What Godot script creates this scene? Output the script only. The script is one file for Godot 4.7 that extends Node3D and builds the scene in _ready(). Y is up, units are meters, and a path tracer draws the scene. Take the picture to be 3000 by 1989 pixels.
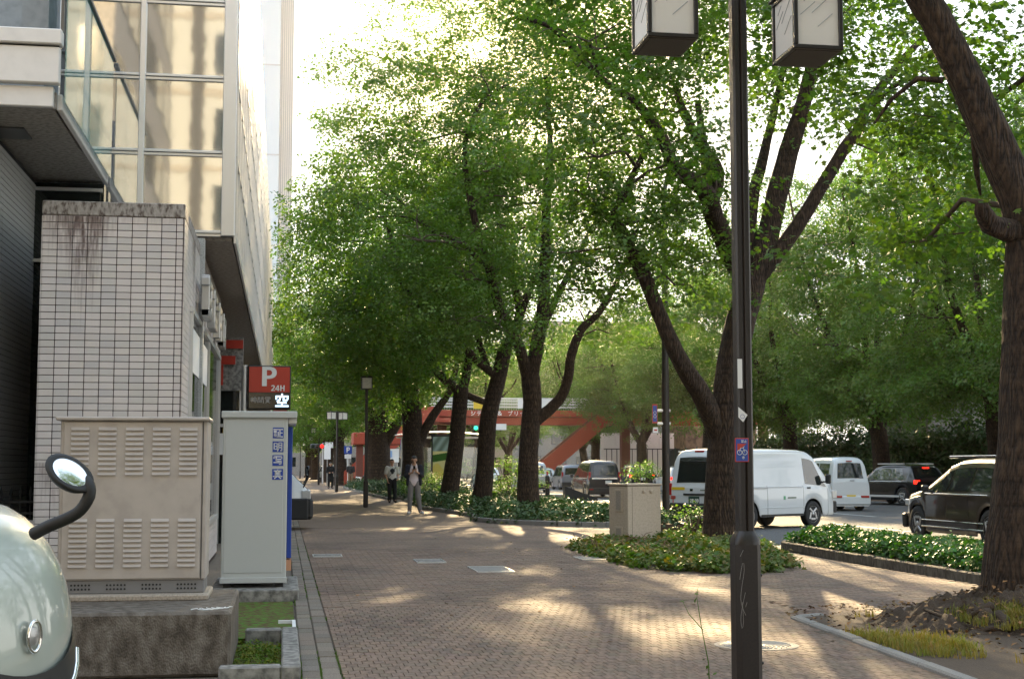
extends Node3D
# A tree-lined avenue pavement in the low evening sun. X runs across the street to the right, Z (written positive, away from the camera) along it, metres.

var M := {}
var used := {}
var rng := RandomNumberGenerator.new()

# ---------------------------------------------------------------- mesh builder
class MB:
	var v := PackedVector3Array()
	var n := PackedVector3Array()
	var c := PackedColorArray()
	var uv := PackedVector2Array()
	var ix := PackedInt32Array()
	var col := Color.WHITE

	func face(p: Array, out: Vector3) -> void:
		var nn: Vector3 = (p[2] - p[0]).cross(p[1] - p[0])
		var q := p
		if nn.dot(out) < 0.0:
			q = p.duplicate()
			q.reverse()
			nn = -nn
		nn = nn.normalized()
		var b := v.size()
		for i in q.size():
			v.append(q[i]); n.append(nn); c.append(col); uv.append(Vector2(q[i].x + q[i].z, q[i].y))
		for i in range(1, q.size() - 1):
			ix.append(b); ix.append(b + i); ix.append(b + i + 1)

	func box(ctr: Vector3, s: Vector3, bs := Basis.IDENTITY) -> void:
		var h := s * 0.5
		for ax in 3:
			var a1 := (ax + 1) % 3
			var a2 := (ax + 2) % 3
			for sg in [-1.0, 1.0]:
				var p := []
				for k in [[-1, -1], [1, -1], [1, 1], [-1, 1]]:
					var q := Vector3.ZERO
					q[ax] = h[ax] * sg; q[a1] = h[a1] * k[0]; q[a2] = h[a2] * k[1]
					p.append(ctr + bs * q)
				var o := Vector3.ZERO
				o[ax] = sg
				face(p, bs * o)

	# box with chamfered edges
	func bev(ctr: Vector3, s: Vector3, b: float, bs := Basis.IDENTITY) -> void:
		var h := s * 0.5
		var g := h - Vector3(b, b, b)
		for ax in 3:
			var a1 := (ax + 1) % 3
			var a2 := (ax + 2) % 3
			for sg in [-1.0, 1.0]:
				var p := []
				for k in [[-1, -1], [1, -1], [1, 1], [-1, 1]]:
					var q := Vector3.ZERO
					q[ax] = h[ax] * sg; q[a1] = g[a1] * k[0]; q[a2] = g[a2] * k[1]
					p.append(ctr + bs * q)
				var o := Vector3.ZERO
				o[ax] = sg
				face(p, bs * o)
			for s1 in [-1.0, 1.0]:
				for s2 in [-1.0, 1.0]:
					var p2 := []
					for e in [[0, -1.0], [0, 1.0], [1, 1.0], [1, -1.0]]:
						var q2 := Vector3.ZERO
						q2[ax] = g[ax] * e[1]
						if e[0] == 0:
							q2[a1] = h[a1] * s1; q2[a2] = g[a2] * s2
						else:
							q2[a1] = g[a1] * s1; q2[a2] = h[a2] * s2
						p2.append(ctr + bs * q2)
					var o2 := Vector3.ZERO
					o2[a1] = s1; o2[a2] = s2
					face(p2, bs * o2)
		for sx in [-1.0, 1.0]:
			for sy in [-1.0, 1.0]:
				for sz in [-1.0, 1.0]:
					var sv := Vector3(sx, sy, sz)
					face([ctr + bs * (Vector3(h.x, g.y, g.z) * sv), ctr + bs * (Vector3(g.x, h.y, g.z) * sv), ctr + bs * (Vector3(g.x, g.y, h.z) * sv)], bs * sv)

	# brick: top with chamfer and sides, no bottom
	func brick(x0: float, x1: float, z0: float, z1: float, y0: float, y1: float, b: float) -> void:
		var t := [Vector3(x0 + b, y1, z0 + b), Vector3(x1 - b, y1, z0 + b), Vector3(x1 - b, y1, z1 - b), Vector3(x0 + b, y1, z1 - b)]
		var m := [Vector3(x0, y1 - b, z0), Vector3(x1, y1 - b, z0), Vector3(x1, y1 - b, z1), Vector3(x0, y1 - b, z1)]
		face(t, Vector3.UP)
		var ctr := Vector3((x0 + x1) / 2, y0, (z0 + z1) / 2)
		for i in 4:
			var j := (i + 1) % 4
			var o: Vector3 = (m[i] + m[j]) / 2 - ctr
			face([t[i], t[j], m[j], m[i]], o)
			face([m[i], m[j], Vector3(m[j].x, y0, m[j].z), Vector3(m[i].x, y0, m[i].z)], o * Vector3(1, 0, 1))

	# convex-ish polygon outline (x,z) lifted from y0 to y1
	func slab(poly: PackedVector2Array, y0: float, y1: float, sides := true) -> void:
		var tr := Geometry2D.triangulate_polygon(poly)
		for i in range(0, tr.size(), 3):
			var a := poly[tr[i]]; var b := poly[tr[i + 1]]; var d := poly[tr[i + 2]]
			face([Vector3(a.x, y1, a.y), Vector3(b.x, y1, b.y), Vector3(d.x, y1, d.y)], Vector3.UP)
		if sides:
			var cw := Geometry2D.is_polygon_clockwise(poly)
			for i in poly.size():
				var a := poly[i]; var b := poly[(i + 1) % poly.size()]
				var nn := Vector2(b.y - a.y, a.x - b.x)
				if cw: nn = -nn
				face([Vector3(a.x, y0, a.y), Vector3(b.x, y0, b.y), Vector3(b.x, y1, b.y), Vector3(a.x, y1, a.y)], Vector3(nn.x, 0, nn.y))

	func smooth(v0: int, i0: int) -> void:
		var acc := PackedVector3Array()
		acc.resize(v.size() - v0)
		for i in range(i0, ix.size(), 3):
			var a := ix[i]; var b := ix[i + 1]; var d := ix[i + 2]
			var nn := (v[d] - v[a]).cross(v[b] - v[a])
			acc[a - v0] += nn; acc[b - v0] += nn; acc[d - v0] += nn
		for i in acc.size():
			n[v0 + i] = acc[i].normalized() if acc[i].length_squared() > 1e-18 else Vector3.UP

	# rows of points, smooth shaded; orientation fixed by hint point inside
	func grid(rows: Array, wrap: bool, inside: Vector3) -> void:
		var v0 := v.size(); var i0 := ix.size()
		var w: int = rows[0].size()
		for r in rows:
			for p in r:
				v.append(p); n.append(Vector3.UP); c.append(col); uv.append(Vector2.ZERO)
		for i in rows.size() - 1:
			for k in (w if wrap else w - 1):
				var k2 := (k + 1) % w
				var a := v0 + i * w + k; var b := v0 + i * w + k2; var d := v0 + (i + 1) * w + k; var e := v0 + (i + 1) * w + k2
				for t in [a, d, b, b, d, e]: ix.append(t)
		var vote := 0.0
		for i in range(i0, ix.size(), 3):
			var pa := v[ix[i]]
			var nn := (v[ix[i + 2]] - pa).cross(v[ix[i + 1]] - pa)
			vote += nn.dot(pa - inside)
		if vote < 0.0:
			for i in range(i0, ix.size(), 3):
				var t2 := ix[i + 1]; ix[i + 1] = ix[i + 2]; ix[i + 2] = t2
		smooth(v0, i0)

	func tube(p: Array, r: Array, sides := 8, cap := true, rough := 0.0, seed_ := 0.0) -> void:
		var v0 := v.size(); var i0 := ix.size()
		var m := p.size()
		var x := Vector3.ZERO
		var len_ := 0.0
		for i in m:
			var t: Vector3 = (p[mini(i + 1, m - 1)] - p[maxi(i - 1, 0)]).normalized()
			if i == 0:
				x = t.cross(Vector3.RIGHT if absf(t.x) < 0.8 else Vector3.UP).normalized()
			else:
				x = (x - t * x.dot(t)).normalized()
				len_ += (p[i] - p[i - 1]).length()
			var y := t.cross(x)
			for k in sides:
				var a := TAU * k / sides
				var rr: float = r[i]
				if rough > 0.0:
					rr *= 1.0 + rough * (sin(a * 3.0 + seed_ + len_ * 0.9) * 0.5 + sin(a * 5.0 - seed_ * 2.0 + len_ * 2.3) * 0.35 + sin(a * 8.0 + len_ * 4.1 + seed_ * 3.0) * 0.22)
				v.append(p[i] + (x * cos(a) + y * sin(a)) * rr); n.append(Vector3.UP); c.append(col); uv.append(Vector2(float(k) / sides, len_))
		for i in m - 1:
			for k in sides:
				var k2 := (k + 1) % sides
				var A := v0 + i * sides + k; var B := v0 + (i + 1) * sides + k; var C := v0 + i * sides + k2; var D := v0 + (i + 1) * sides + k2
				for t3 in [A, B, C, B, D, C]: ix.append(t3)
		smooth(v0, i0)
		if cap:
			for e in [0, m - 1]:
				var ring := []
				for k in sides: ring.append(v[v0 + e * sides + k])
				face(ring, (p[e] - p[1 if e == 0 else m - 2]))

	# profile of (radius, height) turned about the y axis of xf
	func lathe(prof: Array, sides: int, xf: Transform3D, sharp := false) -> void:
		var rows := []
		for q in prof:
			var row := []
			for k in sides:
				var a := TAU * k / sides
				row.append(xf * Vector3(q[0] * cos(a), q[1], -q[0] * sin(a)))
			rows.append(row)
		if sharp:
			for i in rows.size() - 1:
				grid([rows[i], rows[i + 1]], true, xf * Vector3(0, (prof[i][1] + prof[i + 1][1]) / 2, 0))
		else:
			grid(rows, true, xf * Vector3(0, (prof[0][1] + prof[-1][1]) / 2, 0))
		if prof[0][0] > 0.002: face(rows[0], -xf.basis.y)
		if prof[-1][0] > 0.002: face(rows[-1], xf.basis.y)

	# outline in a plane, extruded; pts are 2D, frame origin o, axes ux uy, normal un
	func extrude(poly: PackedVector2Array, o: Vector3, ux: Vector3, uy: Vector3, un: Vector3, d: float) -> void:
		var tr := Geometry2D.triangulate_polygon(poly)
		for i in range(0, tr.size(), 3):
			for sgn in [0.0, 1.0]:
				var q := []
				for k in 3: q.append(o + ux * poly[tr[i + k]].x + uy * poly[tr[i + k]].y + un * (d * sgn))
				face(q, un * (1.0 if sgn > 0.5 else -1.0) * signf(d))
		var cw := Geometry2D.is_polygon_clockwise(poly)
		for i in poly.size():
			var a := poly[i]; var b := poly[(i + 1) % poly.size()]
			var nn := Vector2(b.y - a.y, a.x - b.x) * (-1.0 if cw else 1.0)
			var pa := o + ux * a.x + uy * a.y; var pb := o + ux * b.x + uy * b.y
			face([pa, pb, pb + un * d, pa + un * d], ux * nn.x + uy * nn.y)

	func mesh() -> ArrayMesh:
		var a := []
		a.resize(Mesh.ARRAY_MAX)
		a[Mesh.ARRAY_VERTEX] = v; a[Mesh.ARRAY_NORMAL] = n; a[Mesh.ARRAY_COLOR] = c; a[Mesh.ARRAY_TEX_UV] = uv; a[Mesh.ARRAY_INDEX] = ix
		var m := ArrayMesh.new()
		if v.size(): m.add_surface_from_arrays(Mesh.PRIMITIVE_TRIANGLES, a)
		return m

# ---------------------------------------------------------------- scene helpers
func w(x: float, y: float, z: float) -> Vector3:
	return Vector3(x, y, -z)

func numbered(called: String) -> String:
	if not used.has(called):
		used[called] = 0
		return called
	used[called] += 1
	return "%s_%03d" % [called, used[called]]

func tag(o: Node, label: String, cat: String, group := "", kind := "") -> Node:
	o.set_meta("label", label)
	if cat: o.set_meta("category", cat)
	if group: o.set_meta("group", group)
	if kind: o.set_meta("kind", kind)
	return o

func thing(called: String, label: String, cat: String, at := Vector3.ZERO, turn := 0.0, group := "") -> Node3D:
	var o := Node3D.new()
	o.name = numbered(called)
	add_child(o)
	o.position = at
	o.rotation.y = turn
	tag(o, label, cat, group)
	return o

func obj(called: String, m, mat: Material, parent: Node = null) -> MeshInstance3D:
	var o := MeshInstance3D.new()
	o.mesh = m.mesh() if m is MB else m
	o.material_override = mat
	if parent == null:
		o.name = numbered(called)
		add_child(o)
	else:
		o.name = called
		parent.add_child(o, true)
	return o

func struct(called: String, m, mat: Material) -> MeshInstance3D:
	var o := obj(called, m, mat)
	o.set_meta("kind", "structure")
	return o

func bx(called: String, parent: Node, mat: Material, ctr: Vector3, s: Vector3, b := 0.0) -> MeshInstance3D:
	var m := MB.new()
	if b > 0.0: m.bev(ctr, s, b)
	else: m.box(ctr, s)
	return obj(called, m, mat, parent)

func rnd(a: float, b: float) -> float:
	return rng.randf_range(a, b)

# colour given as linear reflectance
func lin(r: float, g: float, b: float) -> Color:
	return Color(r, g, b).linear_to_srgb()

func mat(col: Color, rough := 0.8, metal := 0.0, spec := 0.5) -> StandardMaterial3D:
	var m := StandardMaterial3D.new()
	m.albedo_color = col
	m.roughness = rough
	m.metallic = metal
	m.metallic_specular = spec
	return m

func ntex(freq: float, oct: int, cols: Array, offs: Array, sd: int, size := 512, type := FastNoiseLite.TYPE_SIMPLEX_SMOOTH) -> NoiseTexture2D:
	var fn := FastNoiseLite.new()
	fn.noise_type = type
	fn.frequency = freq
	fn.fractal_octaves = oct
	fn.fractal_gain = 0.55
	fn.seed = sd
	var t := NoiseTexture2D.new()
	t.width = size
	t.height = size
	t.seamless = true
	t.noise = fn
	var g := Gradient.new()
	g.offsets = PackedFloat32Array(offs)
	g.colors = PackedColorArray(cols)
	t.color_ramp = g
	return t

func ntex_n(freq: float, oct: int, sd: int, bump: float, size := 512) -> NoiseTexture2D:
	var fn := FastNoiseLite.new()
	fn.frequency = freq
	fn.fractal_octaves = oct
	fn.seed = sd
	var t := NoiseTexture2D.new()
	t.width = size
	t.height = size
	t.seamless = true
	t.noise = fn
	t.as_normal_map = true
	t.bump_strength = bump
	return t

# mottled surface in world space: albedo noise (grey multiplier) + fine relief
func mottled(base: Color, tex: Texture2D, scale: Vector3, rough := 0.85, nrm: Texture2D = null, nscale := 0.5, world := true) -> StandardMaterial3D:
	var m := mat(base, rough)
	m.albedo_texture = tex
	m.uv1_triplanar = true
	m.uv1_world_triplanar = world
	m.uv1_scale = scale
	if nrm:
		m.normal_enabled = true
		m.normal_texture = nrm
		m.normal_scale = nscale
	return m

func grey(x: float) -> Color:
	return Color(x, x, x)

# ---------------------------------------------------------------- stroke lettering (segments on a 10 x 10 grid, y up)
const GLYPH := {
	"証": [[0,9,3,9],[.3,7.3,2.7,7.3],[.3,5.7,2.7,5.7],[.5,4,2.5,4],[.5,4,.5,1],[2.5,4,2.5,1],[.5,1,2.5,1],[4,9,10,9],[7,9,7,.5],[7,5,9.5,5],[5,6,5,.5],[3.8,.5,10,.5]],
	"明": [[.5,9,4,9],[.5,5.5,4,5.5],[.5,2,4,2],[.5,9,.5,2],[4,9,4,2],[5.8,9.5,9.5,9.5],[5.8,6.7,9.5,6.7],[5.8,4,9.5,4],[9.5,9.5,9.5,.5],[5.8,9.5,5.8,3],[5.8,3,4.6,.3],[9.5,.5,8.3,.5]],
	"写": [[.5,9.5,9.5,9.5],[.5,9.5,.5,7.5],[9.5,9.5,9.5,7.5],[3,8.3,3,4.5],[3,6.5,8.3,6.5],[3,4.5,9,4.5],[9,4.5,8.6,.8],[8.6,.8,7,.8],[.5,2.7,7.5,2.7]],
	"真": [[5,10,5,8],[1,9,9,9],[2.2,7.8,7.8,7.8],[2.2,7.8,2.2,2.8],[7.8,7.8,7.8,2.8],[2.2,6.2,7.8,6.2],[2.2,4.6,7.8,4.6],[0,2.6,10,2.6],[3.4,1.8,1.5,.3],[6.6,1.8,8.5,.3]],
	"時": [[.3,8.5,3,8.5],[.3,5.5,3,5.5],[.3,2.3,3,2.3],[.3,8.5,.3,2.3],[3,8.5,3,2.3],[7,10,7,5.8],[4.5,8,9.5,8],[4,5.8,10,5.8],[4,3.8,10,3.8],[8.5,5.8,8.5,.5],[8.5,.5,7.3,.5],[5.3,2.9,6.2,1.8]],
	"間": [[.5,9.5,.5,.3],[.5,9.5,4,9.5],[.5,7.9,4,7.9],[.5,6.4,4,6.4],[4,9.5,4,6.4],[6,9.5,9.5,9.5],[6,7.9,9.5,7.9],[6,6.4,9.5,6.4],[6,9.5,6,6.4],[9.5,9.5,9.5,.3],[3.2,4.9,6.8,4.9],[3.2,3,6.8,3],[3.2,1.1,6.8,1.1],[3.2,4.9,3.2,1.1],[6.8,4.9,6.8,1.1]],
	"貸": [[2.2,10,.5,8],[1.4,9,1.4,6.6],[3.2,8.6,9.4,8.9],[5.5,10,7,7.6],[7,7.6,9.6,6.9],[8,9.9,8.8,9.3],[2.4,6.2,7.6,6.2],[2.4,6.2,2.4,1.8],[7.6,6.2,7.6,1.8],[2.4,4.7,7.6,4.7],[2.4,3.2,7.6,3.2],[2.4,1.8,7.6,1.8],[3.6,1.4,1.8,.2],[6.4,1.4,8.4,.2]],
	"空": [[5,10,5,8.6],[.6,8.4,9.4,8.4],[.6,8.4,.6,6.5],[9.4,8.4,9.4,6.5],[3.6,7.6,3,5.6],[3,5.6,1.6,4.6],[6.2,7.6,6.2,5.4],[6.2,5.4,8.6,5.4],[2,3.4,8,3.4],[5,3.4,5,.8],[.4,.8,9.6,.8]],
	"シ": [[1,9,3.2,7.8],[.5,6,2.8,4.8],[1,.8,6,2.5],[6,2.5,9.5,8]],
	"テ": [[2,9,8,9],[.5,6,9.5,6],[5.5,6,5,3],[5,3,3,.5]],
	"ノ": [[8.5,9.5,6,4],[6,4,1.5,.5]],
	"ロ": [[1,8.5,9,8.5],[1,8.5,1,1],[9,8.5,9,1],[1,1,9,1]],
	"ブ": [[.8,8,8,8],[8,8,6.5,3.5],[6.5,3.5,3,.5],[8,10,8.8,9],[9.2,10.2,10,9.2]],
	"リ": [[2,9,2,4],[8,9.5,8,4],[8,4,5,.5]],
	"ッ": [[1.5,6.5,2.5,4.5],[4.3,7,5.2,5],[9,6.5,7.5,3],[7.5,3,4,.5]],
	"ジ": [[1,9,3.2,7.8],[.5,6,2.8,4.8],[1,.8,6,2.5],[6,2.5,9,7],[7.5,10,8.3,9],[9,10,9.8,9]],
	"〒": [[1,9,9,9],[1,6.5,9,6.5],[5,6.5,5,.5]],
	"市": [[5,10,5,8.3],[.5,8.3,9.5,8.3],[1.8,6,8.2,6],[1.8,6,1.8,1.5],[8.2,6,8.2,1.8],[5,8.3,5,0]],
	"止": [[5,9.5,5,.6],[5,5.5,8.8,5.5],[2,6.5,2,.6],[.4,.6,9.6,.6]],
	"禁": [[.6,8.6,4.4,8.6],[2.5,10,2.5,6],[5.6,8.6,9.4,8.6],[7.5,10,7.5,6],[2.5,5,7.5,5],[.8,3.3,9.2,3.3],[5,3.3,5,.3],[2.8,2.4,1.4,.8],[7.2,2.4,8.6,.8]],
}

func glyphs(m: MB, text: String, o: Vector3, ux: Vector3, uy: Vector3, size: float, adv: Vector3, stroke := 0.09, depth := 0.004) -> void:
	var un := ux.cross(uy).normalized()
	for i in text.length():
		var at := o + adv * i
		for s in GLYPH.get(text[i], []):
			var a: Vector3 = at + ux * (s[0] * 0.1 * size) + uy * (s[1] * 0.1 * size)
			var b: Vector3 = at + ux * (s[2] * 0.1 * size) + uy * (s[3] * 0.1 * size)
			var d := (b - a).normalized()
			var h := un.cross(d) * (stroke * size * 0.5)
			a -= d * (stroke * size * 0.5); b += d * (stroke * size * 0.5)
			m.face([a - h + un * depth, a + h + un * depth, b + h + un * depth, b - h + un * depth], un)
			for e in [[a - h, b - h, -h], [a + h, b + h, h]]:
				m.face([e[0], e[1], e[1] + un * depth, e[0] + un * depth], e[2])

func text_mesh(t: String, h: float, bold := true, depth := 0.004) -> TextMesh:
	var f := SystemFont.new()
	f.font_names = PackedStringArray(["Droid Sans"])
	f.font_weight = 700 if bold else 400
	var tm := TextMesh.new()
	tm.text = t
	tm.font = f
	tm.font_size = 64
	tm.pixel_size = h / 47.0
	tm.depth = depth
	return tm

func _ready() -> void:
	# camera: about eye height, turned 9 degrees from the street towards the road, slightly upwards
	var cam := Camera3D.new()
	cam.name = "camera"
	add_child(cam)
	cam.position = Vector3(0, 1.41, 0)
	cam.rotation_degrees = Vector3(5.125, -9.09, 0)
	cam.fov = 26.73
	cam.near = 0.1
	cam.far = 2000.0
	cam.current = true
	# sky, sun and exposure: low sun straight ahead, seen through the crowns
	var sky := ProceduralSkyMaterial.new()
	sky.sky_top_color = Color(0.72, 0.79, 0.87)
	sky.sky_horizon_color = Color(1.0, 0.975, 0.93)
	sky.sky_curve = 0.25
	sky.ground_bottom_color = Color(0.3, 0.28, 0.25)
	sky.ground_horizon_color = Color(0.85, 0.83, 0.78)
	sky.sun_angle_max = 40.0
	sky.sun_curve = 0.12
	var sk := Sky.new()
	sk.sky_material = sky
	var env := Environment.new()
	env.background_mode = Environment.BG_SKY
	env.sky = sk
	env.background_energy_multiplier = 0.7
	env.tonemap_mode = Environment.TONE_MAPPER_LINEAR
	env.tonemap_exposure = 4.2
	env.sdfgi_enabled = true
	env.ssao_enabled = true
	env.ssil_enabled = true
	var we := WorldEnvironment.new()
	we.name = "environment"
	we.environment = env
	add_child(we)
	var sun := DirectionalLight3D.new()
	sun.name = "sun"
	add_child(sun)
	sun.light_color = Color(1.0, 0.88, 0.68)
	sun.light_energy = 1.6
	sun.light_angular_distance = 0.5
	sun.shadow_enabled = true
	sun.look_at_from_position(w(0.158, 0.284, 0.946) * 100.0, Vector3.ZERO)
	# thin bright haze in the low sun
	if HAZE > 0.0:
		env.volumetric_fog_enabled = true
		env.volumetric_fog_density = HAZE
		env.volumetric_fog_albedo = Color(1.0, 0.98, 0.93)
		env.volumetric_fog_anisotropy = 0.9
	make_materials()
	build_ground()
	office_building()
	tiled_annex()
	tower()
	build_trees()
	build_beds()
	footer()

func footer() -> void:
	transformer()
	photo_booth()
	parking_sign()
	lot_kerbs()
	manhole_and_hatches()
	build_cars()
	micro_car()
	build_furniture()
	build_people()

const HAZE := 0.00005

# ---------------------------------------------------------------- materials
func make_materials() -> void:
	var fine := ntex(0.09, 4, [grey(0.62), grey(0.86), grey(1.0)], [0.0, 0.5, 1.0], 3)
	var coarse := ntex(0.012, 5, [grey(0.55), grey(0.85), grey(1.0)], [0.15, 0.5, 0.85], 5)
	var grit := ntex(0.35, 2, [grey(0.5), grey(0.85), grey(1.0)], [0.2, 0.5, 0.9], 7)
	var gritn := ntex_n(0.3, 3, 11, 3.0)
	var bumpn := ntex_n(0.05, 4, 13, 4.0)
	M.fine = fine; M.coarse = coarse; M.grit = grit; M.gritn = gritn; M.bumpn = bumpn
	M.asphalt = mottled(lin(0.13, 0.128, 0.125), grit, Vector3(0.9, 0.9, 0.9), 0.9, gritn, 0.6)
	M.apron = mottled(lin(0.25, 0.2, 0.15), grit, Vector3(0.45, 0.45, 0.45), 0.92, gritn, 0.5)
	M.joint = mottled(lin(0.11, 0.085, 0.062), fine, Vector3(1, 1, 1), 0.95)
	var pv := mottled(lin(0.265, 0.178, 0.125), ntex(0.05, 5, [grey(0.6), grey(0.88), grey(1.0)], [0.1, 0.5, 0.9], 19), Vector3(0.6, 0.6, 0.6), 0.85, gritn, 0.35)
	pv.vertex_color_use_as_albedo = true
	M.paver = pv
	M.paving = mottled(lin(0.25, 0.172, 0.12), grit, Vector3(0.5, 0.5, 0.5), 0.9, gritn, 0.4)
	var ks := mottled(lin(0.28, 0.23, 0.18), fine, Vector3(1.2, 1.2, 1.2), 0.9, gritn, 0.5)
	ks.vertex_color_use_as_albedo = true
	M.kerb = ks
	M.kerb_pale = mottled(lin(0.33, 0.31, 0.28), fine, Vector3(1.4, 1.4, 1.4), 0.9, gritn, 0.4)
	M.concrete = mottled(lin(0.3, 0.285, 0.26), ntex(0.02, 5, [grey(0.62), grey(0.85), grey(1.0)], [0.2, 0.5, 0.8], 23), Vector3(0.9, 0.9, 0.9), 0.92, gritn, 0.4)
	# stained old plinth: streaks run down it
	M.plinth = mottled(lin(0.17, 0.15, 0.13), ntex(0.03, 6, [Color(0.6, 0.57, 0.54), Color(0.78, 0.76, 0.73), Color(0.9, 0.89, 0.87), grey(1.0)], [0.15, 0.42, 0.62, 0.9], 29), Vector3(0.55, 0.3, 0.55), 0.93, gritn, 0.5)
	M.mortar = mottled(lin(0.46, 0.4, 0.33), fine, Vector3(1, 1, 1), 0.9)
	M.soil = mottled(lin(0.12, 0.08, 0.05), grit, Vector3(1.2, 1.2, 1.2), 0.97, bumpn, 0.8)
	M.moss = mottled(lin(0.16, 0.16, 0.05), ntex(0.03, 5, [Color(0.7, 0.5, 0.5), Color(0.75, 0.75, 0.4), Color(0.6, 1.0, 0.15)], [0.3, 0.48, 0.7], 31), Vector3(0.6, 0.6, 0.6), 0.97, bumpn, 1.0)
	# glazed white tile; soot runs down from the coping in streaks (one 2.56 m square of print in world space)
	var im := Image.create(256, 256, false, Image.FORMAT_RGB8)
	var sn := FastNoiseLite.new()
	sn.frequency = 0.06
	sn.fractal_octaves = 4
	for px in 256:
		var xm := -2.56 + px * 0.01
		var band := exp(-pow((xm + 2.08) / 0.2, 2.0)) + 0.25 * exp(-pow((xm + 2.4) / 0.08, 2.0)) + 0.12
		var ln := band * (0.9 + 1.1 * absf(sn.get_noise_2d(px * 4.0, 7.0))) * 85.0
		for py in 256:
			var f := clampf(1.0 - py / maxf(ln, 1.0), 0.0, 1.0)
			var st := pow(f, 1.3) * (0.55 + 0.9 * sn.get_noise_2d(px * 5.0, py * 0.5)) * minf(1.0, band * 1.3)
			im.set_pixel(px, py, Color(1, 1, 1).lerp(Color(0.22, 0.14, 0.14), clampf(st, 0.0, 0.85)))
	var tl := mat(lin(0.66, 0.6, 0.57), 0.38)
	tl.vertex_color_use_as_albedo = true
	tl.albedo_texture = ImageTexture.create_from_image(im)
	tl.uv1_triplanar = true
	tl.uv1_world_triplanar = true
	tl.uv1_scale = Vector3(1 / 2.56, 1 / 2.56, 1 / 2.56)
	tl.uv1_offset = Vector3(0, -4.02 / 2.56, 0.37)
	M.tile = tl
	M.grout = mottled(lin(0.085, 0.05, 0.042), fine, Vector3(1, 1, 1), 0.95)
	M.dark_tile = mottled(lin(0.58, 0.58, 0.56), fine, Vector3(0.6, 2, 0.6), 0.6)
	M.dark_joint = mat(lin(0.03, 0.03, 0.03), 0.95)
	M.coping = mottled(lin(0.42, 0.38, 0.34), ntex(0.03, 5, [Color(0.5, 0.45, 0.43), grey(0.85), grey(1.0)], [0.2, 0.45, 0.8], 37), Vector3(1.3, 0.6, 1.3), 0.9)
	M.white_panel = mottled(lin(0.7, 0.67, 0.63), ntex(0.05, 4, [grey(0.96), grey(0.985), grey(1.0)], [0.1, 0.5, 0.9], 61), Vector3(0.2, 0.2, 0.2), 0.55)
	M.soffit = mottled(lin(0.42, 0.38, 0.33), fine, Vector3(0.3, 0.3, 0.3), 0.8)
	M.alu = mat(lin(0.62, 0.62, 0.62), 0.35, 0.55)
	M.alu_dark = mat(lin(0.1, 0.1, 0.1), 0.4, 0.5)
	var cg := mat(lin(0.62, 0.62, 0.62), 0.035, 0.82)
	cg.normal_enabled = true
	cg.normal_texture = ntex_n(0.006, 2, 41, 1.6)
	cg.normal_scale = 0.035
	cg.uv1_triplanar = true
	cg.uv1_world_triplanar = true
	cg.uv1_scale = Vector3(0.8, 0.8, 0.8)
	M.coated = cg
	var fg := mat(lin(0.6, 0.62, 0.64), 0.05, 0.75)
	M.facade_glass = fg
	M.dark_glass = mat(lin(0.012, 0.016, 0.015), 0.04, 0.0, 0.6)
	var pane := mat(Color(0.32, 0.62, 0.62, 0.42), 0.02)
	pane.transparency = BaseMaterial3D.TRANSPARENCY_ALPHA
	M.pane = pane
	var pane2 := mat(Color(0.4, 0.5, 0.47, 0.15), 0.02)
	pane2.transparency = BaseMaterial3D.TRANSPARENCY_ALPHA
	M.clear = pane2
	M.black = mat(lin(0.012, 0.012, 0.012), 0.6)
	M.rubber = mat(lin(0.02, 0.02, 0.02), 0.85)
	M.black_gloss = mat(lin(0.008, 0.008, 0.009), 0.12, 0.0, 0.6)
	M.chrome = mat(lin(0.75, 0.75, 0.74), 0.08, 1.0)
	M.steel = mat(lin(0.45, 0.45, 0.45), 0.4, 0.8)
	M.white = mat(lin(0.75, 0.75, 0.73), 0.5)
	M.white_print = mat(lin(0.7, 0.7, 0.68), 0.6)
	M.red = mat(lin(0.42, 0.035, 0.02), 0.35)
	M.red_paint = mottled(lin(0.46, 0.07, 0.03), fine, Vector3(0.3, 0.3, 0.3), 0.55)
	M.rust = mottled(lin(0.2, 0.06, 0.035), fine, Vector3(0.5, 0.5, 0.5), 0.7)
	M.blue = mat(lin(0.012, 0.05, 0.3), 0.45)
	M.blue_sign = mat(lin(0.02, 0.06, 0.3), 0.4)
	M.yellow = mat(lin(0.62, 0.42, 0.02), 0.5)
	M.cabinet = mottled(lin(0.42, 0.38, 0.345), ntex(0.015, 4, [grey(0.93), grey(0.98), grey(1.0)], [0.2, 0.5, 0.8], 43), Vector3(0.5, 0.5, 0.5), 0.5)
	M.cabinet_grey = mat(lin(0.17, 0.17, 0.175), 0.6)
	M.booth = mottled(lin(0.5, 0.52, 0.5), ntex(0.5, 2, [grey(0.9), grey(1.0)], [0.2, 0.8], 47), Vector3(1, 1, 1), 0.5)
	M.lamp_paint = mottled(lin(0.018, 0.011, 0.008), fine, Vector3(1, 1, 1), 0.42)
	M.lantern_base = mottled(lin(0.1, 0.085, 0.07), grit, Vector3(2, 2, 2), 0.6)
	var fr := mat(lin(0.92, 0.9, 0.86), 0.6)
	fr.backlight_enabled = true
	fr.backlight = Color(1.0, 0.98, 0.95)
	M.frosted = fr
	M.bark = bark_mat(lin(0.09, 0.062, 0.042), 51)
	M.twig = mat(lin(0.07, 0.05, 0.035), 0.9)
	M.box_beige = mottled(lin(0.52, 0.43, 0.33), ntex(0.05, 4, [grey(0.88), grey(0.96), grey(1.0)], [0.1, 0.5, 0.9], 67), Vector3(0.8, 0.8, 0.8), 0.6)
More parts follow.
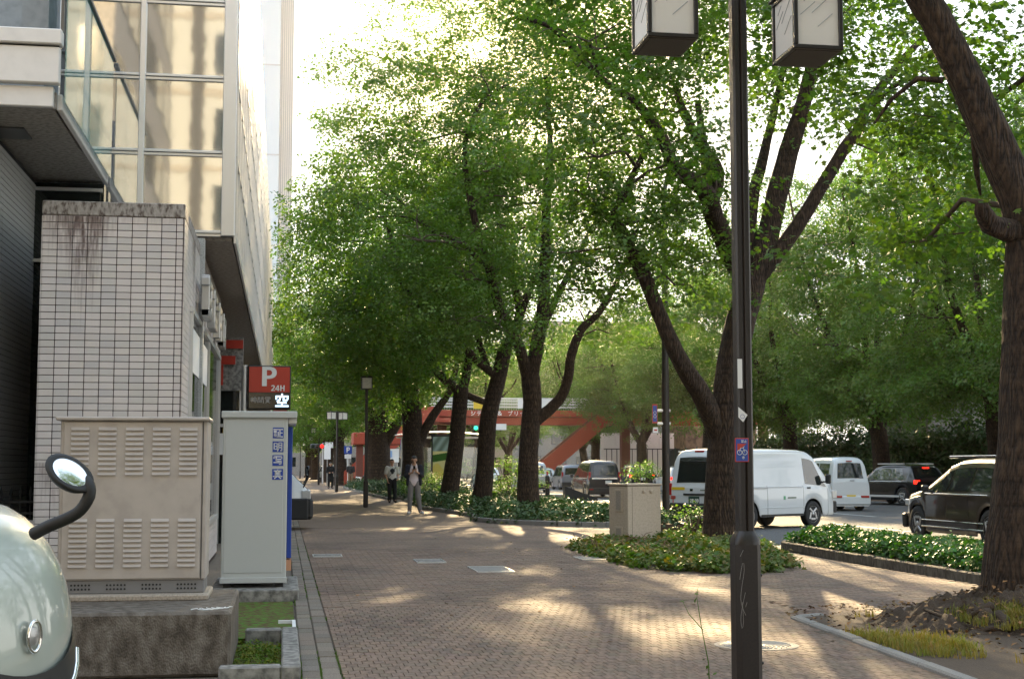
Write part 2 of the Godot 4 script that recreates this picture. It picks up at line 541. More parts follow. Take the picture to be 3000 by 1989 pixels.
	M.beige_stone = mottled(lin(0.27, 0.29, 0.305), ntex(0.04, 5, [grey(0.88), grey(0.96), grey(1.0)], [0.1, 0.5, 0.9], 71), Vector3(0.3, 0.3, 0.3), 0.85)
	M.line_paint = mottled(lin(0.62, 0.62, 0.6), grit, Vector3(0.6, 0.6, 0.6), 0.7)
	M.skin = mat(lin(0.42, 0.24, 0.16), 0.55)
	M.hair = mat(lin(0.012, 0.01, 0.009), 0.5)

func bark_mat(base: Color, sd: int) -> StandardMaterial3D:
	var t := ntex(0.035, 4, [Color(1, 0.95, 0.88), Color(0.72, 0.66, 0.6), Color(0.3, 0.26, 0.22)], [0.25, 0.6, 0.88], sd, 512, FastNoiseLite.TYPE_PERLIN)
	(t.noise as FastNoiseLite).fractal_type = FastNoiseLite.FRACTAL_RIDGED
	var m := mottled(base, t, Vector3(1.3, 0.26, 1.3), 0.95)
	var fn := FastNoiseLite.new()
	fn.frequency = 0.03
	fn.fractal_octaves = 4
	fn.seed = sd
	fn.noise_type = FastNoiseLite.TYPE_PERLIN
	fn.fractal_type = FastNoiseLite.FRACTAL_RIDGED
	fn.frequency = 0.035
	var h := NoiseTexture2D.new()
	h.width = 512; h.height = 512; h.seamless = true; h.noise = fn
	m.heightmap_enabled = true
	m.heightmap_texture = h
	m.heightmap_scale = 5.0
	m.heightmap_flip_texture = true
	return m

# ---------------------------------------------------------------- ground
func rect(x0: float, x1: float, z0: float, z1: float) -> PackedVector2Array:
	return PackedVector2Array([Vector2(x0, -z0), Vector2(x1, -z0), Vector2(x1, -z1), Vector2(x0, -z1)])

func tone(a: float, b: float, warm := 0.06) -> Color:
	var k := rnd(a, b)
	return Color(k * rnd(1.0 - warm, 1.0 + warm), k, k * rnd(1.0 - warm, 1.0 + warm))

var patch_noise := FastNoiseLite.new()

# brick tone: its own firing, worn and grimy patches of the pavement, an odd replaced brick
func brick_tone(a: float, b: float, x: float, z: float) -> Color:
	var c := tone(a, b, 0.08)
	var k := 1.0 + 0.35 * patch_noise.get_noise_2d(x, z) + 0.18 * patch_noise.get_noise_2d(x * 5.0, z * 5.0)
	if rng.randf() < 0.03: k *= rnd(0.55, 0.8)
	if rng.randf() < 0.015: k *= 1.25
	return Color(c.r * k, c.g * k, c.b * k)

func build_ground() -> void:
	rng.seed = 101
	patch_noise.seed = 4
	patch_noise.frequency = 0.45
	patch_noise.fractal_octaves = 3
	var m := MB.new()
	m.slab(rect(-400, 400, -120, 900), -0.3, -0.16, false)
	struct("ground", m, M.asphalt)
	m = MB.new()
	m.slab(rect(8.3, 26.5, -60, 420), -0.16, -0.1)
	struct("road", m, M.asphalt)
	# far pavement across the road
	m = MB.new()
	m.slab(rect(26.5, 36, -60, 420), -0.16, 0.02)
	struct("pavement", m, M.paving)
	# near pavement: bedding with pavers on it, then plain paving farther off
	m = MB.new()
	m.slab(rect(0.425, 8.3, -6, 34.0), -0.16, -0.012)
	var bed := struct("pavement", m, M.joint)
	m = MB.new()
	m.slab(rect(0.425, 8.3, 34.0, 300), -0.16, 0.0)
	struct("pavement", m, M.paving)
	m = MB.new()
	m.slab(PackedVector2Array([Vector2(6.4, -26.1), Vector2(8.3, -26.1), Vector2(8.3, -33.9), Vector2(6.4, -33.9)]), -0.1, -0.004)
	struct("apron", m, M.apron)
	# pavers: first field with long sides away, nearest 300 singly
	var singles := 0
	var rest := MB.new()
	var variants := []
	for k in 8:
		var q := MB.new()
		q.col = tone(0.78, 1.12)
		q.brick(-0.0395, 0.0395, -0.0795, 0.0795, -0.012, rnd(-0.0012, 0.0012), 0.0035)
		variants.append(q.mesh())
	var z := 8.3
	var row := 0
	while z < 14.72:
		var off := 0.0413 if row % 2 else 0.0
		var x := 0.425 + 0.0415 - off
		var xk := 4.53 + (z - 9.3) * 0.074 if z < 13.0 else 5.1
		while x < xk - 0.03:
			var zf := 9.86 - 0.16 * x
			if x > 0.46 and z > zf and z < zf + 0.92 and singles < 300:
				var p := obj("paver", variants[rng.randi() % 8], M.paver, bed)
				p.position = w(x, 0, z)
				singles += 1
			else:
				rest.col = brick_tone(0.78, 1.12, x, z)
				var x0 := maxf(x - 0.0395, 0.427)
				rest.brick(x0, x + 0.0395, -z - 0.0795, -z + 0.0795, -0.012, rnd(-0.0015, 0.0015), 0.0035)
			x += 0.0828
		z += 0.1635
		row += 1
	# edge course, then second field laid crosswise
	z = 13.25
	row = 0
	while z < 33.9:
		var len_ := 0.198
		var x := (0.427 if z > 14.8 else 5.16) - (0.1 if row % 2 else 0.0)
		var xe := 8.2 if z < 26.0 else 6.4
		while x < xe:
			rest.col = brick_tone(0.72, 1.05, x, z)
			var x0 := maxf(x, 0.427 if z > 14.8 else 5.1)
			if z < 25.0:
				rest.brick(x0, x + len_ - 0.004, -z - 0.0475, -z + 0.0475, -0.012, rnd(-0.0025, 0.0015), 0.004)
			else:
				rest.face([w(x0, 0, z - 0.0475), w(x + len_ - 0.004, 0, z - 0.0475), w(x + len_ - 0.004, 0, z + 0.0475), w(x0, 0, z + 0.0475)], Vector3.UP)
			x += len_
		z += 0.0995
		row += 1
	var ro := obj("pavers", rest, M.paver, bed)
	ro.set_meta("kind", "stuff")
	# two courses of stone blocks along the left edge
	m = MB.new()
	m.slab(rect(0.14, 0.425, -6, 60), -0.16, -0.014)
	var kb := struct("kerb", m, M.joint)
	for r in 2:
		var zz := 8.4 + r * 0.17
		while zz < 50.0:
			var ln := rnd(0.29, 0.31)
			var q := MB.new()
			q.col = tone(0.75, 1.1)
			q.brick(0.15 + r * 0.137, 0.277 + r * 0.137, -zz - ln + 0.008, -zz, -0.014, rnd(-0.004, 0.004), 0.006)
			obj("kerb_stone", q, M.kerb, kb)
			zz += ln
	# weeds in the joints
	var wm := MB.new()
	for k in 700:
		var zz := 9.0 + pow(rng.randf(), 1.6) * 18.0
		var xx: float = [0.145, 0.282, 0.42][rng.randi() % 3] + rnd(-0.006, 0.006)
		if sin(zz * 2.1 + xx * 40.0) + sin(zz * 0.83) < rnd(-0.6, 1.1): continue
		for j in 3:
			var a := rnd(0, TAU)
			var d := Vector3(cos(a), 0, sin(a)) * rnd(0.008, 0.02)
			var sd := Vector3(-d.z, 0, d.x) * 0.35
			var b := w(xx, -0.012, zz)
			var t := b + d + Vector3(0, rnd(0.012, 0.035), 0)
			wm.col = Color(rnd(0.8, 1.3), 1, 0.8)
			wm.face([b - sd, b + sd, t], Vector3.UP)
	var gm := mat(lin(0.1, 0.16, 0.03), 0.9)
	gm.vertex_color_use_as_albedo = true
	gm.backlight_enabled = true
	gm.backlight = Color(0.5, 0.7, 0.2)
	M.weed = gm
	tag(obj("joint_weeds", wm, gm), "tiny green weeds and moss in the joints of the stone kerb", "weeds", "", "stuff")
	# parking lot on the left
	m = MB.new()
	m.slab(rect(-30, 0.14, 12.4, 90), -0.16, -0.03)
	m.slab(rect(-30, -0.4, -8, 12.4), -0.16, -0.03)
	struct("parking_lot", m, M.apron)
	m = MB.new()
	m.slab(rect(-0.42, 0.14, -8, 12.2), -0.16, -0.05)
	struct("soil", m, M.moss)
	m = MB.new()
	m.slab(rect(-0.6, 0.125, 12.32, 15.6), -0.16, -0.012)
	struct("moss_ground", m, M.moss)
	# lane marks
	m = MB.new()
	for l in [[14.6, 0.15], [18.0, 0.15], [21.6, 0.15]]:
		var zz := 12.0
		while zz < 220.0:
			m.slab(rect(l[0], l[0] + l[1], zz, zz + 5.0), -0.1, -0.096, false)
			zz += 10.0
	m.slab(rect(10.7, 10.85, 36, 300), -0.1, -0.096, false)
	m.slab(rect(25.9, 26.05, -20, 300), -0.1, -0.096, false)
	m.slab(rect(10.9, 25.6, 100.0, 100.45), -0.1, -0.096, false)
	for k in 14:
		m.slab(rect(11.2 + k * 1.0, 11.65 + k * 1.0, 104, 108), -0.1, -0.096, false)
	struct("road_markings", m, M.line_paint)

func manhole_and_hatches() -> void:
	# cast iron cover with a relief pattern
	var t := thing("manhole_cover", "round cast iron manhole cover with a swirling relief behind the lamp post", "manhole cover", w(3.75, 0.0, 11.1))
	var m := MB.new()
	m.lathe([[0.335, -0.02], [0.335, 0.004], [0.30, 0.004], [0.298, 0.0]], 40, Transform3D.IDENTITY, true)
	obj("rim", m, M.mortar, t)
	m = MB.new()
	m.lathe([[0.297, -0.02], [0.297, 0.0035], [0.0, 0.0035]], 40, Transform3D.IDENTITY, true)
	obj("lid", m, mottled(lin(0.16, 0.15, 0.14), M.fine, Vector3(2, 2, 2), 0.55), t)
	m = MB.new()
	for k in 26:
		var a := TAU * k / 26.0
		var p := []
		for j in 6:
			var f := j / 5.0
			var r := 0.06 + 0.21 * f
			p.append(Vector3(cos(a + f * 1.1) * r, 0.005, sin(a + f * 1.1) * r))
		m.tube(p, [0.006, 0.006, 0.006, 0.006, 0.006, 0.006], 4)
	obj("relief", m, mottled(lin(0.5, 0.46, 0.4), M.fine, Vector3(2, 2, 2), 0.5), t)
	var hs := [[2.62, 3.12, 19.3, 20.35, "pale square paved access hatch with a bright metal edge in mid pavement"], [2.0, 2.42, 21.35, 22.1, "grey square access hatch left of the pale hatch in mid pavement"], [0.5, 0.95, 23.0, 23.6, "narrow access hatch beside the stone kerb"], [4.55, 5.0, 21.6, 22.3, "dark edged access hatch beside the ivy mound under the tree"]]
	for h in hs:
		var o := thing("access_hatch", h[4], "hatch", w((h[0] + h[1]) / 2, 0, (h[2] + h[3]) / 2), 0.0, "access hatches in the pavement")
		var sx: float = h[1] - h[0]
		var sz: float = h[3] - h[2]
		bx("lid", o, M.kerb_pale if h[0] > 2.5 else M.concrete, Vector3(0, 0.0, 0), Vector3(sx - 0.03, 0.02, sz - 0.03))
		for e in [[0, 1], [0, -1], [1, 1], [1, -1]]:
			if e[0] == 0: bx("edge", o, M.alu, Vector3(e[1] * sx / 2, 0.002, 0), Vector3(0.014, 0.024, sz))
			else: bx("edge", o, M.alu, Vector3(0, 0.002, e[1] * sz / 2), Vector3(sx - 0.015, 0.024, 0.014))

# ---------------------------------------------------------------- buildings on the left
func office_building() -> void:
	var t := thing("office_building", "office building with reflective curtain wall and projecting white balcony", "building")
	var X := -0.65
	var Z0 := 18.2
	var rows := [4.35, 5.37, 6.34, 7.33, 8.32, 9.31, 10.3, 10.95]
	var cols := [-0.78, -1.82, -2.87, -3.92, -4.97, -6.02]
	# core behind the glass
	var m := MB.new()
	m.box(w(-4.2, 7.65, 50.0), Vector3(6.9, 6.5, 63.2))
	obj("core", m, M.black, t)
	for r in rows.size() - 1:
		for k in cols.size() - 1:
			var a: float = cols[k]
			var b: float = cols[k + 1]
			bx("pane", t, M.coated, w((a + b) / 2, (rows[r] + rows[r + 1]) / 2, Z0 + 0.03), Vector3(a - b - 0.075, rows[r + 1] - rows[r] - 0.075, 0.02))
	for k in cols.size():
		bx("mullion", t, M.alu, w(cols[k] if k else -0.73, 7.65, Z0), Vector3(0.075 if k else 0.17, 6.66, 0.08), 0.008)
	for r in rows.size():
		for k in cols.size() - 1:
			var a: float = cols[k] - 0.038
			var b: float = cols[k + 1] + 0.038
			bx("transom", t, M.alu, w((a + b) / 2, rows[r] + 0.016, Z0), Vector3(a - b, 0.034, 0.07), 0.006)
			bx("transom", t, M.alu, w((a + b) / 2, rows[r] - 0.022, Z0 + 0.01), Vector3(a - b, 0.03, 0.05))
	# street side: long bands of glass with close set ribs
	for r in rows.size() - 1:
		var z := Z0 + 0.1
		while z < 81.0:
			var e := minf(z + 5.24, 81.0)
			bx("pane", t, M.facade_glass, w(X - 0.02, (rows[r] + rows[r + 1]) / 2, (z + e) / 2), Vector3(0.02, rows[r + 1] - rows[r] - 0.04, e - z - 0.03))
			z = e
	m = MB.new()
	var zz := Z0 + 0.1
	while zz < 81.0:
		m.box(w(X + 0.004, 7.65, zz), Vector3(0.05, 6.6, 0.05))
		zz += 1.047
	for r in rows.size():
		m.box(w(X + 0.002, rows[r], 49.6), Vector3(0.04, 0.03, 62.7))
	obj("rib", m, M.alu, t)
	# soffit with seams
	for k in 4:
		bx("soffit_panel", t, M.soffit, w(-0.66 - 0.42 - k * 0.83, 4.3, 49.6), Vector3(0.8, 0.05, 62.6))
	bx("soffit_backing", t, M.black, w(-2.3, 4.34, 49.6), Vector3(3.2, 0.02, 62.6))
	bx("soffit_edge", t, M.alu, w(-0.64, 4.29, 49.6), Vector3(0.03, 0.1, 62.7))
	bx("roof", t, M.concrete, w(-4.2, 11.0, 49.6), Vector3(7.1, 0.12, 62.9))
	# wall under the building set back from the street
	bx("ground_floor_wall", t, M.dark_glass, w(-2.6, 2.1, 52.0), Vector3(0.1, 4.3, 56.0))
	bx("ground_floor_wall", t, M.concrete, w(-5.6, 2.1, 52.0), Vector3(5.6, 4.3, 55.8))
	# dark recessed entrance wall in long courses
	var wl := bx("side_wall", t, M.dark_joint, w(-3.17, 2.4, 13.9), Vector3(0.26, 5.0, 8.0))
	var cm := MB.new()
	cm.bev(Vector3.ZERO, Vector3(0.02, 0.062, 2.0), 0.004)
	var cmesh := cm.mesh()
	for r in 72:
		for k in 4:
			var o := obj("tile_course", cmesh, M.dark_tile, wl)
			o.position = w(-3.035, 0.04 + r * 0.0672, 10.9 + k * 2.006)
	bx("back_wall", t, M.dark_glass, w(-2.72, 2.4, 18.0), Vector3(1.0, 4.96, 0.2))
	bx("back_wall", t, M.dark_tile, w(-1.6, 2.1, 18.06), Vector3(1.2, 4.3, 0.2))
	var wd := bx("window", t, M.dark_glass, w(-2.66, 4.35, 17.87), Vector3(0.8, 0.85, 0.03))
	for q in [[-2.66, 4.79, 0.86, 0.04], [-2.66, 3.91, 0.86, 0.04], [-3.07, 4.35, 0.04, 0.84]]:
		bx("frame", wd, M.alu, w(q[0], q[1], 17.85), Vector3(q[2], q[3], 0.06))
	# balcony
	var b := Node3D.new()
	b.name = "balcony"
	t.add_child(b)
	bx("slab", b, M.soffit, w(-5.1, 5.0, 16.2), Vector3(5.7, 0.16, 3.8))
	bx("soffit_recess", b, M.alu_dark, w(-4.0, 4.913, 15.4), Vector3(2.6, 0.02, 0.5))
	bx("fascia", b, M.white_panel, w(-5.1, 5.32, 14.22), Vector3(5.78, 0.36, 0.12), 0.01)
	bx("fascia", b, M.white_panel, w(-5.1, 5.595, 14.2), Vector3(5.82, 0.15, 0.16), 0.01)
	bx("drip_edge", b, M.white_panel, w(-5.1, 5.02, 14.28), Vector3(5.66, 0.2, 0.1), 0.008)
	bx("shadow_gap", b, M.black, w(-5.1, 5.51, 14.24), Vector3(5.76, 0.03, 0.1))
	bx("side_fascia", b, M.white_panel, w(-2.24, 5.0, 16.24), Vector3(0.08, 0.16, 3.75), 0.008)
	bx("side_rail", b, M.alu_dark, w(-2.2, 5.5, 16.24), Vector3(0.05, 0.03, 3.75))
	for k in 3:
		bx("glass_panel", b, M.pane, w(-2.165, 5.73, 14.9 + k * 1.255), Vector3(0.014, 1.5, 1.245))
	bx("handrail", b, M.alu_dark, w(-2.165, 6.5, 16.2), Vector3(0.06, 0.05, 3.85), 0.008)
	bx("glass_panel", b, M.pane, w(-4.9, 6.12, 14.2), Vector3(4.2, 0.9, 0.014))
	bx("post", b, M.beige_stone, w(-2.5, 6.1, 14.7), Vector3(0.26, 0.86, 0.5))
	bx("post", b, M.alu_dark, w(-2.2, 6.1, 14.24), Vector3(0.03, 0.86, 0.05))
	bx("upper_wall", t, M.beige_stone, w(-5.3, 8.0, 17.4), Vector3(5.0, 5.0, 1.0))
	# shop front under the soffit
	var s := thing("shop_front", "dark shop front under the soffit with a red letter T sign", "shop")
	bx("fascia", s, M.concrete, w(-1.62, 3.35, 27.4), Vector3(1.7, 1.0, 0.2))
	bx("red_band", s, M.red, w(-1.62, 3.72, 27.27), Vector3(1.7, 0.16, 0.04))
	bx("letter", s, M.red, w(-1.22, 3.42, 27.27), Vector3(0.62, 0.16, 0.04))
	bx("letter", s, M.red, w(-1.22, 3.14, 27.27), Vector3(0.18, 0.38, 0.04))
	bx("glazing", s, M.dark_glass, w(-1.62, 1.43, 27.45), Vector3(1.7, 2.86, 0.06))
	for q in [-2.4, -1.7, -1.2, -0.8]:
		bx("mullion", s, M.alu, w(q, 1.43, 27.38), Vector3(0.05, 2.86, 0.08))
	bx("transom", s, M.alu, w(-1.62, 2.2, 27.37), Vector3(1.6, 0.06, 0.06))
	bx("poster", s, M.yellow, w(-0.98, 1.9, 27.36), Vector3(0.28, 0.5, 0.02))
	bx("poster", s, M.white, w(-1.2, 1.85, 27.345), Vector3(0.3, 0.4, 0.012))

func tiled_annex() -> void:
	rng.seed = 202
	var x0 := -2.49
	var x1 := -1.06
	var z0 := 15.2
	var z1 := 24.1
	var h := 4.02
	var t := thing("tiled_annex", "white tiled annex with stained grey coping and metal letters", "building")
	var m := MB.new()
	m.box(w((x0 + x1) / 2, h / 2, (z0 + z1) / 2), Vector3(x1 - x0, h, z1 - z0))
	var wall := obj("wall", m, M.grout, t)
	var cop := MB.new()
	cop.bev(w((x0 + x1) / 2, h + 0.075, (z0 + z1) / 2), Vector3(x1 - x0 + 0.02, 0.15, z1 - z0 + 0.02), 0.01)
	obj("coping", cop, M.coping, t)
	var pw := 0.1502
	var ph := 0.0722
	var tm := []
	for k in 10:
		var q := MB.new()
		q.col = tone(0.84, 1.06, 0.03)
		q.bev(Vector3.ZERO, Vector3(pw - 0.008, ph - 0.007, 0.012), 0.0025)
		tm.append(q.mesh())
	var rest := MB.new()
	var n := 0
	var rws := int(h / ph)
	for r in rws:
		var y := h - 0.004 - (r + 0.5) * ph
		var c := 0
		var x := x1 - 0.006 - 0.072 * 0.5
		var wd := 0.072
		while x - wd / 2 > x0 - 0.02:
			var full := wd > 0.1
			if n < 300 and full and y > 0.9:
				var o := obj("tile", tm[rng.randi() % 10], M.tile, wall)
				o.position = w(x, y, z0 - 0.004)
				n += 1
			else:
				rest.col = tone(0.9, 1.04, 0.02)
				rest.bev(w(x, y, z0 - 0.004), Vector3(wd - 0.008, ph - 0.007, 0.012), 0.0025)
			x -= (wd + pw) / 2
			wd = minf(pw, x + pw / 2 - x0) if x - pw / 2 < x0 else pw
			if wd < 0.03: break
			c += 1
		# street side
		var z := z0 + 0.07
		var first := true
		while z < z1 - 0.05:
			var blocked := z > 16.25 and z < 23.45 and y > 0.6 and y < 3.2
			if not blocked:
				rest.col = tone(0.88, 1.04, 0.02)
				rest.box(w(x1 + 0.004, y, z), Vector3(0.012, ph - 0.007, (pw if not first else pw * 0.9) - 0.008))
			rest.col = tone(0.88, 1.04, 0.02)
			rest.box(w(x0 - 0.004, y, z), Vector3(0.012, ph - 0.007, pw - 0.008))
			z += pw
			first = false
	var ro := obj("tiles", rest, M.tile, wall)
	ro.set_meta("kind", "stuff")
	# shop window on the street side
	var win := bx("window", t, M.dark_glass, w(x1 + 0.006, 1.9, 19.85), Vector3(0.02, 2.5, 7.1))
	for q in [[3.17, 0.06, 19.85, 7.3], [0.64, 0.06, 19.85, 7.3]]:
		bx("frame", win, M.alu, w(x1 + 0.02, q[0], q[2]), Vector3(0.06, q[1], q[3]))
	for q in [16.25, 20.0, 23.43]:
		bx("frame", win, M.alu, w(x1 + 0.02, 1.9, q), Vector3(0.06, 2.47, 0.06))
	bx("frosted_band", win, M.white, w(x1 + 0.02, 2.75, 18.1), Vector3(0.012, 0.5, 3.3))
	# raised metal lettering
	for k in 4:
		var lm := MB.new()
		var zc := 17.6 + k * 1.45
		lm.bev(w(x1 + 0.12, 3.62, zc), Vector3(0.1, 0.1, 0.8), 0.01)
		lm.bev(w(x1 + 0.12, 3.4 - (k % 2) * 0.06, zc + 0.06), Vector3(0.1, 0.09, 0.62), 0.01)
		lm.bev(w(x1 + 0.12, 3.45, zc - 0.3), Vector3(0.1, 0.5, 0.1), 0.01)
		if k != 1: lm.bev(w(x1 + 0.12, 3.42, zc + 0.26), Vector3(0.1, 0.44, 0.1), 0.01)
		if k != 2: lm.bev(w(x1 + 0.12, 3.25, zc), Vector3(0.1, 0.09, 0.7), 0.01)
		obj("letter", lm, M.steel, t)
	# low tiled wall with a spiked fence beside the annex
	var f := thing("spiked_fence", "black spiked iron fence on a low tiled wall beside the annex", "fence")
	var lw := bx("low_wall", f, M.grout, w(-2.85, 0.43, 15.9), Vector3(0.7, 0.86, 0.18))
	for r in 11:
		for k in 5:
			bx("tile", lw, M.tile, w(-2.57 - k * 0.148, 0.825 - r * 0.0722, 15.8), Vector3(0.138, 0.064, 0.012))
	for y in [0.93, 1.05]: bx("rail", f, M.black, w(-2.85, y, 15.85), Vector3(0.7, 0.025, 0.025))
	for k in 7:
		var q := MB.new()
		q.tube([w(-2.54 - k * 0.1, 0.86, 15.85), w(-2.54 - k * 0.1, 1.1, 15.85), w(-2.54 - k * 0.1, 1.13, 15.85), w(-2.54 - k * 0.1, 1.22, 15.85)], [0.01, 0.01, 0.022, 0.001], 6)
		obj("spike", q, M.black, f)

func tower() -> void:
	var t := thing("office_tower", "tall pale grey tower with vertical white fins at its corner", "building")
	bx("wall", t, mat(lin(0.55, 0.6, 0.64), 0.6), w(-8.4, 32, 150), Vector3(15.2, 64, 20))
	bx("wall", t, M.steel, w(-0.2, 32, 150.5), Vector3(1.3, 64, 19))
	for k in 7:
		bx("fin", t, M.white_panel, w(-0.72 + k * 0.2, 32, 140.8), Vector3(0.06, 64, 0.5))
	bx("base_band", t, M.white_panel, w(-0.1, 11.2, 140.4), Vector3(1.6, 0.5, 0.6))
	for k in 5:
		bx("joint", t, M.steel, w(-8.4, 14 + k * 9.0, 139.98), Vector3(15.2, 0.12, 0.06))
	# block seen only in the window reflections, standing behind the camera
	var b := thing("stone_office_block", "beige stone office block mirrored in the curtain wall panes", "building")
	bx("wall", b, M.beige_stone, w(-6, 14, -34), Vector3(30, 28, 16))
	bx("stair_strip", b, M.dark_joint, w(-3.9, 14, -25.95), Vector3(0.55, 27, 0.1))
	for r in 8:
		for k in 4:
			bx("window", b, M.dark_glass, w(-2.7 + k * 3.4, 2.4 + r * 3.4, -25.97), Vector3(0.95, 1.9, 0.08))
			bx("window", b, M.dark_glass, w(-10.5 - k * 3.0, 2.4 + r * 3.4, -25.97), Vector3(1.5, 1.5, 0.08))
		bx("band", b, M.concrete, w(-6, 4.1 + r * 3.4, -25.98), Vector3(30, 0.25, 0.1))
	# the near side of the street goes on behind the camera
	var nb := thing("side_office_block", "grey office block on the near side behind the camera", "building")
	bx("wall", nb, M.concrete, w(-13, 11, -18), Vector3(16, 22, 26))
	for r in 6:
		for k in 8: bx("window", nb, M.dark_glass, w(-4.98, 2.5 + r * 3.4, -29.0 + k * 3.2), Vector3(0.08, 1.8, 2.4))

# ---------------------------------------------------------------- street objects on the left
func transformer() -> void:
	var p := thing("plinth", "stained dark concrete plinth under the louvred cabinet", "plinth")
	var m := MB.new()
	m.bev(w(-1.3, 0.2, 11.12), Vector3(1.92, 0.44, 1.86), 0.02)
	obj("block", m, M.plinth, p)
	bx("mortar_bed", p, M.mortar, w(-1.14, 0.44, 11.45), Vector3(1.2, 0.05, 0.75), 0.012)
	# spray tag on the front corner of the plinth
	var g := MB.new()
	rng.seed = 77
	for k in 5:
		var q := []
		for j in 7:
			q.append(w(-0.62 + k * 0.045 + j * 0.018 + sin(j * 1.3 + k) * 0.012, 0.424, 10.32 + sin(j * 0.9 + k * 0.7) * 0.05 + k * 0.03))
		g.tube(q, [0.004, 0.004, 0.004, 0.004, 0.004, 0.004, 0.004], 4)
	obj("spray_tag", g, M.white_print, p)
	var t := thing("transformer_cabinet", "beige steel transformer cabinet with ten banks of louvres", "cabinet", w(-1.115, 0.465, 11.2))
	var W := 1.09
	var D := 0.5
	bx("base", t, M.cabinet_grey, Vector3(0, 0.05, -D / 2), Vector3(W - 0.02, 0.1, D - 0.02), 0.006)
	bx("body", t, M.cabinet, Vector3(0, 0.7, -D / 2), Vector3(W, 1.2, D), 0.008)
	bx("roof", t, M.cabinet, Vector3(-0.01, 1.315, -D / 2 + 0.01), Vector3(W + 0.05, 0.03, D + 0.06), 0.008)
	bx("door", t, M.cabinet, Vector3(-0.01, 0.7, 0.004), Vector3(W - 0.07, 1.18, 0.012), 0.004)
	bx("side_seam", t, M.dark_joint, Vector3(W / 2 - 0.035, 0.7, 0.002), Vector3(0.006, 1.19, 0.006))
	var lm := MB.new()
	# one louvre: a pressed hood
	var hw := 0.066
	lm.extrude(PackedVector2Array([Vector2(0, 0.016), Vector2(0.014, -0.006), Vector2(0.014, -0.009), Vector2(0, -0.009)]), Vector3(-hw, 0, 0), Vector3(0, 0, 1), Vector3(0, 1, 0), Vector3(1, 0, 0), hw * 2)
	var lmesh := lm.mesh()
	for bank in 2:
		for c in 5:
			for r in 10:
				var o := obj("louvre", lmesh, M.cabinet, t)
				o.position = Vector3(-0.4 + c * 0.2, (1.235 if bank == 0 else 0.545) - r * 0.0375, 0.01)
	var hm := MB.new()
	for c in 4:
		for r in 2:
			for k in 6:
				hm.lathe([[0.008, 0], [0.008, 0.002]], 8, Transform3D(Basis(Vector3.RIGHT, PI / 2), Vector3(-0.44 + c * 0.26 + k * 0.026, 0.035 + r * 0.03, -0.0085)))
	obj("vent_hole", hm, M.black, t)
	m = MB.new()
	m.lathe([[0.012, 0], [0.012, 0.02], [0.006, 0.03]], 8, Transform3D(Basis.IDENTITY, Vector3(0.5, -0.03, 0.04)))
	obj("bolt", m, M.steel, t)

func photo_booth() -> void:
	var s := thing("booth_slab", "pale concrete slab under the photo booth", "slab")
	bx("slab", s, M.concrete, w(-0.28, 0.04, 16.6), Vector3(0.94, 0.14, 1.95), 0.012)
	var t := thing("photo_booth", "pale grey photo booth with blue Japanese lettering on its side", "photo booth", w(-0.3, 0.13, 15.95))
	var W := 0.7
	var D := 1.35
	for c in [[-0.28, -0.1], [0.28, -0.1], [-0.28, -1.2], [0.28, -1.2]]:
		bx("foot", t, M.black, Vector3(c[0], 0.0, c[1]), Vector3(0.08, 0.06, 0.08))
	bx("body", t, M.booth, Vector3(0, 0.93, -D / 2), Vector3(W, 1.8, D), 0.01)
	bx("panel", t, M.booth, Vector3(-0.01, 0.97, 0.003), Vector3(W - 0.07, 1.66, 0.008), 0.003)
	bx("bottom_rail", t, M.booth, Vector3(0, 0.06, 0.01), Vector3(W + 0.02, 0.06, 0.03), 0.004)
	bx("roof", t, M.booth, Vector3(0.04, 1.86, -D / 2 + 0.01), Vector3(W + 0.12, 0.075, D + 0.05), 0.008)
	bx("light_box", t, M.white, Vector3(W / 2 + 0.05, 1.795, -D / 2), Vector3(0.09, 0.05, D - 0.1))
	bx("side_panel", t, M.blue, Vector3(W / 2 + 0.03, 1.0, -D / 2 - 0.35), Vector3(0.055, 1.5, D - 0.75), 0.006)
	bx("step", t, mat(lin(0.55, 0.28, 0.16), 0.7), Vector3(W / 2 + 0.03, 0.17, -D / 2 - 0.35), Vector3(0.06, 0.12, D - 0.75))
	for k in 4:
		var y := 1.66 - k * 0.151
		var pl := bx("letter_plate", t, M.blue, Vector3(0.245, y, 0.008), Vector3(0.118, 0.118, 0.004))
		var g := MB.new()
		glyphs(g, ["証", "明", "写", "真"][k], Vector3(0.245 - 0.047, y - 0.047, 0.0105), Vector3.RIGHT, Vector3.UP, 0.094, Vector3.ZERO, 0.115, 0.002)
		obj("character", g, M.white_print, pl)

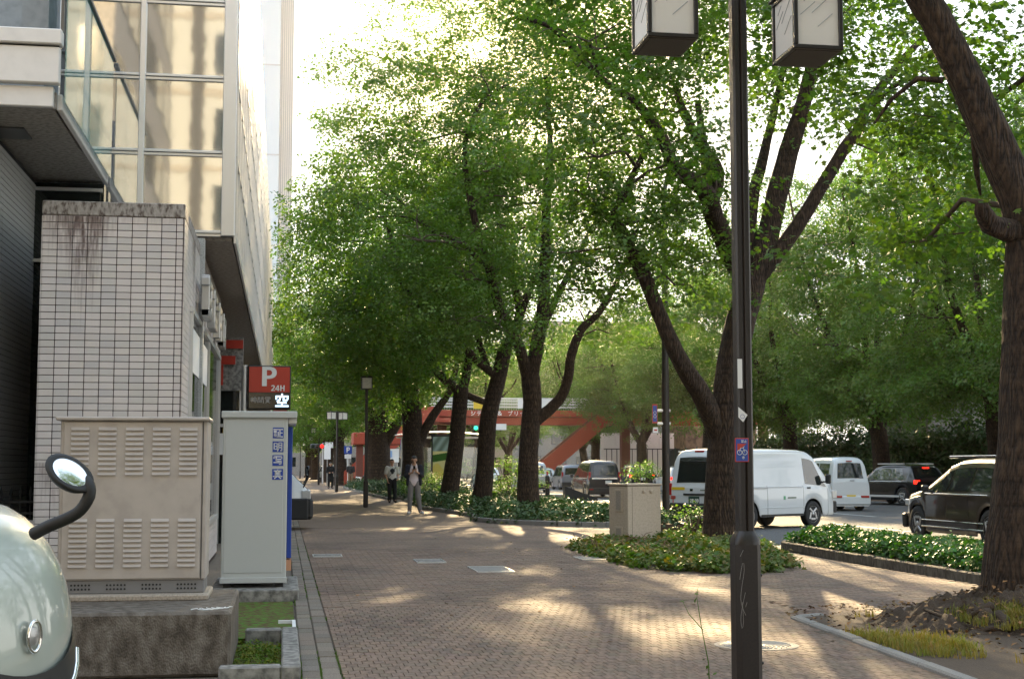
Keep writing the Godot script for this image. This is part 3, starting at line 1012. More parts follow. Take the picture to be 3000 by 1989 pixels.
func parking_sign() -> void:
	var z := 21.2
	var t := thing("parking_sign", "red and black parking sign with a white P and 24H", "sign", w(0, 0, z))
	var m := MB.new()
	m.tube([Vector3(-0.57, 0, 0), Vector3(-0.57, 2.9, 0)], [0.045, 0.045], 12)
	obj("post", m, M.steel, t)
	bx("bracket", t, M.alu_dark, Vector3(-0.5, 2.75, 0), Vector3(0.1, 0.05, 0.05))
	bx("bracket", t, M.alu_dark, Vector3(-0.5, 2.35, 0), Vector3(0.1, 0.05, 0.05))
	bx("cabinet", t, M.black, Vector3(-0.21, 2.575, -0.02), Vector3(0.62, 0.64, 0.16), 0.01)
	bx("red_face", t, M.red, Vector3(-0.21, 2.69, 0.062), Vector3(0.585, 0.37, 0.012))
	bx("black_face", t, M.black_gloss, Vector3(-0.21, 2.385, 0.062), Vector3(0.585, 0.225, 0.012))
	var o := obj("letter", text_mesh("P", 0.29), M.white_print, t)
	o.position = Vector3(-0.225, 2.73, 0.072)
	o.scale = Vector3(1.15, 1, 1)
	o = obj("letter", text_mesh("24H", 0.085), M.white_print, t)
	o.position = Vector3(-0.085, 2.565, 0.072)
	var g := MB.new()
	glyphs(g, "時間貸", Vector3(-0.475, 2.35, 0.069), Vector3.RIGHT, Vector3.UP, 0.085, Vector3(0.1, 0, 0), 0.11, 0.003)
	obj("character", g, mat(lin(0.42, 0.4, 0.38), 0.6), t)
	# LED display, lit
	var lm := mat(Color(0.1, 0.12, 0.15), 0.5)
	lm.emission_enabled = true
	lm.emission = Color(0.78, 0.9, 1.0)
	lm.emission_energy_multiplier = 0.55
	g = MB.new()
	glyphs(g, "空", Vector3(-0.118, 2.29, 0.07), Vector3.RIGHT, Vector3.UP, 0.185, Vector3.ZERO, 0.135, 0.003)
	obj("led_display", g, lm, t)
	bx("lower_plate", t, M.red, Vector3(-0.05, 2.215, 0.0), Vector3(0.2, 0.07, 0.03))

func lot_kerbs() -> void:
	var t := thing("planter_kerb", "weathered concrete kerb framing a mossy pit beside the plinth", "kerb")
	bx("bar", t, M.concrete, w(0.075, 0.0, 11.1), Vector3(0.13, 0.16, 2.4), 0.012)
	bx("bar", t, M.concrete, w(-0.14, 0.0, 12.23), Vector3(0.296, 0.155, 0.13), 0.012)
	bx("bar", t, M.concrete, w(-0.2, 0.0, 9.98), Vector3(0.416, 0.155, 0.13), 0.012)
	bx("marker", t, M.white, w(0.115, 0.05, 12.7), Vector3(0.03, 0.03, 0.6))
	bx("marker", t, M.white, w(0.04, 0.05, 12.985), Vector3(0.12, 0.028, 0.03))
const T1_LIMBS := [[[6.75,-0.05,12.3,0.57],[6.71,0.07,12.3,0.405],[6.69,0.54,12.3,0.331],[6.74,1.13,12.3,0.285],[6.8,1.73,12.3,0.267],[6.84,2.33,12.3,0.258],[6.87,2.93,12.3,0.248],[6.88,3.5,12.3,0.239]],[[6.88,3.48,12.3,0.208],[6.81,3.87,12.3,0.2],[6.56,4.44,12.3,0.176],[6.32,4.97,12.3,0.16],[6.07,5.45,12.3,0.152],[5.79,5.94,12.3,0.144],[5.46,6.42,12.3,0.12],[5.04,6.98,12.3,0.08]],[[6.88,3.59,12.3,0.13],[6.62,3.6,12.22,0.11],[6.38,3.63,12.1,0.095],[6.23,3.73,11.95,0.075],[6.2250000000000005,3.79,11.95,0.06]],[[6.85,3.34,12.3,0.16],[7.28,4.12,12.43,0.16],[7.69,5.1,12.6,0.136],[8.11,6.51,12.83,0.104]],[[6.06,5.02,12.3,0.032],[5.84,5.05,12.38,0.024],[5.63,4.87,12.5,0.02],[5.52,4.67,12.65,0.012]],[[6.14,5.39,12.3,0.05],[6.34,5.04,12.42,0.045],[6.48,4.66,12.54,0.04],[6.56,4.22,12.66,0.028],[6.65,4.04,12.78,0.012]]]
const T2_LIMBS := [[[7.83,-0.05,25.0,0.4],[7.83,0.21,25.0,0.33],[7.84,0.87,25.0,0.3],[7.91,2.03,25.0,0.28],[8.05,3.22,25.0,0.27],[8.27,4.25,25.0,0.27],[8.45,4.81,25.0,0.25]],[[7.81,1.96,25.0,0.19],[7.49,2.57,24.79,0.19],[7.17,2.94,24.5,0.17],[6.75,3.44,24.12,0.145],[6.41,4.11,24.0,0.13],[6.08,4.85,23.88,0.12],[5.74,5.35,23.75,0.11],[5.57,5.7,23.62,0.09],[5.77,6.21,23.5,0.06],[6.12,6.94,23.38,0.04]],[[5.9,5.85,25.0,0.06],[5.49,6.03,24.67,0.05],[5.0,6.24,24.2,0.03]],[[8.4,4.73,25.0,0.2],[8.0,5.25,24.75,0.19],[7.58,5.89,24.4,0.17],[7.28,6.26,23.95,0.15],[6.7,6.6,23.8,0.12],[6.43,7.09,23.65,0.1],[5.93,7.65,23.5,0.08],[5.36,7.96,23.35,0.06],[4.81,8.42,23.2,0.05],[4.33,8.8,23.05,0.04],[3.72,8.87,22.9,0.03]],[[7.72,6.24,25.0,0.13],[7.89,6.84,25.12,0.12],[7.62,7.44,25.3,0.1],[7.36,8.06,25.52,0.08],[7.22,8.57,25.6,0.06]],[[7.84,6.0,25.0,0.1],[7.72,6.86,25.25,0.09],[7.75,7.51,25.6,0.08],[7.79,8.37,26.05,0.06]],[[8.46,4.73,25.0,0.22],[8.84,5.87,25.0,0.2],[9.02,6.6,25.0,0.2],[9.28,7.43,25.0,0.18],[9.55,8.26,25.0,0.14],[9.74,9.18,25.0,0.1],[9.84,10.18,25.0,0.08],[9.78,11.19,25.0,0.05]],[[8.53,4.81,25.0,0.15],[9.21,5.7,24.88,0.14],[9.74,6.57,24.7,0.12],[10.17,7.34,24.48,0.11],[10.35,7.57,24.4,0.1],[10.45,7.96,24.32,0.09],[10.94,8.61,24.25,0.08],[11.34,9.09,24.18,0.06],[11.91,9.67,24.1,0.05]],[[10.6,7.68,25.0,0.06],[10.69,8.01,24.79,0.05],[11.22,8.53,24.5,0.05],[11.64,8.52,24.12,0.03]],[[8.47,4.89,25.0,0.13],[8.57,6.24,25.29,0.12],[8.93,7.16,25.7,0.1],[9.4,8.4,26.23,0.07],[9.75,9.59,26.4,0.05]]]
const T3_LIMBS := [[[7.23,-0.05,42.0,0.43],[7.22,0.32,42.0,0.344],[7.21,1.15,42.0,0.301],[7.27,2.44,42.0,0.284],[7.34,3.34,42.0,0.284],[7.28,4.12,42.0,0.284]],[[7.29,3.99,42.0,0.232],[7.48,5.03,42.0,0.206],[7.68,6.34,42.0,0.189],[7.72,7.65,42.0,0.155],[7.77,9.24,42.0,0.129],[7.89,11.24,42.0,0.086],[7.76,13.25,42.0,0.052]],[[7.18,4.14,42.0,0.189],[6.83,5.12,41.67,0.155],[6.17,6.22,41.2,0.138],[5.83,7.15,40.6,0.129],[5.48,8.12,40.4,0.112],[5.14,9.47,40.2,0.086],[5.05,10.68,40.0,0.069],[5.46,11.79,39.8,0.052],[6.3,12.4,39.6,0.034]],[[7.45,2.82,42.0,0.189],[8.08,3.4,41.75,0.163],[8.28,3.96,41.4,0.146],[8.32,4.7,40.95,0.138],[8.61,5.45,40.8,0.12],[9.1,5.95,40.65,0.103],[9.66,6.97,40.5,0.069],[10.15,8.24,40.35,0.043]],[[7.45,5.16,42.0,0.12],[8.21,6.65,42.38,0.103],[8.86,7.81,42.9,0.077],[9.7,9.3,43.58,0.043]],[[6.03,7.35,42.0,0.086],[5.18,8.19,42.5,0.077],[4.19,8.81,43.2,0.069],[3.19,10.03,44.1,0.043]]]
const T4_LIMBS := [[[6.97,-0.05,50.6,0.43],[7.01,0.34,50.6,0.361],[7.12,1.41,50.6,0.318],[7.27,3.26,50.6,0.301],[7.58,4.5,50.6,0.284],[7.84,5.67,50.6,0.258]],[[7.58,4.66,50.6,0.163],[6.91,5.09,50.27,0.146],[6.23,5.66,49.8,0.129],[5.39,6.36,49.2,0.12],[4.47,7.23,49.0,0.103],[3.92,7.79,48.8,0.086],[3.6,9.11,48.6,0.069],[3.2,10.26,48.4,0.043]],[[7.82,5.6,50.6,0.172],[8.4,7.03,50.77,0.155],[7.96,8.96,51.0,0.129],[7.68,10.6,51.3,0.086],[7.54,12.55,51.4,0.06]],[[7.82,5.52,50.6,0.172],[8.19,6.37,50.48,0.172],[8.56,7.45,50.3,0.129],[9.08,8.85,50.08,0.086]],[[7.19,5.04,50.6,0.129],[6.84,6.39,50.93,0.112],[6.74,8.19,51.4,0.086],[6.65,10.04,52.0,0.052]]]
const T5_LIMBS := [[[6.69,-0.05,58.3,0.473],[6.78,0.71,58.3,0.378],[6.95,1.94,58.3,0.335],[7.12,3.53,58.3,0.318],[7.23,4.69,58.3,0.301]],[[7.16,4.51,58.3,0.189],[6.19,5.28,57.97,0.172],[5.69,6.3,57.5,0.155],[5.19,7.46,56.9,0.129],[4.65,8.13,56.7,0.103],[4.36,9.32,56.5,0.086],[4.08,11.02,56.3,0.052]],[[7.23,4.6,58.3,0.206],[7.53,5.69,58.47,0.172],[7.34,7.51,58.7,0.129],[7.19,9.36,59.0,0.086],[6.83,11.57,59.1,0.052]],[[7.19,4.51,58.3,0.172],[7.69,4.28,58.3,0.146],[8.34,4.04,58.3,0.129]]]
const T6_LIMBS := [[[6.45,-0.05,72.0,0.75],[6.46,0.98,72.0,0.58],[6.46,2.28,72.0,0.53],[6.38,4.02,72.0,0.5],[6.26,5.55,72.0,0.45]],[[6.65,2.5,72.0,0.28],[7.45,4.02,71.79,0.22],[8.29,5.32,71.5,0.16],[8.68,7.05,71.12,0.1]],[[6.24,5.33,72.0,0.3],[5.7,7.52,72.0,0.25],[5.03,9.71,72.0,0.15],[4.35,11.9,72.0,0.08]],[[6.33,5.33,72.0,0.3],[6.82,7.55,72.21,0.2],[7.16,10.25,72.5,0.12],[7.07,13.0,72.88,0.06]]]
const T7_LIMBS := [[[6.08,-0.05,92.0,1.05],[6.04,1.13,92.0,0.85],[6.0,2.51,92.0,0.8],[5.89,5.01,92.0,0.72],[5.77,6.96,92.0,0.6]],[[6.36,2.79,92.0,0.4],[7.08,4.04,91.79,0.32],[7.83,5.28,91.5,0.22],[8.33,7.48,91.12,0.12]],[[5.69,6.68,92.0,0.4],[4.92,9.19,92.12,0.3],[3.93,12.0,92.3,0.15]],[[5.85,6.68,92.0,0.4],[6.31,9.78,92.21,0.3],[6.45,13.2,92.5,0.15]]]

# ---------------------------------------------------------------- vegetation
var sprays := []
var sprays_far := []
var ivy_mesh := []
var leaf_mat: StandardMaterial3D
var ivy_mat: StandardMaterial3D

func leaf(m: MB, at: Vector3, bs: Basis, s: float, lobed: bool) -> void:
	# small folded leaf lying in the local xz plane, tip along +z
	var pts := [Vector3(0, 0, 0), Vector3(0.22, 0.05, 0.12), Vector3(0.55, 0.02, 0.3), Vector3(0.27, 0.06, 0.5), Vector3(0.42, 0.0, 0.78), Vector3(0.12, 0.03, 0.72), Vector3(0, -0.08, 1.1), Vector3(-0.12, 0.03, 0.72), Vector3(-0.42, 0.0, 0.78), Vector3(-0.27, 0.06, 0.5), Vector3(-0.55, 0.02, 0.3), Vector3(-0.22, 0.05, 0.12)]
	if not lobed: pts = [Vector3(0, 0, 0), Vector3(0.34, 0.06, 0.45), Vector3(0, -0.06, 1.05), Vector3(-0.34, 0.06, 0.45)]
	var b := m.v.size()
	var nn := bs * Vector3.UP
	for p in pts:
		m.v.append(at + bs * (p * s)); m.n.append(nn); m.c.append(m.col); m.uv.append(Vector2.ZERO)
	if lobed:
		var ctr := m.v.size()
		m.v.append(at + bs * (Vector3(0, -0.02, 0.45) * s)); m.n.append(nn); m.c.append(m.col); m.uv.append(Vector2.ZERO)
		for i in pts.size():
			m.ix.append(ctr); m.ix.append(b + i); m.ix.append(b + (i + 1) % pts.size())
	else:
		for t in [b, b + 1, b + 2, b, b + 2, b + 3]: m.ix.append(t)

func rand_basis(tilt: float) -> Basis:
	var b := Basis(Vector3.UP, rnd(0, TAU))
	return b * Basis(Vector3.RIGHT, rnd(-tilt, tilt)) * Basis(Vector3.BACK, rnd(-tilt, tilt))

func make_sprays() -> void:
	rng.seed = 303
	leaf_mat = mat(lin(0.122, 0.2, 0.046), 0.5)
	leaf_mat.vertex_color_use_as_albedo = true
	leaf_mat.backlight_enabled = true
	leaf_mat.backlight = Color(0.9, 1.0, 0.55)
	ivy_mat = mat(lin(0.055, 0.1, 0.028), 0.58)
	ivy_mat.vertex_color_use_as_albedo = true
	ivy_mat.backlight_enabled = true
	ivy_mat.backlight = Color(0.35, 0.5, 0.15)
	for k in 4:
		# flat layered spray, about 0.5 m across
		var m := MB.new()
		for j in 46:
			var a := rnd(0, TAU)
			var r := sqrt(rng.randf()) * 0.42
			var p := Vector3(cos(a) * r, rnd(-0.1, 0.1) - r * r * 0.35, sin(a) * r)
			m.col = Color(rnd(0.8, 1.25), rnd(0.85, 1.15), rnd(0.7, 1.1))
			var bs := Basis(Vector3.UP, -a + PI / 2 + rnd(-1.2, 1.2)) * Basis(Vector3.RIGHT, rnd(-0.15, 0.85)) * Basis(Vector3.BACK, rnd(-0.5, 0.5))
			leaf(m, p, bs, rnd(0.06, 0.09), true)
		sprays.append(m.mesh())
	for k in 3:
		var m := MB.new()
		for j in 44:
			var a := rnd(0, TAU)
			var r := sqrt(rng.randf()) * 0.52
			var p := Vector3(cos(a) * r, rnd(-0.16, 0.16) - r * r * 0.4, sin(a) * r)
			m.col = Color(rnd(0.75, 1.25), rnd(0.85, 1.15), rnd(0.7, 1.1))
			var bs := Basis(Vector3.UP, -a + PI / 2 + rnd(-1.2, 1.2)) * Basis(Vector3.RIGHT, rnd(-0.15, 1.0)) * Basis(Vector3.BACK, rnd(-0.6, 0.6))
			leaf(m, p, bs, rnd(0.1, 0.155), false)
		sprays_far.append(m.mesh())
	for k in 3:
		var m := MB.new()
		for j in 14:
			var p := Vector3(rnd(-0.16, 0.16), rnd(-0.05, 0.07), rnd(-0.16, 0.16))
			m.col = Color(rnd(0.7, 1.4), rnd(0.8, 1.25), rnd(0.6, 1.2))
			leaf(m, p, rand_basis(0.75), rnd(0.05, 0.09), k > 0)
		ivy_mesh.append(m.mesh())

func multi(called: String, mesh: Mesh, xf: Array, cols: Array, material: Material, parent: Node) -> MultiMeshInstance3D:
	var mm := MultiMesh.new()
	mm.transform_format = MultiMesh.TRANSFORM_3D
	mm.use_colors = true
	mm.mesh = mesh
	mm.instance_count = xf.size()
	for i in xf.size():
		mm.set_instance_transform(i, xf[i])
		mm.set_instance_color(i, cols[i])
	var o := MultiMeshInstance3D.new()
	o.multimesh = mm
	o.material_override = material
	if parent == null:
		o.name = numbered(called)
		add_child(o)
	else:
		o.name = called
		parent.add_child(o, true)
	return o

func subdivide(pts: Array, rad: Array, step: float, wob: float) -> Array:
	# Catmull-Rom through the given joints, with a little wander
	var op := []
	var orr := []
	var n := pts.size()
	for i in n - 1:
		var p0: Vector3 = pts[maxi(i - 1, 0)]
		var p1: Vector3 = pts[i]
		var p2: Vector3 = pts[i + 1]
		var p3: Vector3 = pts[mini(i + 2, n - 1)]
		var k := maxi(1, int(p1.distance_to(p2) / step))
		for j in k:
			var f := float(j) / k
			var q := p1.cubic_interpolate(p2, p0, p3, f)
			if j > 0: q += Vector3(rnd(-wob, wob), rnd(-wob, wob) * 0.4, rnd(-wob, wob))
			op.append(q)
			orr.append(lerpf(rad[i], rad[i + 1], f))
	op.append(pts[-1])
	orr.append(rad[-1])
	return [op, orr]

# limbs: list of [[x,y,z,r],...] in scene metres; lobes: [centre, radii, clusters]
func make_tree(called: String, label: String, group: String, limbs: Array, lobes: Array, per: int, sd: int, bark: Material, lm: Material, near: bool, sides := 14) -> Node3D:
	rng.seed = sd
	var b0: Array = limbs[0][0]
	var base := w(b0[0], 0.0, b0[2])
	var t := thing(called, label, "tree", base, 0.0, group)
	var nodes := []
	for i in limbs.size():
		var pts := []
		var rad := []
		for q in limbs[i]:
			pts.append(w(q[0], q[1], q[2]) - base)
			rad.append(q[3])
		var sm := subdivide(pts, rad, 0.16 if near else 0.4, 0.004 if i == 0 else 0.01)
		var m := MB.new()
		m.tube(sm[0], sm[1], sides if i < 2 else maxi(7, sides - 4), true, 0.1 if near else 0.07, i * 1.7 + sd)
		obj("trunk" if i == 0 else "limb", m, bark, t)
		if i > 0:
			for j in range(1, sm[0].size()): nodes.append([sm[0][j], sm[1][j]])
		else:
			nodes.append([sm[0][-1], sm[1][-1]])
	var tw := MB.new()
	var src := sprays if near else sprays_far
	var xf := []
	var cl := []
	for k in src.size():
		xf.append([]); cl.append([])
	for lb in lobes:
		var c: Vector3 = lb[0] - base
		var rd: Vector3 = lb[1]
		var placed := []
		for q in int(lb[2]):
			var p := Vector3.ZERO
			for tries in 12:
				var d := Vector3(rnd(-1, 1), rnd(-1, 1), rnd(-1, 1))
				if d.length() > 1.0 or d.length() < 0.35: continue
				p = c + d * rd
				var ok := true
				for o in placed:
					if o.distance_to(p) < 0.8 * (1.0 if near else 1.5): ok = false
				if ok: break
			if p == Vector3.ZERO: continue
			placed.append(p)
			# twig from the nearest limb or twig, preferably from below
			var best: Array = nodes[0]
			var bd := 1e9
			for nd in nodes:
				var dv: Vector3 = p - nd[0]
				var dd: float = Vector2(dv.x, dv.z).length() * 1.25 + absf(dv.y) + maxf(0.0, -dv.y) * 1.5
				if dd < bd:
					bd = dd
					best = nd
			if bd < 5.5:
				var a: Vector3 = best[0]
				var wv := minf(0.35, bd * 0.13)
				var mid := a.lerp(p, 0.45) + Vector3(rnd(-wv, wv), rnd(0.0, wv * 1.4), rnd(-wv, wv))
				var mid2 := a.lerp(p, 0.78) + Vector3(rnd(-wv, wv), rnd(-0.1, wv), rnd(-wv, wv)) * 0.7
				var r0: float = minf(best[1] * 0.65, 0.014 + 0.011 * bd)
				tw.tube([a, a.lerp(mid, 0.5) + Vector3(rnd(-wv, wv), rnd(0, wv), rnd(-wv, wv)) * 0.3, mid, mid2, p], [r0, r0 * 0.9, r0 * 0.75, r0 * 0.6, 0.008], 5, false)
				nodes.append([mid, r0 * 0.75]); nodes.append([mid2, r0 * 0.6])
			var hue := rnd(0.82, 1.2)
			var n := int(per * rnd(0.65, 1.35))
			var sp := rnd(0.8, 1.25) * (1.0 if near else 1.45)
			for j in n:
				var d2 := Vector3(rng.randfn(0, 0.4), rng.randfn(0, 0.27), rng.randfn(0, 0.4)) * sp
				var sc := rnd(0.8, 1.25)
				var bs := rand_basis(0.6).scaled(Vector3(sc, sc, sc))
				var k := rng.randi() % src.size()
				if in_gap(base + p + d2): continue
				xf[k].append(Transform3D(bs, p + d2))
				var g := hue * rnd(0.85, 1.15)
				cl[k].append(Color(g * rnd(0.9, 1.12), g, g * rnd(0.85, 1.05)))
	if tw.v.size():
		var br := obj("branches", tw, M.twig, t)
		br.set_meta("kind", "stuff")
	for k in src.size():
		if xf[k].size():
			var o := multi("crown", src[k], xf[k], cl[k], lm, t)
			o.set_meta("kind", "stuff")
	return t

# a tree grown from rules: short trunk forking into rising limbs
func auto_limbs(x: float, z: float, h: float, r: float, spread: float, sd: int) -> Array:
	rng.seed = sd
	var out := []
	var fork := h * rnd(0.2, 0.27)
	var lx := rnd(-0.3, 0.3)
	out.append([[x, -0.05, z, r * 1.5], [x, 0.35, z, r * 1.08], [x + lx * 0.4, fork * 0.6, z, r], [x + lx, fork, z + rnd(-0.2, 0.2), r * 0.92]])
	var n := 5
	for i in n:
		var a := TAU * (i + rnd(-0.25, 0.25)) / n
		var q := []
		var sx := cos(a) * spread
		var sz := sin(a) * spread
		for j in 5:
			var f := j / 4.0
			var o := pow(f, 0.85)
			q.append([x + lx + sx * o * rnd(0.9, 1.1), fork * (0.96) + (h * rnd(0.8, 0.9) - fork) * pow(f, 1.1), z + sz * o * rnd(0.9, 1.1), maxf(0.04, r * 0.6 * (1.0 - f * 0.9))])
		out.append(q)
	return out

# openings between the boughs: [x, z, radius] of the sun flecks they let fall on the pavement
const GAPS := [[1.18, 15.9, 0.5], [2.35, 14.1, 0.34], [2.9, 33.1, 0.4], [2.07, 31.9, 0.3], [5.2, 42.5, 0.4], [5.0, 16.5, 0.5], [5.1, 20.9, 0.5], [3.9, 11.4, 0.5], [4.0, 9.4, 0.4], [0.44, 29.7, 0.3], [3.1, 11.8, 0.4], [3.4, 19.0, 0.35], [5.9, 14.0, 0.45], [5.8, 28.0, 0.5]]

func in_gap(p: Vector3) -> bool:
	for q in GAPS:
		var d := p - w(q[0], 0, q[1])
		var s := w(0.158, 0.284, 0.946).normalized()
		if (d - s * d.dot(s)).length() < q[2] * 0.6 + 0.16: return true
	return false

func lobe(x: float, y: float, z: float, rx: float, ry: float, rz: float, n: float) -> Array:
	return [w(x, y, z), Vector3(rx, ry, rz), n]

func build_trees() -> void:
	make_sprays()
	var g := "street trees along the pavement"
	make_tree("street_tree", "huge dark trunked tree with knotted roots by the lamp post", g, T1_LIMBS, [
		lobe(5.6, 8.2, 13.5, 4.2, 2.2, 3.6, 60), lobe(7.3, 5.4, 14.4, 1.3, 1.0, 1.2, 10), lobe(6.9, 4.0, 14.2, 0.9, 0.5, 0.9, 5), lobe(3.2, 7.7, 13.0, 2.2, 1.2, 2.2, 18)], 9, 11, M.bark, leaf_mat, true, 22)
	make_tree("street_tree", "forked tree standing in the ivy mound behind the lamp post", g, T2_LIMBS, [
		lobe(5.8, 8.0, 23.5, 2.6, 2.2, 2.4, 48), lobe(8.4, 9.5, 25.5, 3.0, 1.6, 3.0, 36), lobe(5.6, 5.6, 23.6, 1.5, 1.0, 1.3, 16), lobe(7.2, 4.9, 24.6, 0.9, 0.6, 0.8, 6), lobe(7.2, 6.6, 25.4, 1.2, 0.9, 1.0, 9), lobe(11.0, 8.6, 25.0, 1.6, 1.3, 1.8, 14), lobe(7.5, 11.5, 25.0, 4.2, 2.0, 4.0, 55)], 7, 22, M.bark, leaf_mat, true, 20)
	make_tree("street_tree", "tree with a burr on its trunk and a low limb bending towards the road", g, T3_LIMBS, [
		lobe(4.4, 8.9, 40.6, 4.0, 2.6, 3.4, 90), lobe(3.9, 11.7, 41.0, 3.3, 2.0, 3.0, 60), lobe(5.4, 14.4, 42.0, 3.2, 1.7, 3.0, 46), lobe(8.0, 11.6, 42, 3.8, 3.2, 3.8, 85), lobe(10.0, 7.6, 41, 2.3, 2.6, 2.6, 52), lobe(5.6, 6.2, 39.8, 2.6, 1.5, 2.0, 40)], 7, 33, M.bark, leaf_mat, true, 16)
	make_tree("street_tree", "leaning tree just left of the burred tree", g, T4_LIMBS, [
		lobe(4.4, 9.4, 50, 4.6, 3.6, 3.6, 95), lobe(8.2, 10.6, 51, 3.8, 4.2, 3.8, 80), lobe(3.9, 6.4, 49, 3.0, 1.5, 2.6, 40)], 7, 44, M.bark, leaf_mat, false, 12)
	make_tree("street_tree", "tree touching its right neighbour with a crossing limb, beside the poster panel", g, T5_LIMBS, [
		lobe(4.6, 9.6, 58, 5.2, 4.4, 3.8, 110), lobe(8.0, 9.6, 59, 3.6, 4.4, 3.6, 60), lobe(3.8, 6.0, 57, 3.6, 1.6, 2.4, 40)], 7, 55, M.bark, leaf_mat, false, 12)
	make_tree("street_tree", "stout tree directly behind the two men", g, T6_LIMBS, [
		lobe(5.0, 9.4, 72, 5.8, 4.8, 4.2, 140), lobe(4.4, 6.3, 70, 4.2, 1.6, 2.8, 40)], 8, 66, M.bark, leaf_mat, false, 12)
	make_tree("street_tree", "very thick dark trunked tree behind the single lantern lamp", g, T7_LIMBS, [
		lobe(4.6, 9.6, 92, 6.6, 5.4, 4.6, 150), lobe(3.4, 6.4, 90, 4.8, 2.0, 3.0, 50)], 8, 77, M.bark, leaf_mat, false, 12)
	var far := [[4.6, 116.0], [4.2, 140.0], [3.8, 168.0], [3.5, 200.0]]
	var names := ["first tree beyond the thick trunked tree in the pavement row", "second tree beyond the thick trunked tree in the pavement row", "third tree beyond the thick trunked tree in the pavement row", "last distant tree at the end of the pavement row"]
	for i in far.size():
		make_tree("street_tree", names[i], g, auto_limbs(far[i][0], far[i][1], 14.0, 0.5, 4.0, 80 + i), [
			lobe(far[i][0] - 0.8, 9.6, far[i][1], 6.6, 5.0, 5.0, 90), lobe(far[i][0] - 1.5, 5.4, far[i][1], 4.8, 1.6, 3.6, 26)], 13, 80 + i, M.bark, leaf_mat, false, 9)
	# the row goes on behind the camera and shades the nearest trunk
	var behind := [[7.2, -1.0, "street tree just behind the camera in the pavement row"], [7.0, -13.0, "second street tree behind the camera in the pavement row"]]
	for i in behind.size():
		make_tree("street_tree", behind[i][2], g, auto_limbs(behind[i][0], behind[i][1], 13.0, 0.34, 4.0, 140 + i), [
			lobe(behind[i][0], 8.6, behind[i][1], 5.6, 3.6, 5.4, 90), lobe(behind[i][0], 5.2, behind[i][1], 4.2, 1.2, 4.0, 24)], 12, 140 + i, M.bark, leaf_mat, false, 9)
	# trees on the far side of the road
	var g2 := "trees across the road"
	var across := [[28.4, 44.0, 17.0, "rightmost tree across the road, above the dark estate car"], [28.6, 54.0, 17.5, "tree across the road just right of the small white van"], [28.4, 65.0, 17.5, "tree across the road between the two white vans"], [28.2, 77.0, 17.0, "many limbed tree across the road above the white van roof"], [27.9, 92.0, 16.0, "tree across the road just right of the dark pole"], [28.0, 110.0, 15.0, "tree across the road in front of the grey panelled wall"], [27.6, 125.0, 15.0, "tree across the road right of the footbridge stairs"], [36.0, 52.0, 18.0, "tall back tree behind the ivy hedge, nearest the frame edge"], [37.0, 68.0, 18.0, "tall back tree behind the middle of the ivy hedge"], [38.0, 88.0, 14.0, "tall back tree behind the chain fence"], [39.0, 108.0, 14.0, "tall back tree behind the grey panelled wall"]]
	for i in across.size():
		var a: Array = across[i]
		var big: bool = a[0] > 34
		var lo: float = 7.0 if big or a[1] > 90.0 else 5.2
		make_tree("roadside_tree", a[3], g2, auto_limbs(a[0], a[1], a[2], 0.42, 4.4, 90 + i), [
			lobe(a[0], a[2] * 0.62, a[1], 6.2, a[2] * 0.36, 5.6, 130 if not big else 80), lobe(a[0] - 0.6, lo, a[1], 4.8, 1.5, 4.4, 44)], 15, 90 + i, M.bark, leaf_mat, false, 9)
	for i in 3:
		make_tree("roadside_tree", ["tree across the road right of the frame, beside the camera", "second tree across the road right of the frame", "third tree across the road right of the frame"][i], g2, auto_limbs(28.4, 31.0 - i * 13.0, 15.0, 0.42, 4.4, 150 + i), [
			lobe(28.4, 9.4, 31.0 - i * 13.0, 6.2, 5.4, 5.6, 60)], 11, 150 + i, M.bark, leaf_mat, false, 7)
	var g3 := "distant trees beyond the footbridge"
	var back := [[17.0, 150.0, "distant tree behind the left span of the footbridge"], [25.0, 160.0, "distant tree behind the middle of the footbridge"], [34.0, 150.0, "distant tree behind the footbridge stairs"], [11.0, 175.0, "distant tree left of the footbridge lettering"], [44.0, 140.0, "distant tree beyond the far wall"], [21.0, 195.0, "farthest pale tree at the end of the road"], [13.5, 136.0, "distant tree just left of the footbridge stairs foot"], [29.0, 136.0, "distant tree in front of the far block"], [9.0, 150.0, "distant tree behind the bus shelter"], [14.0, 215.0, "very far tree left of the road end"], [30.0, 190.0, "very far tree right of the road end"], [18.5, 138.0, "distant tree behind the bridge lettering"]]
	for i in back.size():
		var a: Array = back[i]
		make_tree("distant_tree", a[2], g3, auto_limbs(a[0], a[1], 15.0, 0.4, 4.4, 120 + i), [lobe(a[0], 9.4, a[1], 6.8, 5.4, 5.6, 95)], 12, 120 + i, M.bark, leaf_mat, false, 7)

# ---------------------------------------------------------------- ground cover
func inside(poly: PackedVector2Array, x: float, z: float) -> bool:
	return Geometry2D.is_point_in_polygon(Vector2(x, z), poly)

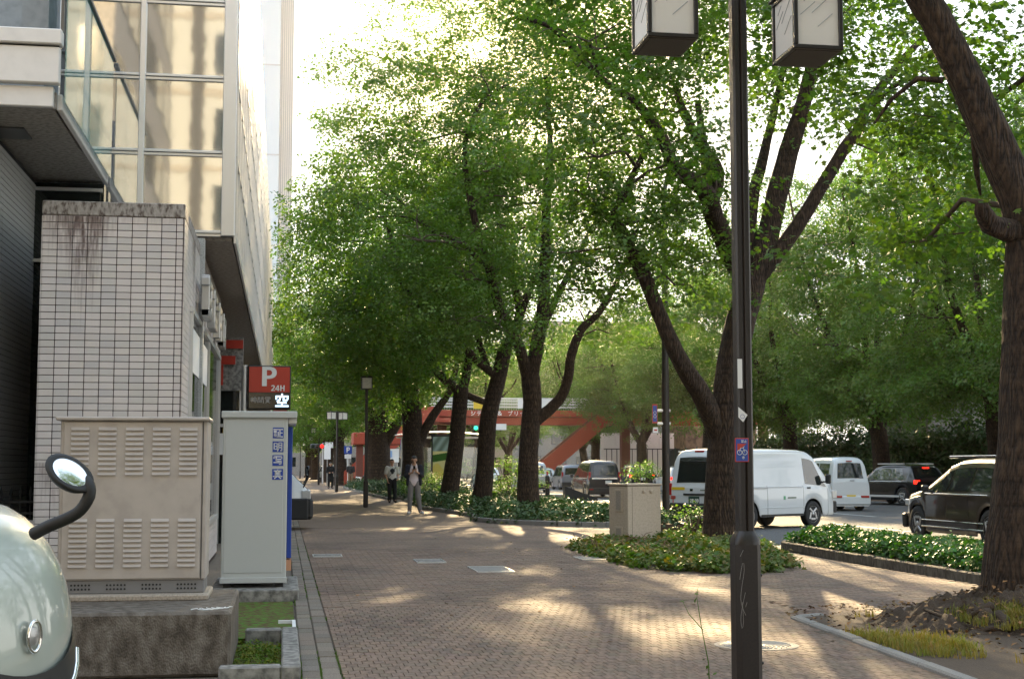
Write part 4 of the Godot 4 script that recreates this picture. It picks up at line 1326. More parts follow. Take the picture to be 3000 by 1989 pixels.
func ivy_bed(called: String, label: String, poly: PackedVector2Array, hgt: float, count: int, sd: int, dry: float, material: Material, edge := 0.5, leaf_scale := 1.0) -> void:
	rng.seed = sd
	var bb := Rect2(poly[0], Vector2.ZERO)
	for p in poly: bb = bb.expand(p)
	var fn := FastNoiseLite.new()
	fn.seed = sd
	fn.frequency = 0.35
	var xf := [[], [], []]
	var cl := [[], [], []]
	var got := 0
	var tries := 0
	while got < count and tries < count * 8:
		tries += 1
		var x := rnd(bb.position.x, bb.end.x)
		var z := rnd(bb.position.y, bb.end.y)
		if not inside(poly, x, z): continue
		var dmin := 9.0
		for i in poly.size():
			var q := Geometry2D.get_closest_point_to_segment(Vector2(x, z), poly[i], poly[(i + 1) % poly.size()])
			dmin = minf(dmin, q.distance_to(Vector2(x, z)))
		var f := clampf(dmin / edge, 0.0, 1.0)
		var top := hgt * (0.25 + 0.75 * sqrt(f)) * (0.8 + 0.45 * fn.get_noise_2d(x * 2.0, z * 2.0))
		if fn.get_noise_2d(x * 3.0 + 40.0, z * 3.0) < -0.4 + dry * 0.6: continue
		var y := top * pow(rng.randf(), 0.45)
		var k := rng.randi() % 3
		var sc := rnd(0.7, 1.3) * leaf_scale
		xf[k].append(Transform3D(rand_basis(0.6).scaled(Vector3(sc, sc, sc)), w(x, y, z)))
		var d := 1.0 if rng.randf() > dry else 0.0
		cl[k].append(Color(1, 1, 1).lerp(Color(2.2, 1.1, 0.9), (1.0 - d) * rnd(0.5, 1.0)) * rnd(0.75, 1.25))
		got += 1
	var t := thing(called, label, "ground cover")
	t.set_meta("kind", "stuff")
	for k in 3:
		var o := multi("foliage", ivy_mesh[k], xf[k], cl[k], material, t)
		o.set_meta("kind", "stuff")

func kerb_run(t: Node, pts: Array, h: float, wd: float, material: Material) -> void:
	# separate kerb stones along a line
	for i in pts.size() - 1:
		var a: Vector2 = pts[i]
		var b: Vector2 = pts[i + 1]
		var n := maxi(1, int(a.distance_to(b) / 0.6))
		for k in n:
			var p := a.lerp(b, (k + 0.5) / n)
			var ln := a.distance_to(b) / n
			var m := MB.new()
			var bs := Basis(Vector3.UP, atan2(b.x - a.x, -(b.y - a.y)) + PI)
			m.bev(Vector3.ZERO, Vector3(wd, h + 0.1, ln - 0.01), 0.015, bs)
			var o := obj("kerb_stone", m, material, t)
			o.position = w(p.x, h / 2 - 0.05 + rnd(-0.006, 0.006), p.y)

func build_beds() -> void:
	rng.seed = 404
	# middle planter round the burred and leaning trees
	var poly := PackedVector2Array([Vector2(9.6, 33.2), Vector2(8.2, 33.3), Vector2(6.6, 34.2), Vector2(5.3, 36.0), Vector2(5.05, 37.6), Vector2(5.4, 40.6), Vector2(5.2, 44.0), Vector2(4.75, 48.0), Vector2(5.2, 62.0), Vector2(9.4, 62.0)])
	var t := thing("planter", "long low planter with dark kerbs round the burred and leaning trees", "planter")
	kerb_run(t, [poly[1], poly[2], poly[3], poly[4], poly[5], poly[6], poly[7], poly[8]], 0.12, 0.14, M.kerb_pale)
	var m := MB.new()
	var sp := PackedVector2Array()
	for p in poly: sp.append(Vector2(p.x, -p.y))
	m.slab(sp, -0.12, 0.06)
	obj("soil", m, M.soil, t)
	ivy_bed("ivy_bed", "glossy dark ivy filling the long planter", poly, 0.42, 5200, 41, 0.06, ivy_mat)
	# planter farther along
	poly = PackedVector2Array([Vector2(9.0, 64), Vector2(4.6, 64), Vector2(4.4, 74), Vector2(4.2, 100), Vector2(8.6, 100)])
	t = thing("planter", "far planter behind the two men", "planter")
	kerb_run(t, [poly[1], poly[2], poly[3]], 0.12, 0.14, M.kerb_pale)
	m = MB.new()
	sp = PackedVector2Array()
	for p in poly: sp.append(Vector2(p.x, -p.y))
	m.slab(sp, -0.12, 0.06)
	obj("soil", m, M.soil, t)
	ivy_bed("ivy_bed", "green shrubs and ivy of the far planter behind the two men", poly, 0.7, 3200, 42, 0.03, ivy_mat)
	# mound under the forked tree
	poly = PackedVector2Array([Vector2(5.05, 25.0), Vector2(4.9, 22.9), Vector2(4.95, 21.2), Vector2(4.95, 19.5), Vector2(5.5, 18.7), Vector2(6.2, 18.5), Vector2(6.95, 18.9), Vector2(7.4, 20.3), Vector2(7.9, 22.4), Vector2(8.5, 24.6), Vector2(8.4, 26.0), Vector2(7.4, 27.2), Vector2(6.1, 26.4)])
	m = MB.new()
	var ctr := Vector2(6.6, 22.4)
	var rows := []
	for r in 5:
		var row := []
		for p in poly:
			var q := ctr.lerp(p, 1.0 - r * 0.24)
			row.append(w(q.x, [-0.01, 0.06, 0.11, 0.14, 0.15][r] + rnd(-0.015, 0.015), q.y))
		rows.append(row)
	m.grid(rows, true, w(6.6, -3, 22.4))
	var o := obj("soil_mound", m, M.soil)
	o.set_meta("kind", "structure")
	var green := ivy_mat.duplicate()
	green.albedo_color = lin(0.12, 0.16, 0.035)
	green.backlight = Color(0.6, 0.8, 0.25)
	green.roughness = 0.6
	ivy_bed("ivy_mound", "bright green ivy and dry stems round the forked tree", poly, 0.17, 3000, 43, 0.3, green, 0.5, 0.8)
	# dry twigs at the left of the mound
	var tw := MB.new()
	for k in 90:
		var a := w(rnd(5.0, 6.2), 0.04, rnd(20.5, 24.6))
		var d := Vector3(rnd(-0.4, 0.4), rnd(0.05, 0.3), rnd(-0.3, 0.3))
		tw.tube([a, a + d * 0.6 + Vector3(0, 0.08, 0), a + d], [0.006, 0.005, 0.003], 4, false)
	tag(obj("dry_twigs", tw, mat(lin(0.16, 0.09, 0.055), 0.9)), "tangle of dry brown twigs at the left end of the ivy mound", "twigs", "", "stuff")
	# hedge planter on the right
	poly = PackedVector2Array([Vector2(8.95, 16.4), Vector2(9.2, 25.3), Vector2(9.7, 26.0), Vector2(10.5, 25.9), Vector2(10.6, 14.0), Vector2(8.9, 14.0)])
	t = thing("planter", "hedge planter with a mossy stone kerb beside the road", "planter")
	kerb_run(t, [Vector2(8.83, 14.0), Vector2(8.87, 17.0), Vector2(9.1, 25.3), Vector2(9.7, 26.15), Vector2(10.5, 26.05)], 0.06, 0.12, M.plinth)
	m = MB.new()
	sp = PackedVector2Array()
	for p in poly: sp.append(Vector2(p.x, -p.y))
	m.slab(sp, -0.12, 0.07)
	obj("soil", m, M.soil, t)
	var hedge_mat := ivy_mat.duplicate()
	hedge_mat.albedo_color = lin(0.06, 0.12, 0.025)
	hedge_mat.backlight = Color(0.5, 0.7, 0.2)
	ivy_bed("low_hedge", "clipped low hedge with shiny sunlit leaves beside the road", poly, 0.31, 8500, 44, 0.0, hedge_mat, 0.2, 0.68)
	# the big tree's patch: kerb, soil, roots, grass
	poly = PackedVector2Array([Vector2(4.8, 13.1), Vector2(4.62, 10.6), Vector2(4.5, 8.9), Vector2(4.3, 6.0), Vector2(9.0, 6.0), Vector2(9.0, 13.2)])
	t = thing("tree_pit", "tree pit with a pale kerb round the huge dark trunk", "tree pit")
	kerb_run(t, [Vector2(5.1, 13.18), Vector2(4.78, 13.0), Vector2(4.6, 10.6), Vector2(4.48, 8.9), Vector2(4.3, 6.0)], 0.03, 0.11, M.kerb_pale)
	m = MB.new()
	sp = PackedVector2Array()
	for p in poly: sp.append(Vector2(p.x, -p.y))
	m.slab(sp, -0.12, 0.012)
	obj("soil", m, M.soil, t)
	# knotted surface roots
	rng.seed = 505
	var rt := thing("root_mound", "mound of gnarled surface roots round the huge trunk", "roots")
	m = MB.new()
	rows = []
	var rn := FastNoiseLite.new()
	rn.seed = 9
	rn.frequency = 1.9
	rn.fractal_octaves = 3
	for r in 44:
		var row := []
		for k in 140:
			var a := TAU * k / 140
			var rr := (1.5 - r * 0.03) * (1.0 + 0.14 * sin(a * 4.0 + 1.0) + 0.07 * sin(a * 9.0))
			var xx := 6.75 + cos(a) * rr
			var zz := 12.2 + sin(a) * rr
			var lump := rn.get_noise_2d(xx * 1.2, zz * 1.2)
			row.append(w(xx, 0.0 + 0.32 * pow(r / 43.0, 1.2) + (0.15 * lump + 0.09 * rn.get_noise_2d(xx * 4.5, zz * 4.5)) * minf(1.0, r / 10.0), zz))
		rows.append(row)
	m.grid(rows, true, w(6.75, -3, 12.2))
	var root_mat := mottled(lin(0.1, 0.068, 0.044), M.grit, Vector3(2.5, 2.5, 2.5), 0.95, M.bumpn, 2.2)
	obj("soil", m, root_mat, rt)
	for k in 30:
		var a := rnd(PI * 0.55, PI * 1.75) if k < 25 else rnd(0, TAU)
		var pp := []
		var rr := []
		var n := 11
		var r0 := rnd(0.3, 1.0)
		var r1 := r0 + rnd(0.3, 0.75)
		var th := rnd(0.022, 0.055)
		var bend := rnd(-0.9, 0.9)
		for j in n:
			var f := j / float(n - 1)
			var ra := lerpf(r0, r1, f)
			var aa := a + bend * f * f + 0.1 * sin(f * 9.0 + k)
			var xx := 6.75 + cos(aa) * ra
			var zz := 12.2 + sin(aa) * ra
			var y := 0.33 * pow(clampf(1.0 - (ra - 0.25) / 1.3, 0.0, 1.0), 1.2) + 0.1 * rn.get_noise_2d(xx * 1.2, zz * 1.2) + 0.03 * sin(f * 7.0 + k * 2.0)
			pp.append(w(xx, y - th * 0.3, zz))
			rr.append(th * (1.0 - 0.65 * f) * (1.0 + 0.25 * sin(f * 11.0 + k)))
		var sm := subdivide(pp, rr, 0.06, 0.004)
		var q := MB.new()
		q.tube(sm[0], sm[1], 8, true, 0.12, k)
		obj("root", q, root_mat, rt)
	# dead leaves and bits of twig lying between the roots
	var lit := MB.new()
	for k in 1500:
		var a := rnd(0, TAU)
		var ra := sqrt(rng.randf()) * 2.3
		var xx := 6.6 + cos(a) * ra
		var zz := 12.1 + sin(a) * ra
		if xx < 4.75: continue
		var y := 0.02 + 0.34 * pow(clampf(1.0 - (ra - 0.25) / 1.35, 0.0, 1.0), 1.2) + maxf(0.0, 0.15 * rn.get_noise_2d(xx * 1.2, zz * 1.2)) * clampf(2.0 - ra, 0.0, 1.0)
		lit.col = [Color(1.0, 0.7, 0.4), Color(0.6, 0.42, 0.26), Color(0.35, 0.26, 0.18), Color(0.7, 0.6, 0.3)][k % 4]
		leaf(lit, w(xx, y, zz), rand_basis(0.6), rnd(0.025, 0.06), false)
	var lim := mat(lin(0.24, 0.17, 0.1), 0.9)
	lim.vertex_color_use_as_albedo = true
	tag(obj("leaf_litter", lit, lim), "brown leaf litter on the root mound", "leaf litter", "", "stuff")
	# sunlit grass
	var bl := MB.new()
	for k in 14:
		var a := rnd(0, TAU)
		var b := Vector3(rnd(-0.05, 0.05), 0, rnd(-0.05, 0.05))
		var d := Vector3(cos(a), 0, sin(a)) * rnd(0.01, 0.05)
		var sd := Vector3(-sin(a), 0, cos(a)) * 0.004
		var h := rnd(0.04, 0.1)
		bl.col = Color(rnd(0.8, 1.5), rnd(0.9, 1.2), 0.9)
		bl.face([b - sd, b + sd, b + d * 0.5 + Vector3(0, h * 0.7, 0) + sd * 0.6, b + d * 0.5 + Vector3(0, h * 0.7, 0) - sd * 0.6], Vector3(d.x, 0.3, d.z))
		bl.face([b + d * 0.5 + Vector3(0, h * 0.7, 0) - sd * 0.6, b + d * 0.5 + Vector3(0, h * 0.7, 0) + sd * 0.6, b + d * 1.4 + Vector3(0, h, 0)], Vector3(d.x, 0.3, d.z))
	var bm := bl.mesh()
	var xf := []
	var cl := []
	for k in 5200:
		var x := rnd(4.6, 7.2)
		var z := rnd(8.2, 13.0)
		var d := Vector2(x - 6.6, z - 12.1).length()
		if not inside(poly, x - 0.04, z): continue
		if sin(x * 3.1 + z * 1.7) + sin(z * 2.3 - x) + rnd(-0.8, 0.8) < (0.75 if d > 1.25 else 1.3): continue
		var s := rnd(0.5, 1.2)
		xf.append(Transform3D(rand_basis(0.15).scaled(Vector3(s, s, s)), w(x, 0.012 + (0.25 * maxf(0.0, 1.0 - d / 1.3)), z)))
		cl.append(Color(rnd(0.9, 1.5), rnd(0.9, 1.2), rnd(0.7, 1.1)))
	var gm := mat(lin(0.24, 0.22, 0.07), 0.8)
	gm.vertex_color_use_as_albedo = true
	gm.backlight_enabled = true
	gm.backlight = Color(0.8, 0.9, 0.35)
	var go := multi("grass", bm, xf, cl, gm, null)
	tag(go, "patchy sunlit grass round the roots of the huge trunk", "grass", "", "stuff")
	# a tall weed at the foot of the lamp post
	var wd := thing("tall_weed", "thin tall weed growing at the foot of the lamp post", "weed", w(2.62, 0, 8.75))
	m = MB.new()
	m.tube([Vector3(0.03, 0, 0), Vector3(0.02, 0.2, 0.01), Vector3(-0.02, 0.42, 0), Vector3(-0.05, 0.6, 0.01), Vector3(-0.04, 0.66, 0)], [0.005, 0.004, 0.003, 0.002, 0.001], 5)
	m.tube([Vector3(-0.01, 0.4, 0), Vector3(-0.1, 0.5, 0), Vector3(-0.14, 0.58, 0)], [0.003, 0.002, 0.001], 4)
	obj("stem", m, M.weed, wd)
	m = MB.new()
	m.col = Color(1, 1, 1)
	for p in [[0.02, 0.14], [0.03, 0.18], [-0.01, 0.22], [0.05, 0.12], [-0.14, 0.58], [-0.12, 0.57], [-0.05, 0.6], [-0.04, 0.64], [-0.06, 0.62]]:
		leaf(m, Vector3(p[0], p[1], rnd(-0.02, 0.02)), rand_basis(0.9), rnd(0.03, 0.05), false)
	obj("leaves", m, M.weed, wd)
	# fallen leaves and bits on the pavement
	m = MB.new()
	for k in 240:
		var x := rnd(0.5, 8.0)
		var z := rnd(10.0, 34.0)
		m.col = [Color(1.0, 0.55, 0.2), Color(0.8, 0.5, 0.25), Color(0.5, 0.5, 0.2), Color(0.3, 0.22, 0.15)][rng.randi() % 4]
		leaf(m, w(x, 0.008, z), rand_basis(0.25), rnd(0.02, 0.05), true)
	var fm := mat(lin(0.3, 0.22, 0.12), 0.9)
	fm.vertex_color_use_as_albedo = true
	tag(obj("fallen_leaves", m, fm), "scattered small fallen leaves on the pavement", "leaves", "", "stuff")
	# moss tufts in the pit beside the plinth
	xf = [[], [], []]
	cl = [[], [], []]
	for k in 260:
		var kk := rng.randi() % 3
		var s := rnd(0.12, 0.3)
		xf[kk].append(Transform3D(rand_basis(0.5).scaled(Vector3(s, s, s)), w(rnd(-0.33, 0.0), -0.035 + rnd(0, 0.02), rnd(10.1, 12.1))))
		cl[kk].append(Color(rnd(1.2, 2.0), rnd(1.0, 1.5), 0.8))
	t = thing("moss_tufts", "mossy leaf litter in the pit beside the plinth", "moss")
	t.set_meta("kind", "stuff")
	for k in 3: multi("tuft", ivy_mesh[k], xf[k], cl[k], M.weed, t).set_meta("kind", "stuff")
	# shrubs
	shrub("shrub", "leafy shrub between two leaning trunks in the planter", Vector3(8.3, 0, 52.0), 1.3, 1.9, 70, 61)
	shrub("shrub", "low dark shrub behind the man with the phone", Vector3(5.9, 0, 62.0), 1.2, 1.3, 50, 62)
	shrub("shrub", "bright small bush showing above the beige utility box", Vector3(11.7, 0, 46.0), 0.5, 1.9, 26, 63)
	shrub("shrub", "rounded shrub across the road by the dark pole", Vector3(26.9, 0, 84.0), 1.7, 2.6, 60, 64)
	shrub("shrub", "young sapling beside the utility box", Vector3(8.0, 0, 27.4), 0.35, 0.7, 9, 65)
	shrub("shrub", "far low shrub under the left part of the footbridge", Vector3(14.2, 0, 130.0), 3.0, 2.4, 90, 66)
	shrub("shrub", "far low shrub beside the road end", Vector3(19.0, 0, 150.0), 3.5, 2.6, 90, 67)
	shrub("shrub", "far low shrub right of the bus shelter", Vector3(11.4, 0, 120.0), 2.2, 1.8, 70, 68)
	# tall ivy hedge across the road, by lengths
	for k in 6:
		var z0 := 38.0 + k * 9.0
		rng.seed = 70 + k
		var hg := thing("ivy_hedge", ["tall ivy hedge length behind the huge trunk", "tall ivy hedge length behind the brown car", "tall ivy hedge length behind the black car", "tall ivy hedge length behind the small white van", "tall ivy hedge length right of the chain fence", "tall ivy hedge length left of the many limbed tree"][k], "hedge", Vector3.ZERO, 0.0, "tall ivy hedge across the road")
		var hx := [[], [], []]
		var hc := [[], [], []]
		for j in 520:
			var kk := rng.randi() % 3
			var s := rnd(1.6, 3.2)
			hx[kk].append(Transform3D(rand_basis(1.1).scaled(Vector3(s, s, s)), w(31.2 + rng.randfn(0, 0.3), pow(rng.randf(), 0.8) * rnd(2.7, 3.6), rnd(z0, z0 + 9.0))))
			hc[kk].append(Color(1, 1, 1) * rnd(0.7, 1.2))
		for kk in 3: multi("foliage", ivy_mesh[kk], hx[kk], hc[kk], ivy_mat, hg).set_meta("kind", "stuff")
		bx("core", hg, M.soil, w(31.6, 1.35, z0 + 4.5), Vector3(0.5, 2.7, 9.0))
		# clipped skirt of the hedge
		var kx := []
		var kc := []
		for j in 260:
			var s := rnd(1.4, 2.4)
			kx.append(Transform3D(rand_basis(0.9).scaled(Vector3(s, s, s)), w(rnd(28.9, 30.6), rnd(0.1, 1.0), rnd(z0, z0 + 9.0))))
			kc.append(Color(1.1, 1.2, 1) * rnd(0.8, 1.4))
		multi("skirt", ivy_mesh[1], kx, kc, ivy_mat, hg).set_meta("kind", "stuff")

func shrub(called: String, label: String, at: Vector3, r: float, h: float, n: int, sd: int) -> void:
	rng.seed = sd
	var t := thing(called, label, "shrub", w(at.x, at.y, at.z))
	var m := MB.new()
	for k in 6:
		var a := TAU * k / 6
		m.tube([Vector3(cos(a) * 0.05, 0, sin(a) * 0.05), Vector3(cos(a) * r * 0.3, h * 0.45, sin(a) * r * 0.3), Vector3(cos(a) * r * 0.55, h * 0.8, sin(a) * r * 0.55)], [0.03, 0.02, 0.008], 5)
	obj("stem", m, M.twig, t)
	var xf := []
	var cl := []
	for k in n:
		var d := Vector3(rnd(-1, 1), rnd(-1, 1), rnd(-1, 1))
		if d.length() > 1.0: d = d.normalized() * 0.9
		var s := rnd(0.55, 0.95)
		xf.append(Transform3D(rand_basis(0.5).scaled(Vector3(s, s, s)), Vector3(d.x * r, h * 0.6 + d.y * h * 0.4, d.z * r)))
		cl.append(Color(1.1, 1.1, 1) * rnd(0.8, 1.3))
	multi("foliage", sprays[sd % 4], xf, cl, leaf_mat, t).set_meta("kind", "stuff")

# ---------------------------------------------------------------- vehicles: lofted bodies, z from the rear (0) to the front (L)
func prof(p: Array, z: float) -> float:
	if z <= p[0][0]: return p[0][1]
	for i in p.size() - 1:
		if z <= p[i + 1][0]:
			var f: float = (z - p[i][0]) / maxf(1e-5, p[i + 1][0] - p[i][0])
			return lerpf(p[i][1], p[i + 1][1], f)
	return p[-1][1]

class Body:
	var s: Dictionary
	var owner_
	func hw(z: float) -> float:
		return s.W * 0.5 * owner_.prof(s.plan, z)
	func bottom(z: float) -> float:
		var yb: float = s.clear
		for wc in s.wheels:
			var d := absf(z - wc)
			var ra: float = s.wr + 0.07
			if d < ra: yb = maxf(yb, s.wr + sqrt(ra * ra - d * d))
		return yb
	# section from sill to roof centre, x >= 0
	func section(z: float) -> Array:
		var h := hw(z)
		var yb := bottom(z)
		var top: float = owner_.prof(s.top, z)
		var belt: float = minf(owner_.prof(s.belt, z), top - 0.02)
		yb = minf(yb, belt - 0.12)
		var up := maxf(0.0, top - belt)
		var inset: float = s.tumble * up
		var sh: float = s.get("shoulder", 0.03)
		return [Vector2(h - 0.03, yb), Vector2(h - 0.004, yb + 0.05), Vector2(h, lerpf(yb, belt, 0.45)), Vector2(h - 0.005, lerpf(yb, belt, 0.8)), Vector2(h - sh * 0.6, belt - 0.03), Vector2(h - sh, belt),
			Vector2(h - sh - inset * 0.45, belt + up * 0.45), Vector2(h - sh - inset * 0.85, belt + up * 0.85), Vector2(h - sh - inset - minf(0.03, up * 0.2), belt + up * 0.94), Vector2((h - sh - inset) * 0.86 - minf(0.02, up * 0.1), belt + up * 0.985), Vector2((h - sh - inset) * 0.45, top + 0.006), Vector2(0, top + 0.012)]
	func side(z: float, f: float, sg: float, off := 0.006) -> Vector3:
		var q := section(z)
		var g := f * 0.85
		var a: Vector2
		if g < 0.45: a = q[5].lerp(q[6], g / 0.45)
		else: a = q[6].lerp(q[7], (g - 0.45) / 0.4)
		return Vector3((a.x + off) * sg, a.y, -z)
	func over(z: float, x: float) -> Vector3:
		var q := section(z)
		var e: float = q[9].x
		var y: float = lerpf(owner_.prof(s.top, z) + 0.012, q[9].y, x * x)
		return Vector3(e * x, y, -z)

func patch_side(b: Body, m: MB, z1b: float, z2b: float, z1t: float, z2t: float, f0: float, f1: float, sg: float) -> void:
	var rows := []
	for i in 4:
		var f := lerpf(f0, f1, i / 3.0)
		var row := []
		for k in 7:
			var zz := lerpf(lerpf(z1b, z1t, i / 3.0), lerpf(z2b, z2t, i / 3.0), k / 6.0)
			row.append(b.side(zz, f, sg))
		rows.append(row)
	m.grid(rows, false, Vector3(0, 0.8, -b.s.L / 2))

func patch_over(b: Body, m: MB, z1: float, z2: float, xw: float, off := 0.008) -> void:
	var rows := []
	for i in 7:
		var zz := lerpf(z1, z2, i / 6.0)
		var row := []
		for k in 9:
			var x := lerpf(-xw, xw, k / 8.0)
			var p := b.over(zz, x)
			var d := (b.over(zz + 0.01, x) - b.over(zz - 0.01, x)).normalized()
			var nn := d.cross(Vector3.RIGHT)
			if nn.y < 0: nn = -nn
			row.append(p + nn * off)
		rows.append(row)
	m.grid(rows, false, Vector3(0, 0.5, -b.s.L / 2))

func wheel(parent: Node, at: Vector3, r: float, wd: float, sg: float, rim: Material) -> void:
	var t := Node3D.new()
	t.name = "wheel"
	parent.add_child(t, true)
	t.position = at
	var xf := Transform3D(Basis(Vector3.BACK, -PI / 2 * sg), Vector3.ZERO)
	var m := MB.new()
	m.lathe([[r * 0.6, -wd / 2], [r * 0.93, -wd / 2], [r, -wd / 2 + 0.03], [r, wd / 2 - 0.03], [r * 0.93, wd / 2], [r * 0.68, wd / 2], [r * 0.64, wd / 2 - 0.02]], 28, xf)
	obj("tyre", m, M.rubber, t)
	m = MB.new()
	m.lathe([[r * 0.66, wd / 2 - 0.05], [r * 0.66, wd / 2 - 0.012], [r * 0.6, wd / 2 - 0.03], [r * 0.3, wd / 2 - 0.045], [0.0, wd / 2 - 0.045]], 24, xf)
	for k in 5:
		var a := TAU * k / 5
		m.bev(xf * Vector3(cos(a) * r * 0.36, wd / 2 - 0.022, sin(a) * r * 0.36), Vector3(0.025, r * 0.56, 0.055), 0.008, Basis(Vector3.RIGHT, a + PI / 2 if sg > 0 else -a + PI / 2))
	m.lathe([[r * 0.14, wd / 2 - 0.04], [r * 0.14, wd / 2 - 0.008], [0.0, wd / 2 - 0.004]], 12, xf)
	obj("rim", m, rim, t)

# spec keys: L W top belt plan clear wheels wr tumble; windows [z1b,z2b,z1t,z2t,f0,f1]; shields [z1,z2,xw]
func make_car(called: String, label: String, cat: String, spec: Dictionary, at: Vector3, heading: float, paint: Material, group := "") -> Node3D:
	var t := thing(called, label, cat, at, -heading, group)
	var b := Body.new()
	b.s = spec
	b.owner_ = self
	var L: float = spec.L
	var zs := []
	var z := 0.0
	while z < L:
		zs.append(z)
		z += 0.06
	zs.append(L)
	for q in spec.top:
		if q[0] > 0 and q[0] < L: zs.append(q[0])
	for wc in spec.wheels:
		for d in [-1.0, 1.0]: zs.append(wc + d * (spec.wr + 0.069))
	zs.sort()
	var rows := []
	var last := -1.0
	for q in zs:
		if q - last < 0.004: continue
		last = q
		var sc := b.section(q)
		var row := []
		for p in sc: row.append(Vector3(p.x, p.y, -q))
		for i in range(sc.size() - 2, -1, -1): row.append(Vector3(-sc[i].x, sc[i].y, -q))
		rows.append(row)
	var m := MB.new()
	m.grid(rows, false, Vector3(0, 0.7, -L / 2))
	for e in [0, rows.size() - 1]:
		var r: Array = rows[e]
		var n := r.size()
		for i in int((n - 1) / 2.0):
			m.face([r[i], r[i + 1], r[n - 2 - i], r[n - 1 - i]], Vector3(0, 0, 1 if e == 0 else -1))
	obj("body", m, paint, t)
	bx("underbody", t, M.black, Vector3(0, spec.clear + 0.22, -L / 2), Vector3(spec.W - 0.5, 0.36, L - 0.24))
	for wn in spec.windows:
		for sg in [-1.0, 1.0]:
			m = MB.new()
			patch_side(b, m, wn[0], wn[1], wn[2], wn[3], wn[4], wn[5], sg)
			obj("side_window", m, M.car_glass, t)
	for sh in spec.shields:
		m = MB.new()
		patch_over(b, m, sh[0], sh[1], sh[2])
		obj("windscreen" if sh[0] > L * 0.45 else "rear_window", m, M.car_glass if sh[0] > L * 0.45 else M.dark_glass, t)
	for wc in spec.wheels:
		for sg in [-1.0, 1.0]:
			wheel(t, Vector3(sg * (spec.W / 2 - 0.11), spec.wr, -wc), spec.wr, 0.2, sg, spec.get("rim", M.steel))
	var bump: Material = spec.get("bumper", M.black)
	bx("rear_bumper", t, bump, Vector3(0, spec.clear + 0.2, -0.03), Vector3(spec.W * 0.96, 0.3, 0.18), 0.03)
	bx("front_bumper", t, spec.get("front_bumper", bump), Vector3(0, spec.clear + 0.2, -L + 0.05), Vector3(spec.W * 0.9, 0.3, 0.16), 0.03)
	for sg in [-1.0, 1.0]:
		for lt in spec.tail:
			m = MB.new()
			m.bev(Vector3(sg * lt[0], lt[1], -lt[2]), Vector3(lt[3], lt[4], 0.08), 0.012)
			obj("tail_light", m, M.tail_on if spec.get("lit", false) else M.tail, t)
		for lt in spec.head:
			m = MB.new()
			m.bev(Vector3(sg * lt[0], lt[1], -lt[2]), Vector3(lt[3], lt[4], lt[5] if lt.size() > 5 else 0.1), 0.015)
			obj("headlight", m, M.headlight, t)
		var mr: Array = spec.mirror
		m = MB.new()
		m.bev(Vector3(sg * (spec.W / 2 + 0.1), mr[0], -mr[1]), Vector3(0.16, mr[2], 0.09), 0.03)
		m.bev(Vector3(sg * (spec.W / 2), mr[0] - mr[2] * 0.3, -mr[1]), Vector3(0.12, 0.04, 0.05), 0.01)
		obj("door_mirror", m, spec.get("mirror_mat", M.black), t)
	if spec.has("doors"):
		for dz in spec.doors:
			for sg in [-1.0, 1.0]:
				var seam := MB.new()
				var p := []
				for i in 6:
					var q := b.section(dz)
					var idx: int = [0, 1, 2, 3, 4, 5][i]
					p.append(Vector3((q[idx].x + 0.001) * sg, q[idx].y, -dz))
				seam.tube(p, [0.004, 0.004, 0.004, 0.004, 0.004, 0.004], 4)
				obj("door_seam", seam, M.black, t)
	if spec.has("plate"):
		bx("number_plate", t, spec.plate[3], Vector3(spec.plate[0], spec.plate[1], -spec.plate[2]), Vector3(0.33, 0.165, 0.02))
	for hb in spec.get("bars", []):
		for sg in [-1.0, 1.0]: bx("trim", t, hb[6], Vector3(sg * hb[0], hb[1], -(hb[2] + hb[3]) / 2), Vector3(hb[4], hb[5], hb[3] - hb[2]), 0.006)
	return t

func car_materials() -> void:
	var gl := mat(lin(0.02, 0.024, 0.022), 0.03, 0.0, 0.7)
	M.car_glass = gl
	M.tail = mat(lin(0.3, 0.012, 0.01), 0.2)
	var on := mat(lin(0.5, 0.02, 0.012), 0.25)
	on.emission_enabled = true
	on.emission = Color(1.0, 0.12, 0.06)
	on.emission_energy_multiplier = 1.2
	M.tail_on = on
	M.headlight = mat(lin(0.6, 0.6, 0.58), 0.08, 0.4)
	M.paint_white = paint(lin(0.54, 0.57, 0.58))
	M.paint_black = paint(lin(0.006, 0.007, 0.009))
	M.paint_brown = paint(lin(0.018, 0.01, 0.006))
	M.paint_silver = paint(lin(0.35, 0.37, 0.38), 0.5)
	M.paint_blue = paint(lin(0.03, 0.07, 0.2))
	M.paint_grey = paint(lin(0.14, 0.16, 0.2), 0.4)
	M.paint_pearl = paint(lin(0.4, 0.44, 0.4), 0.25)
	M.plate_y = mat(lin(0.6, 0.42, 0.02), 0.5)
	M.plate_g = mat(lin(0.012, 0.045, 0.03), 0.5)
	M.plate_w = mat(lin(0.66, 0.66, 0.62), 0.5)

func paint(c: Color, metal := 0.0) -> StandardMaterial3D:
	var m := mat(c, 0.4, metal, 0.25)
	m.clearcoat_enabled = true
	m.clearcoat = 1.0
	m.clearcoat_roughness = 0.04
	return m

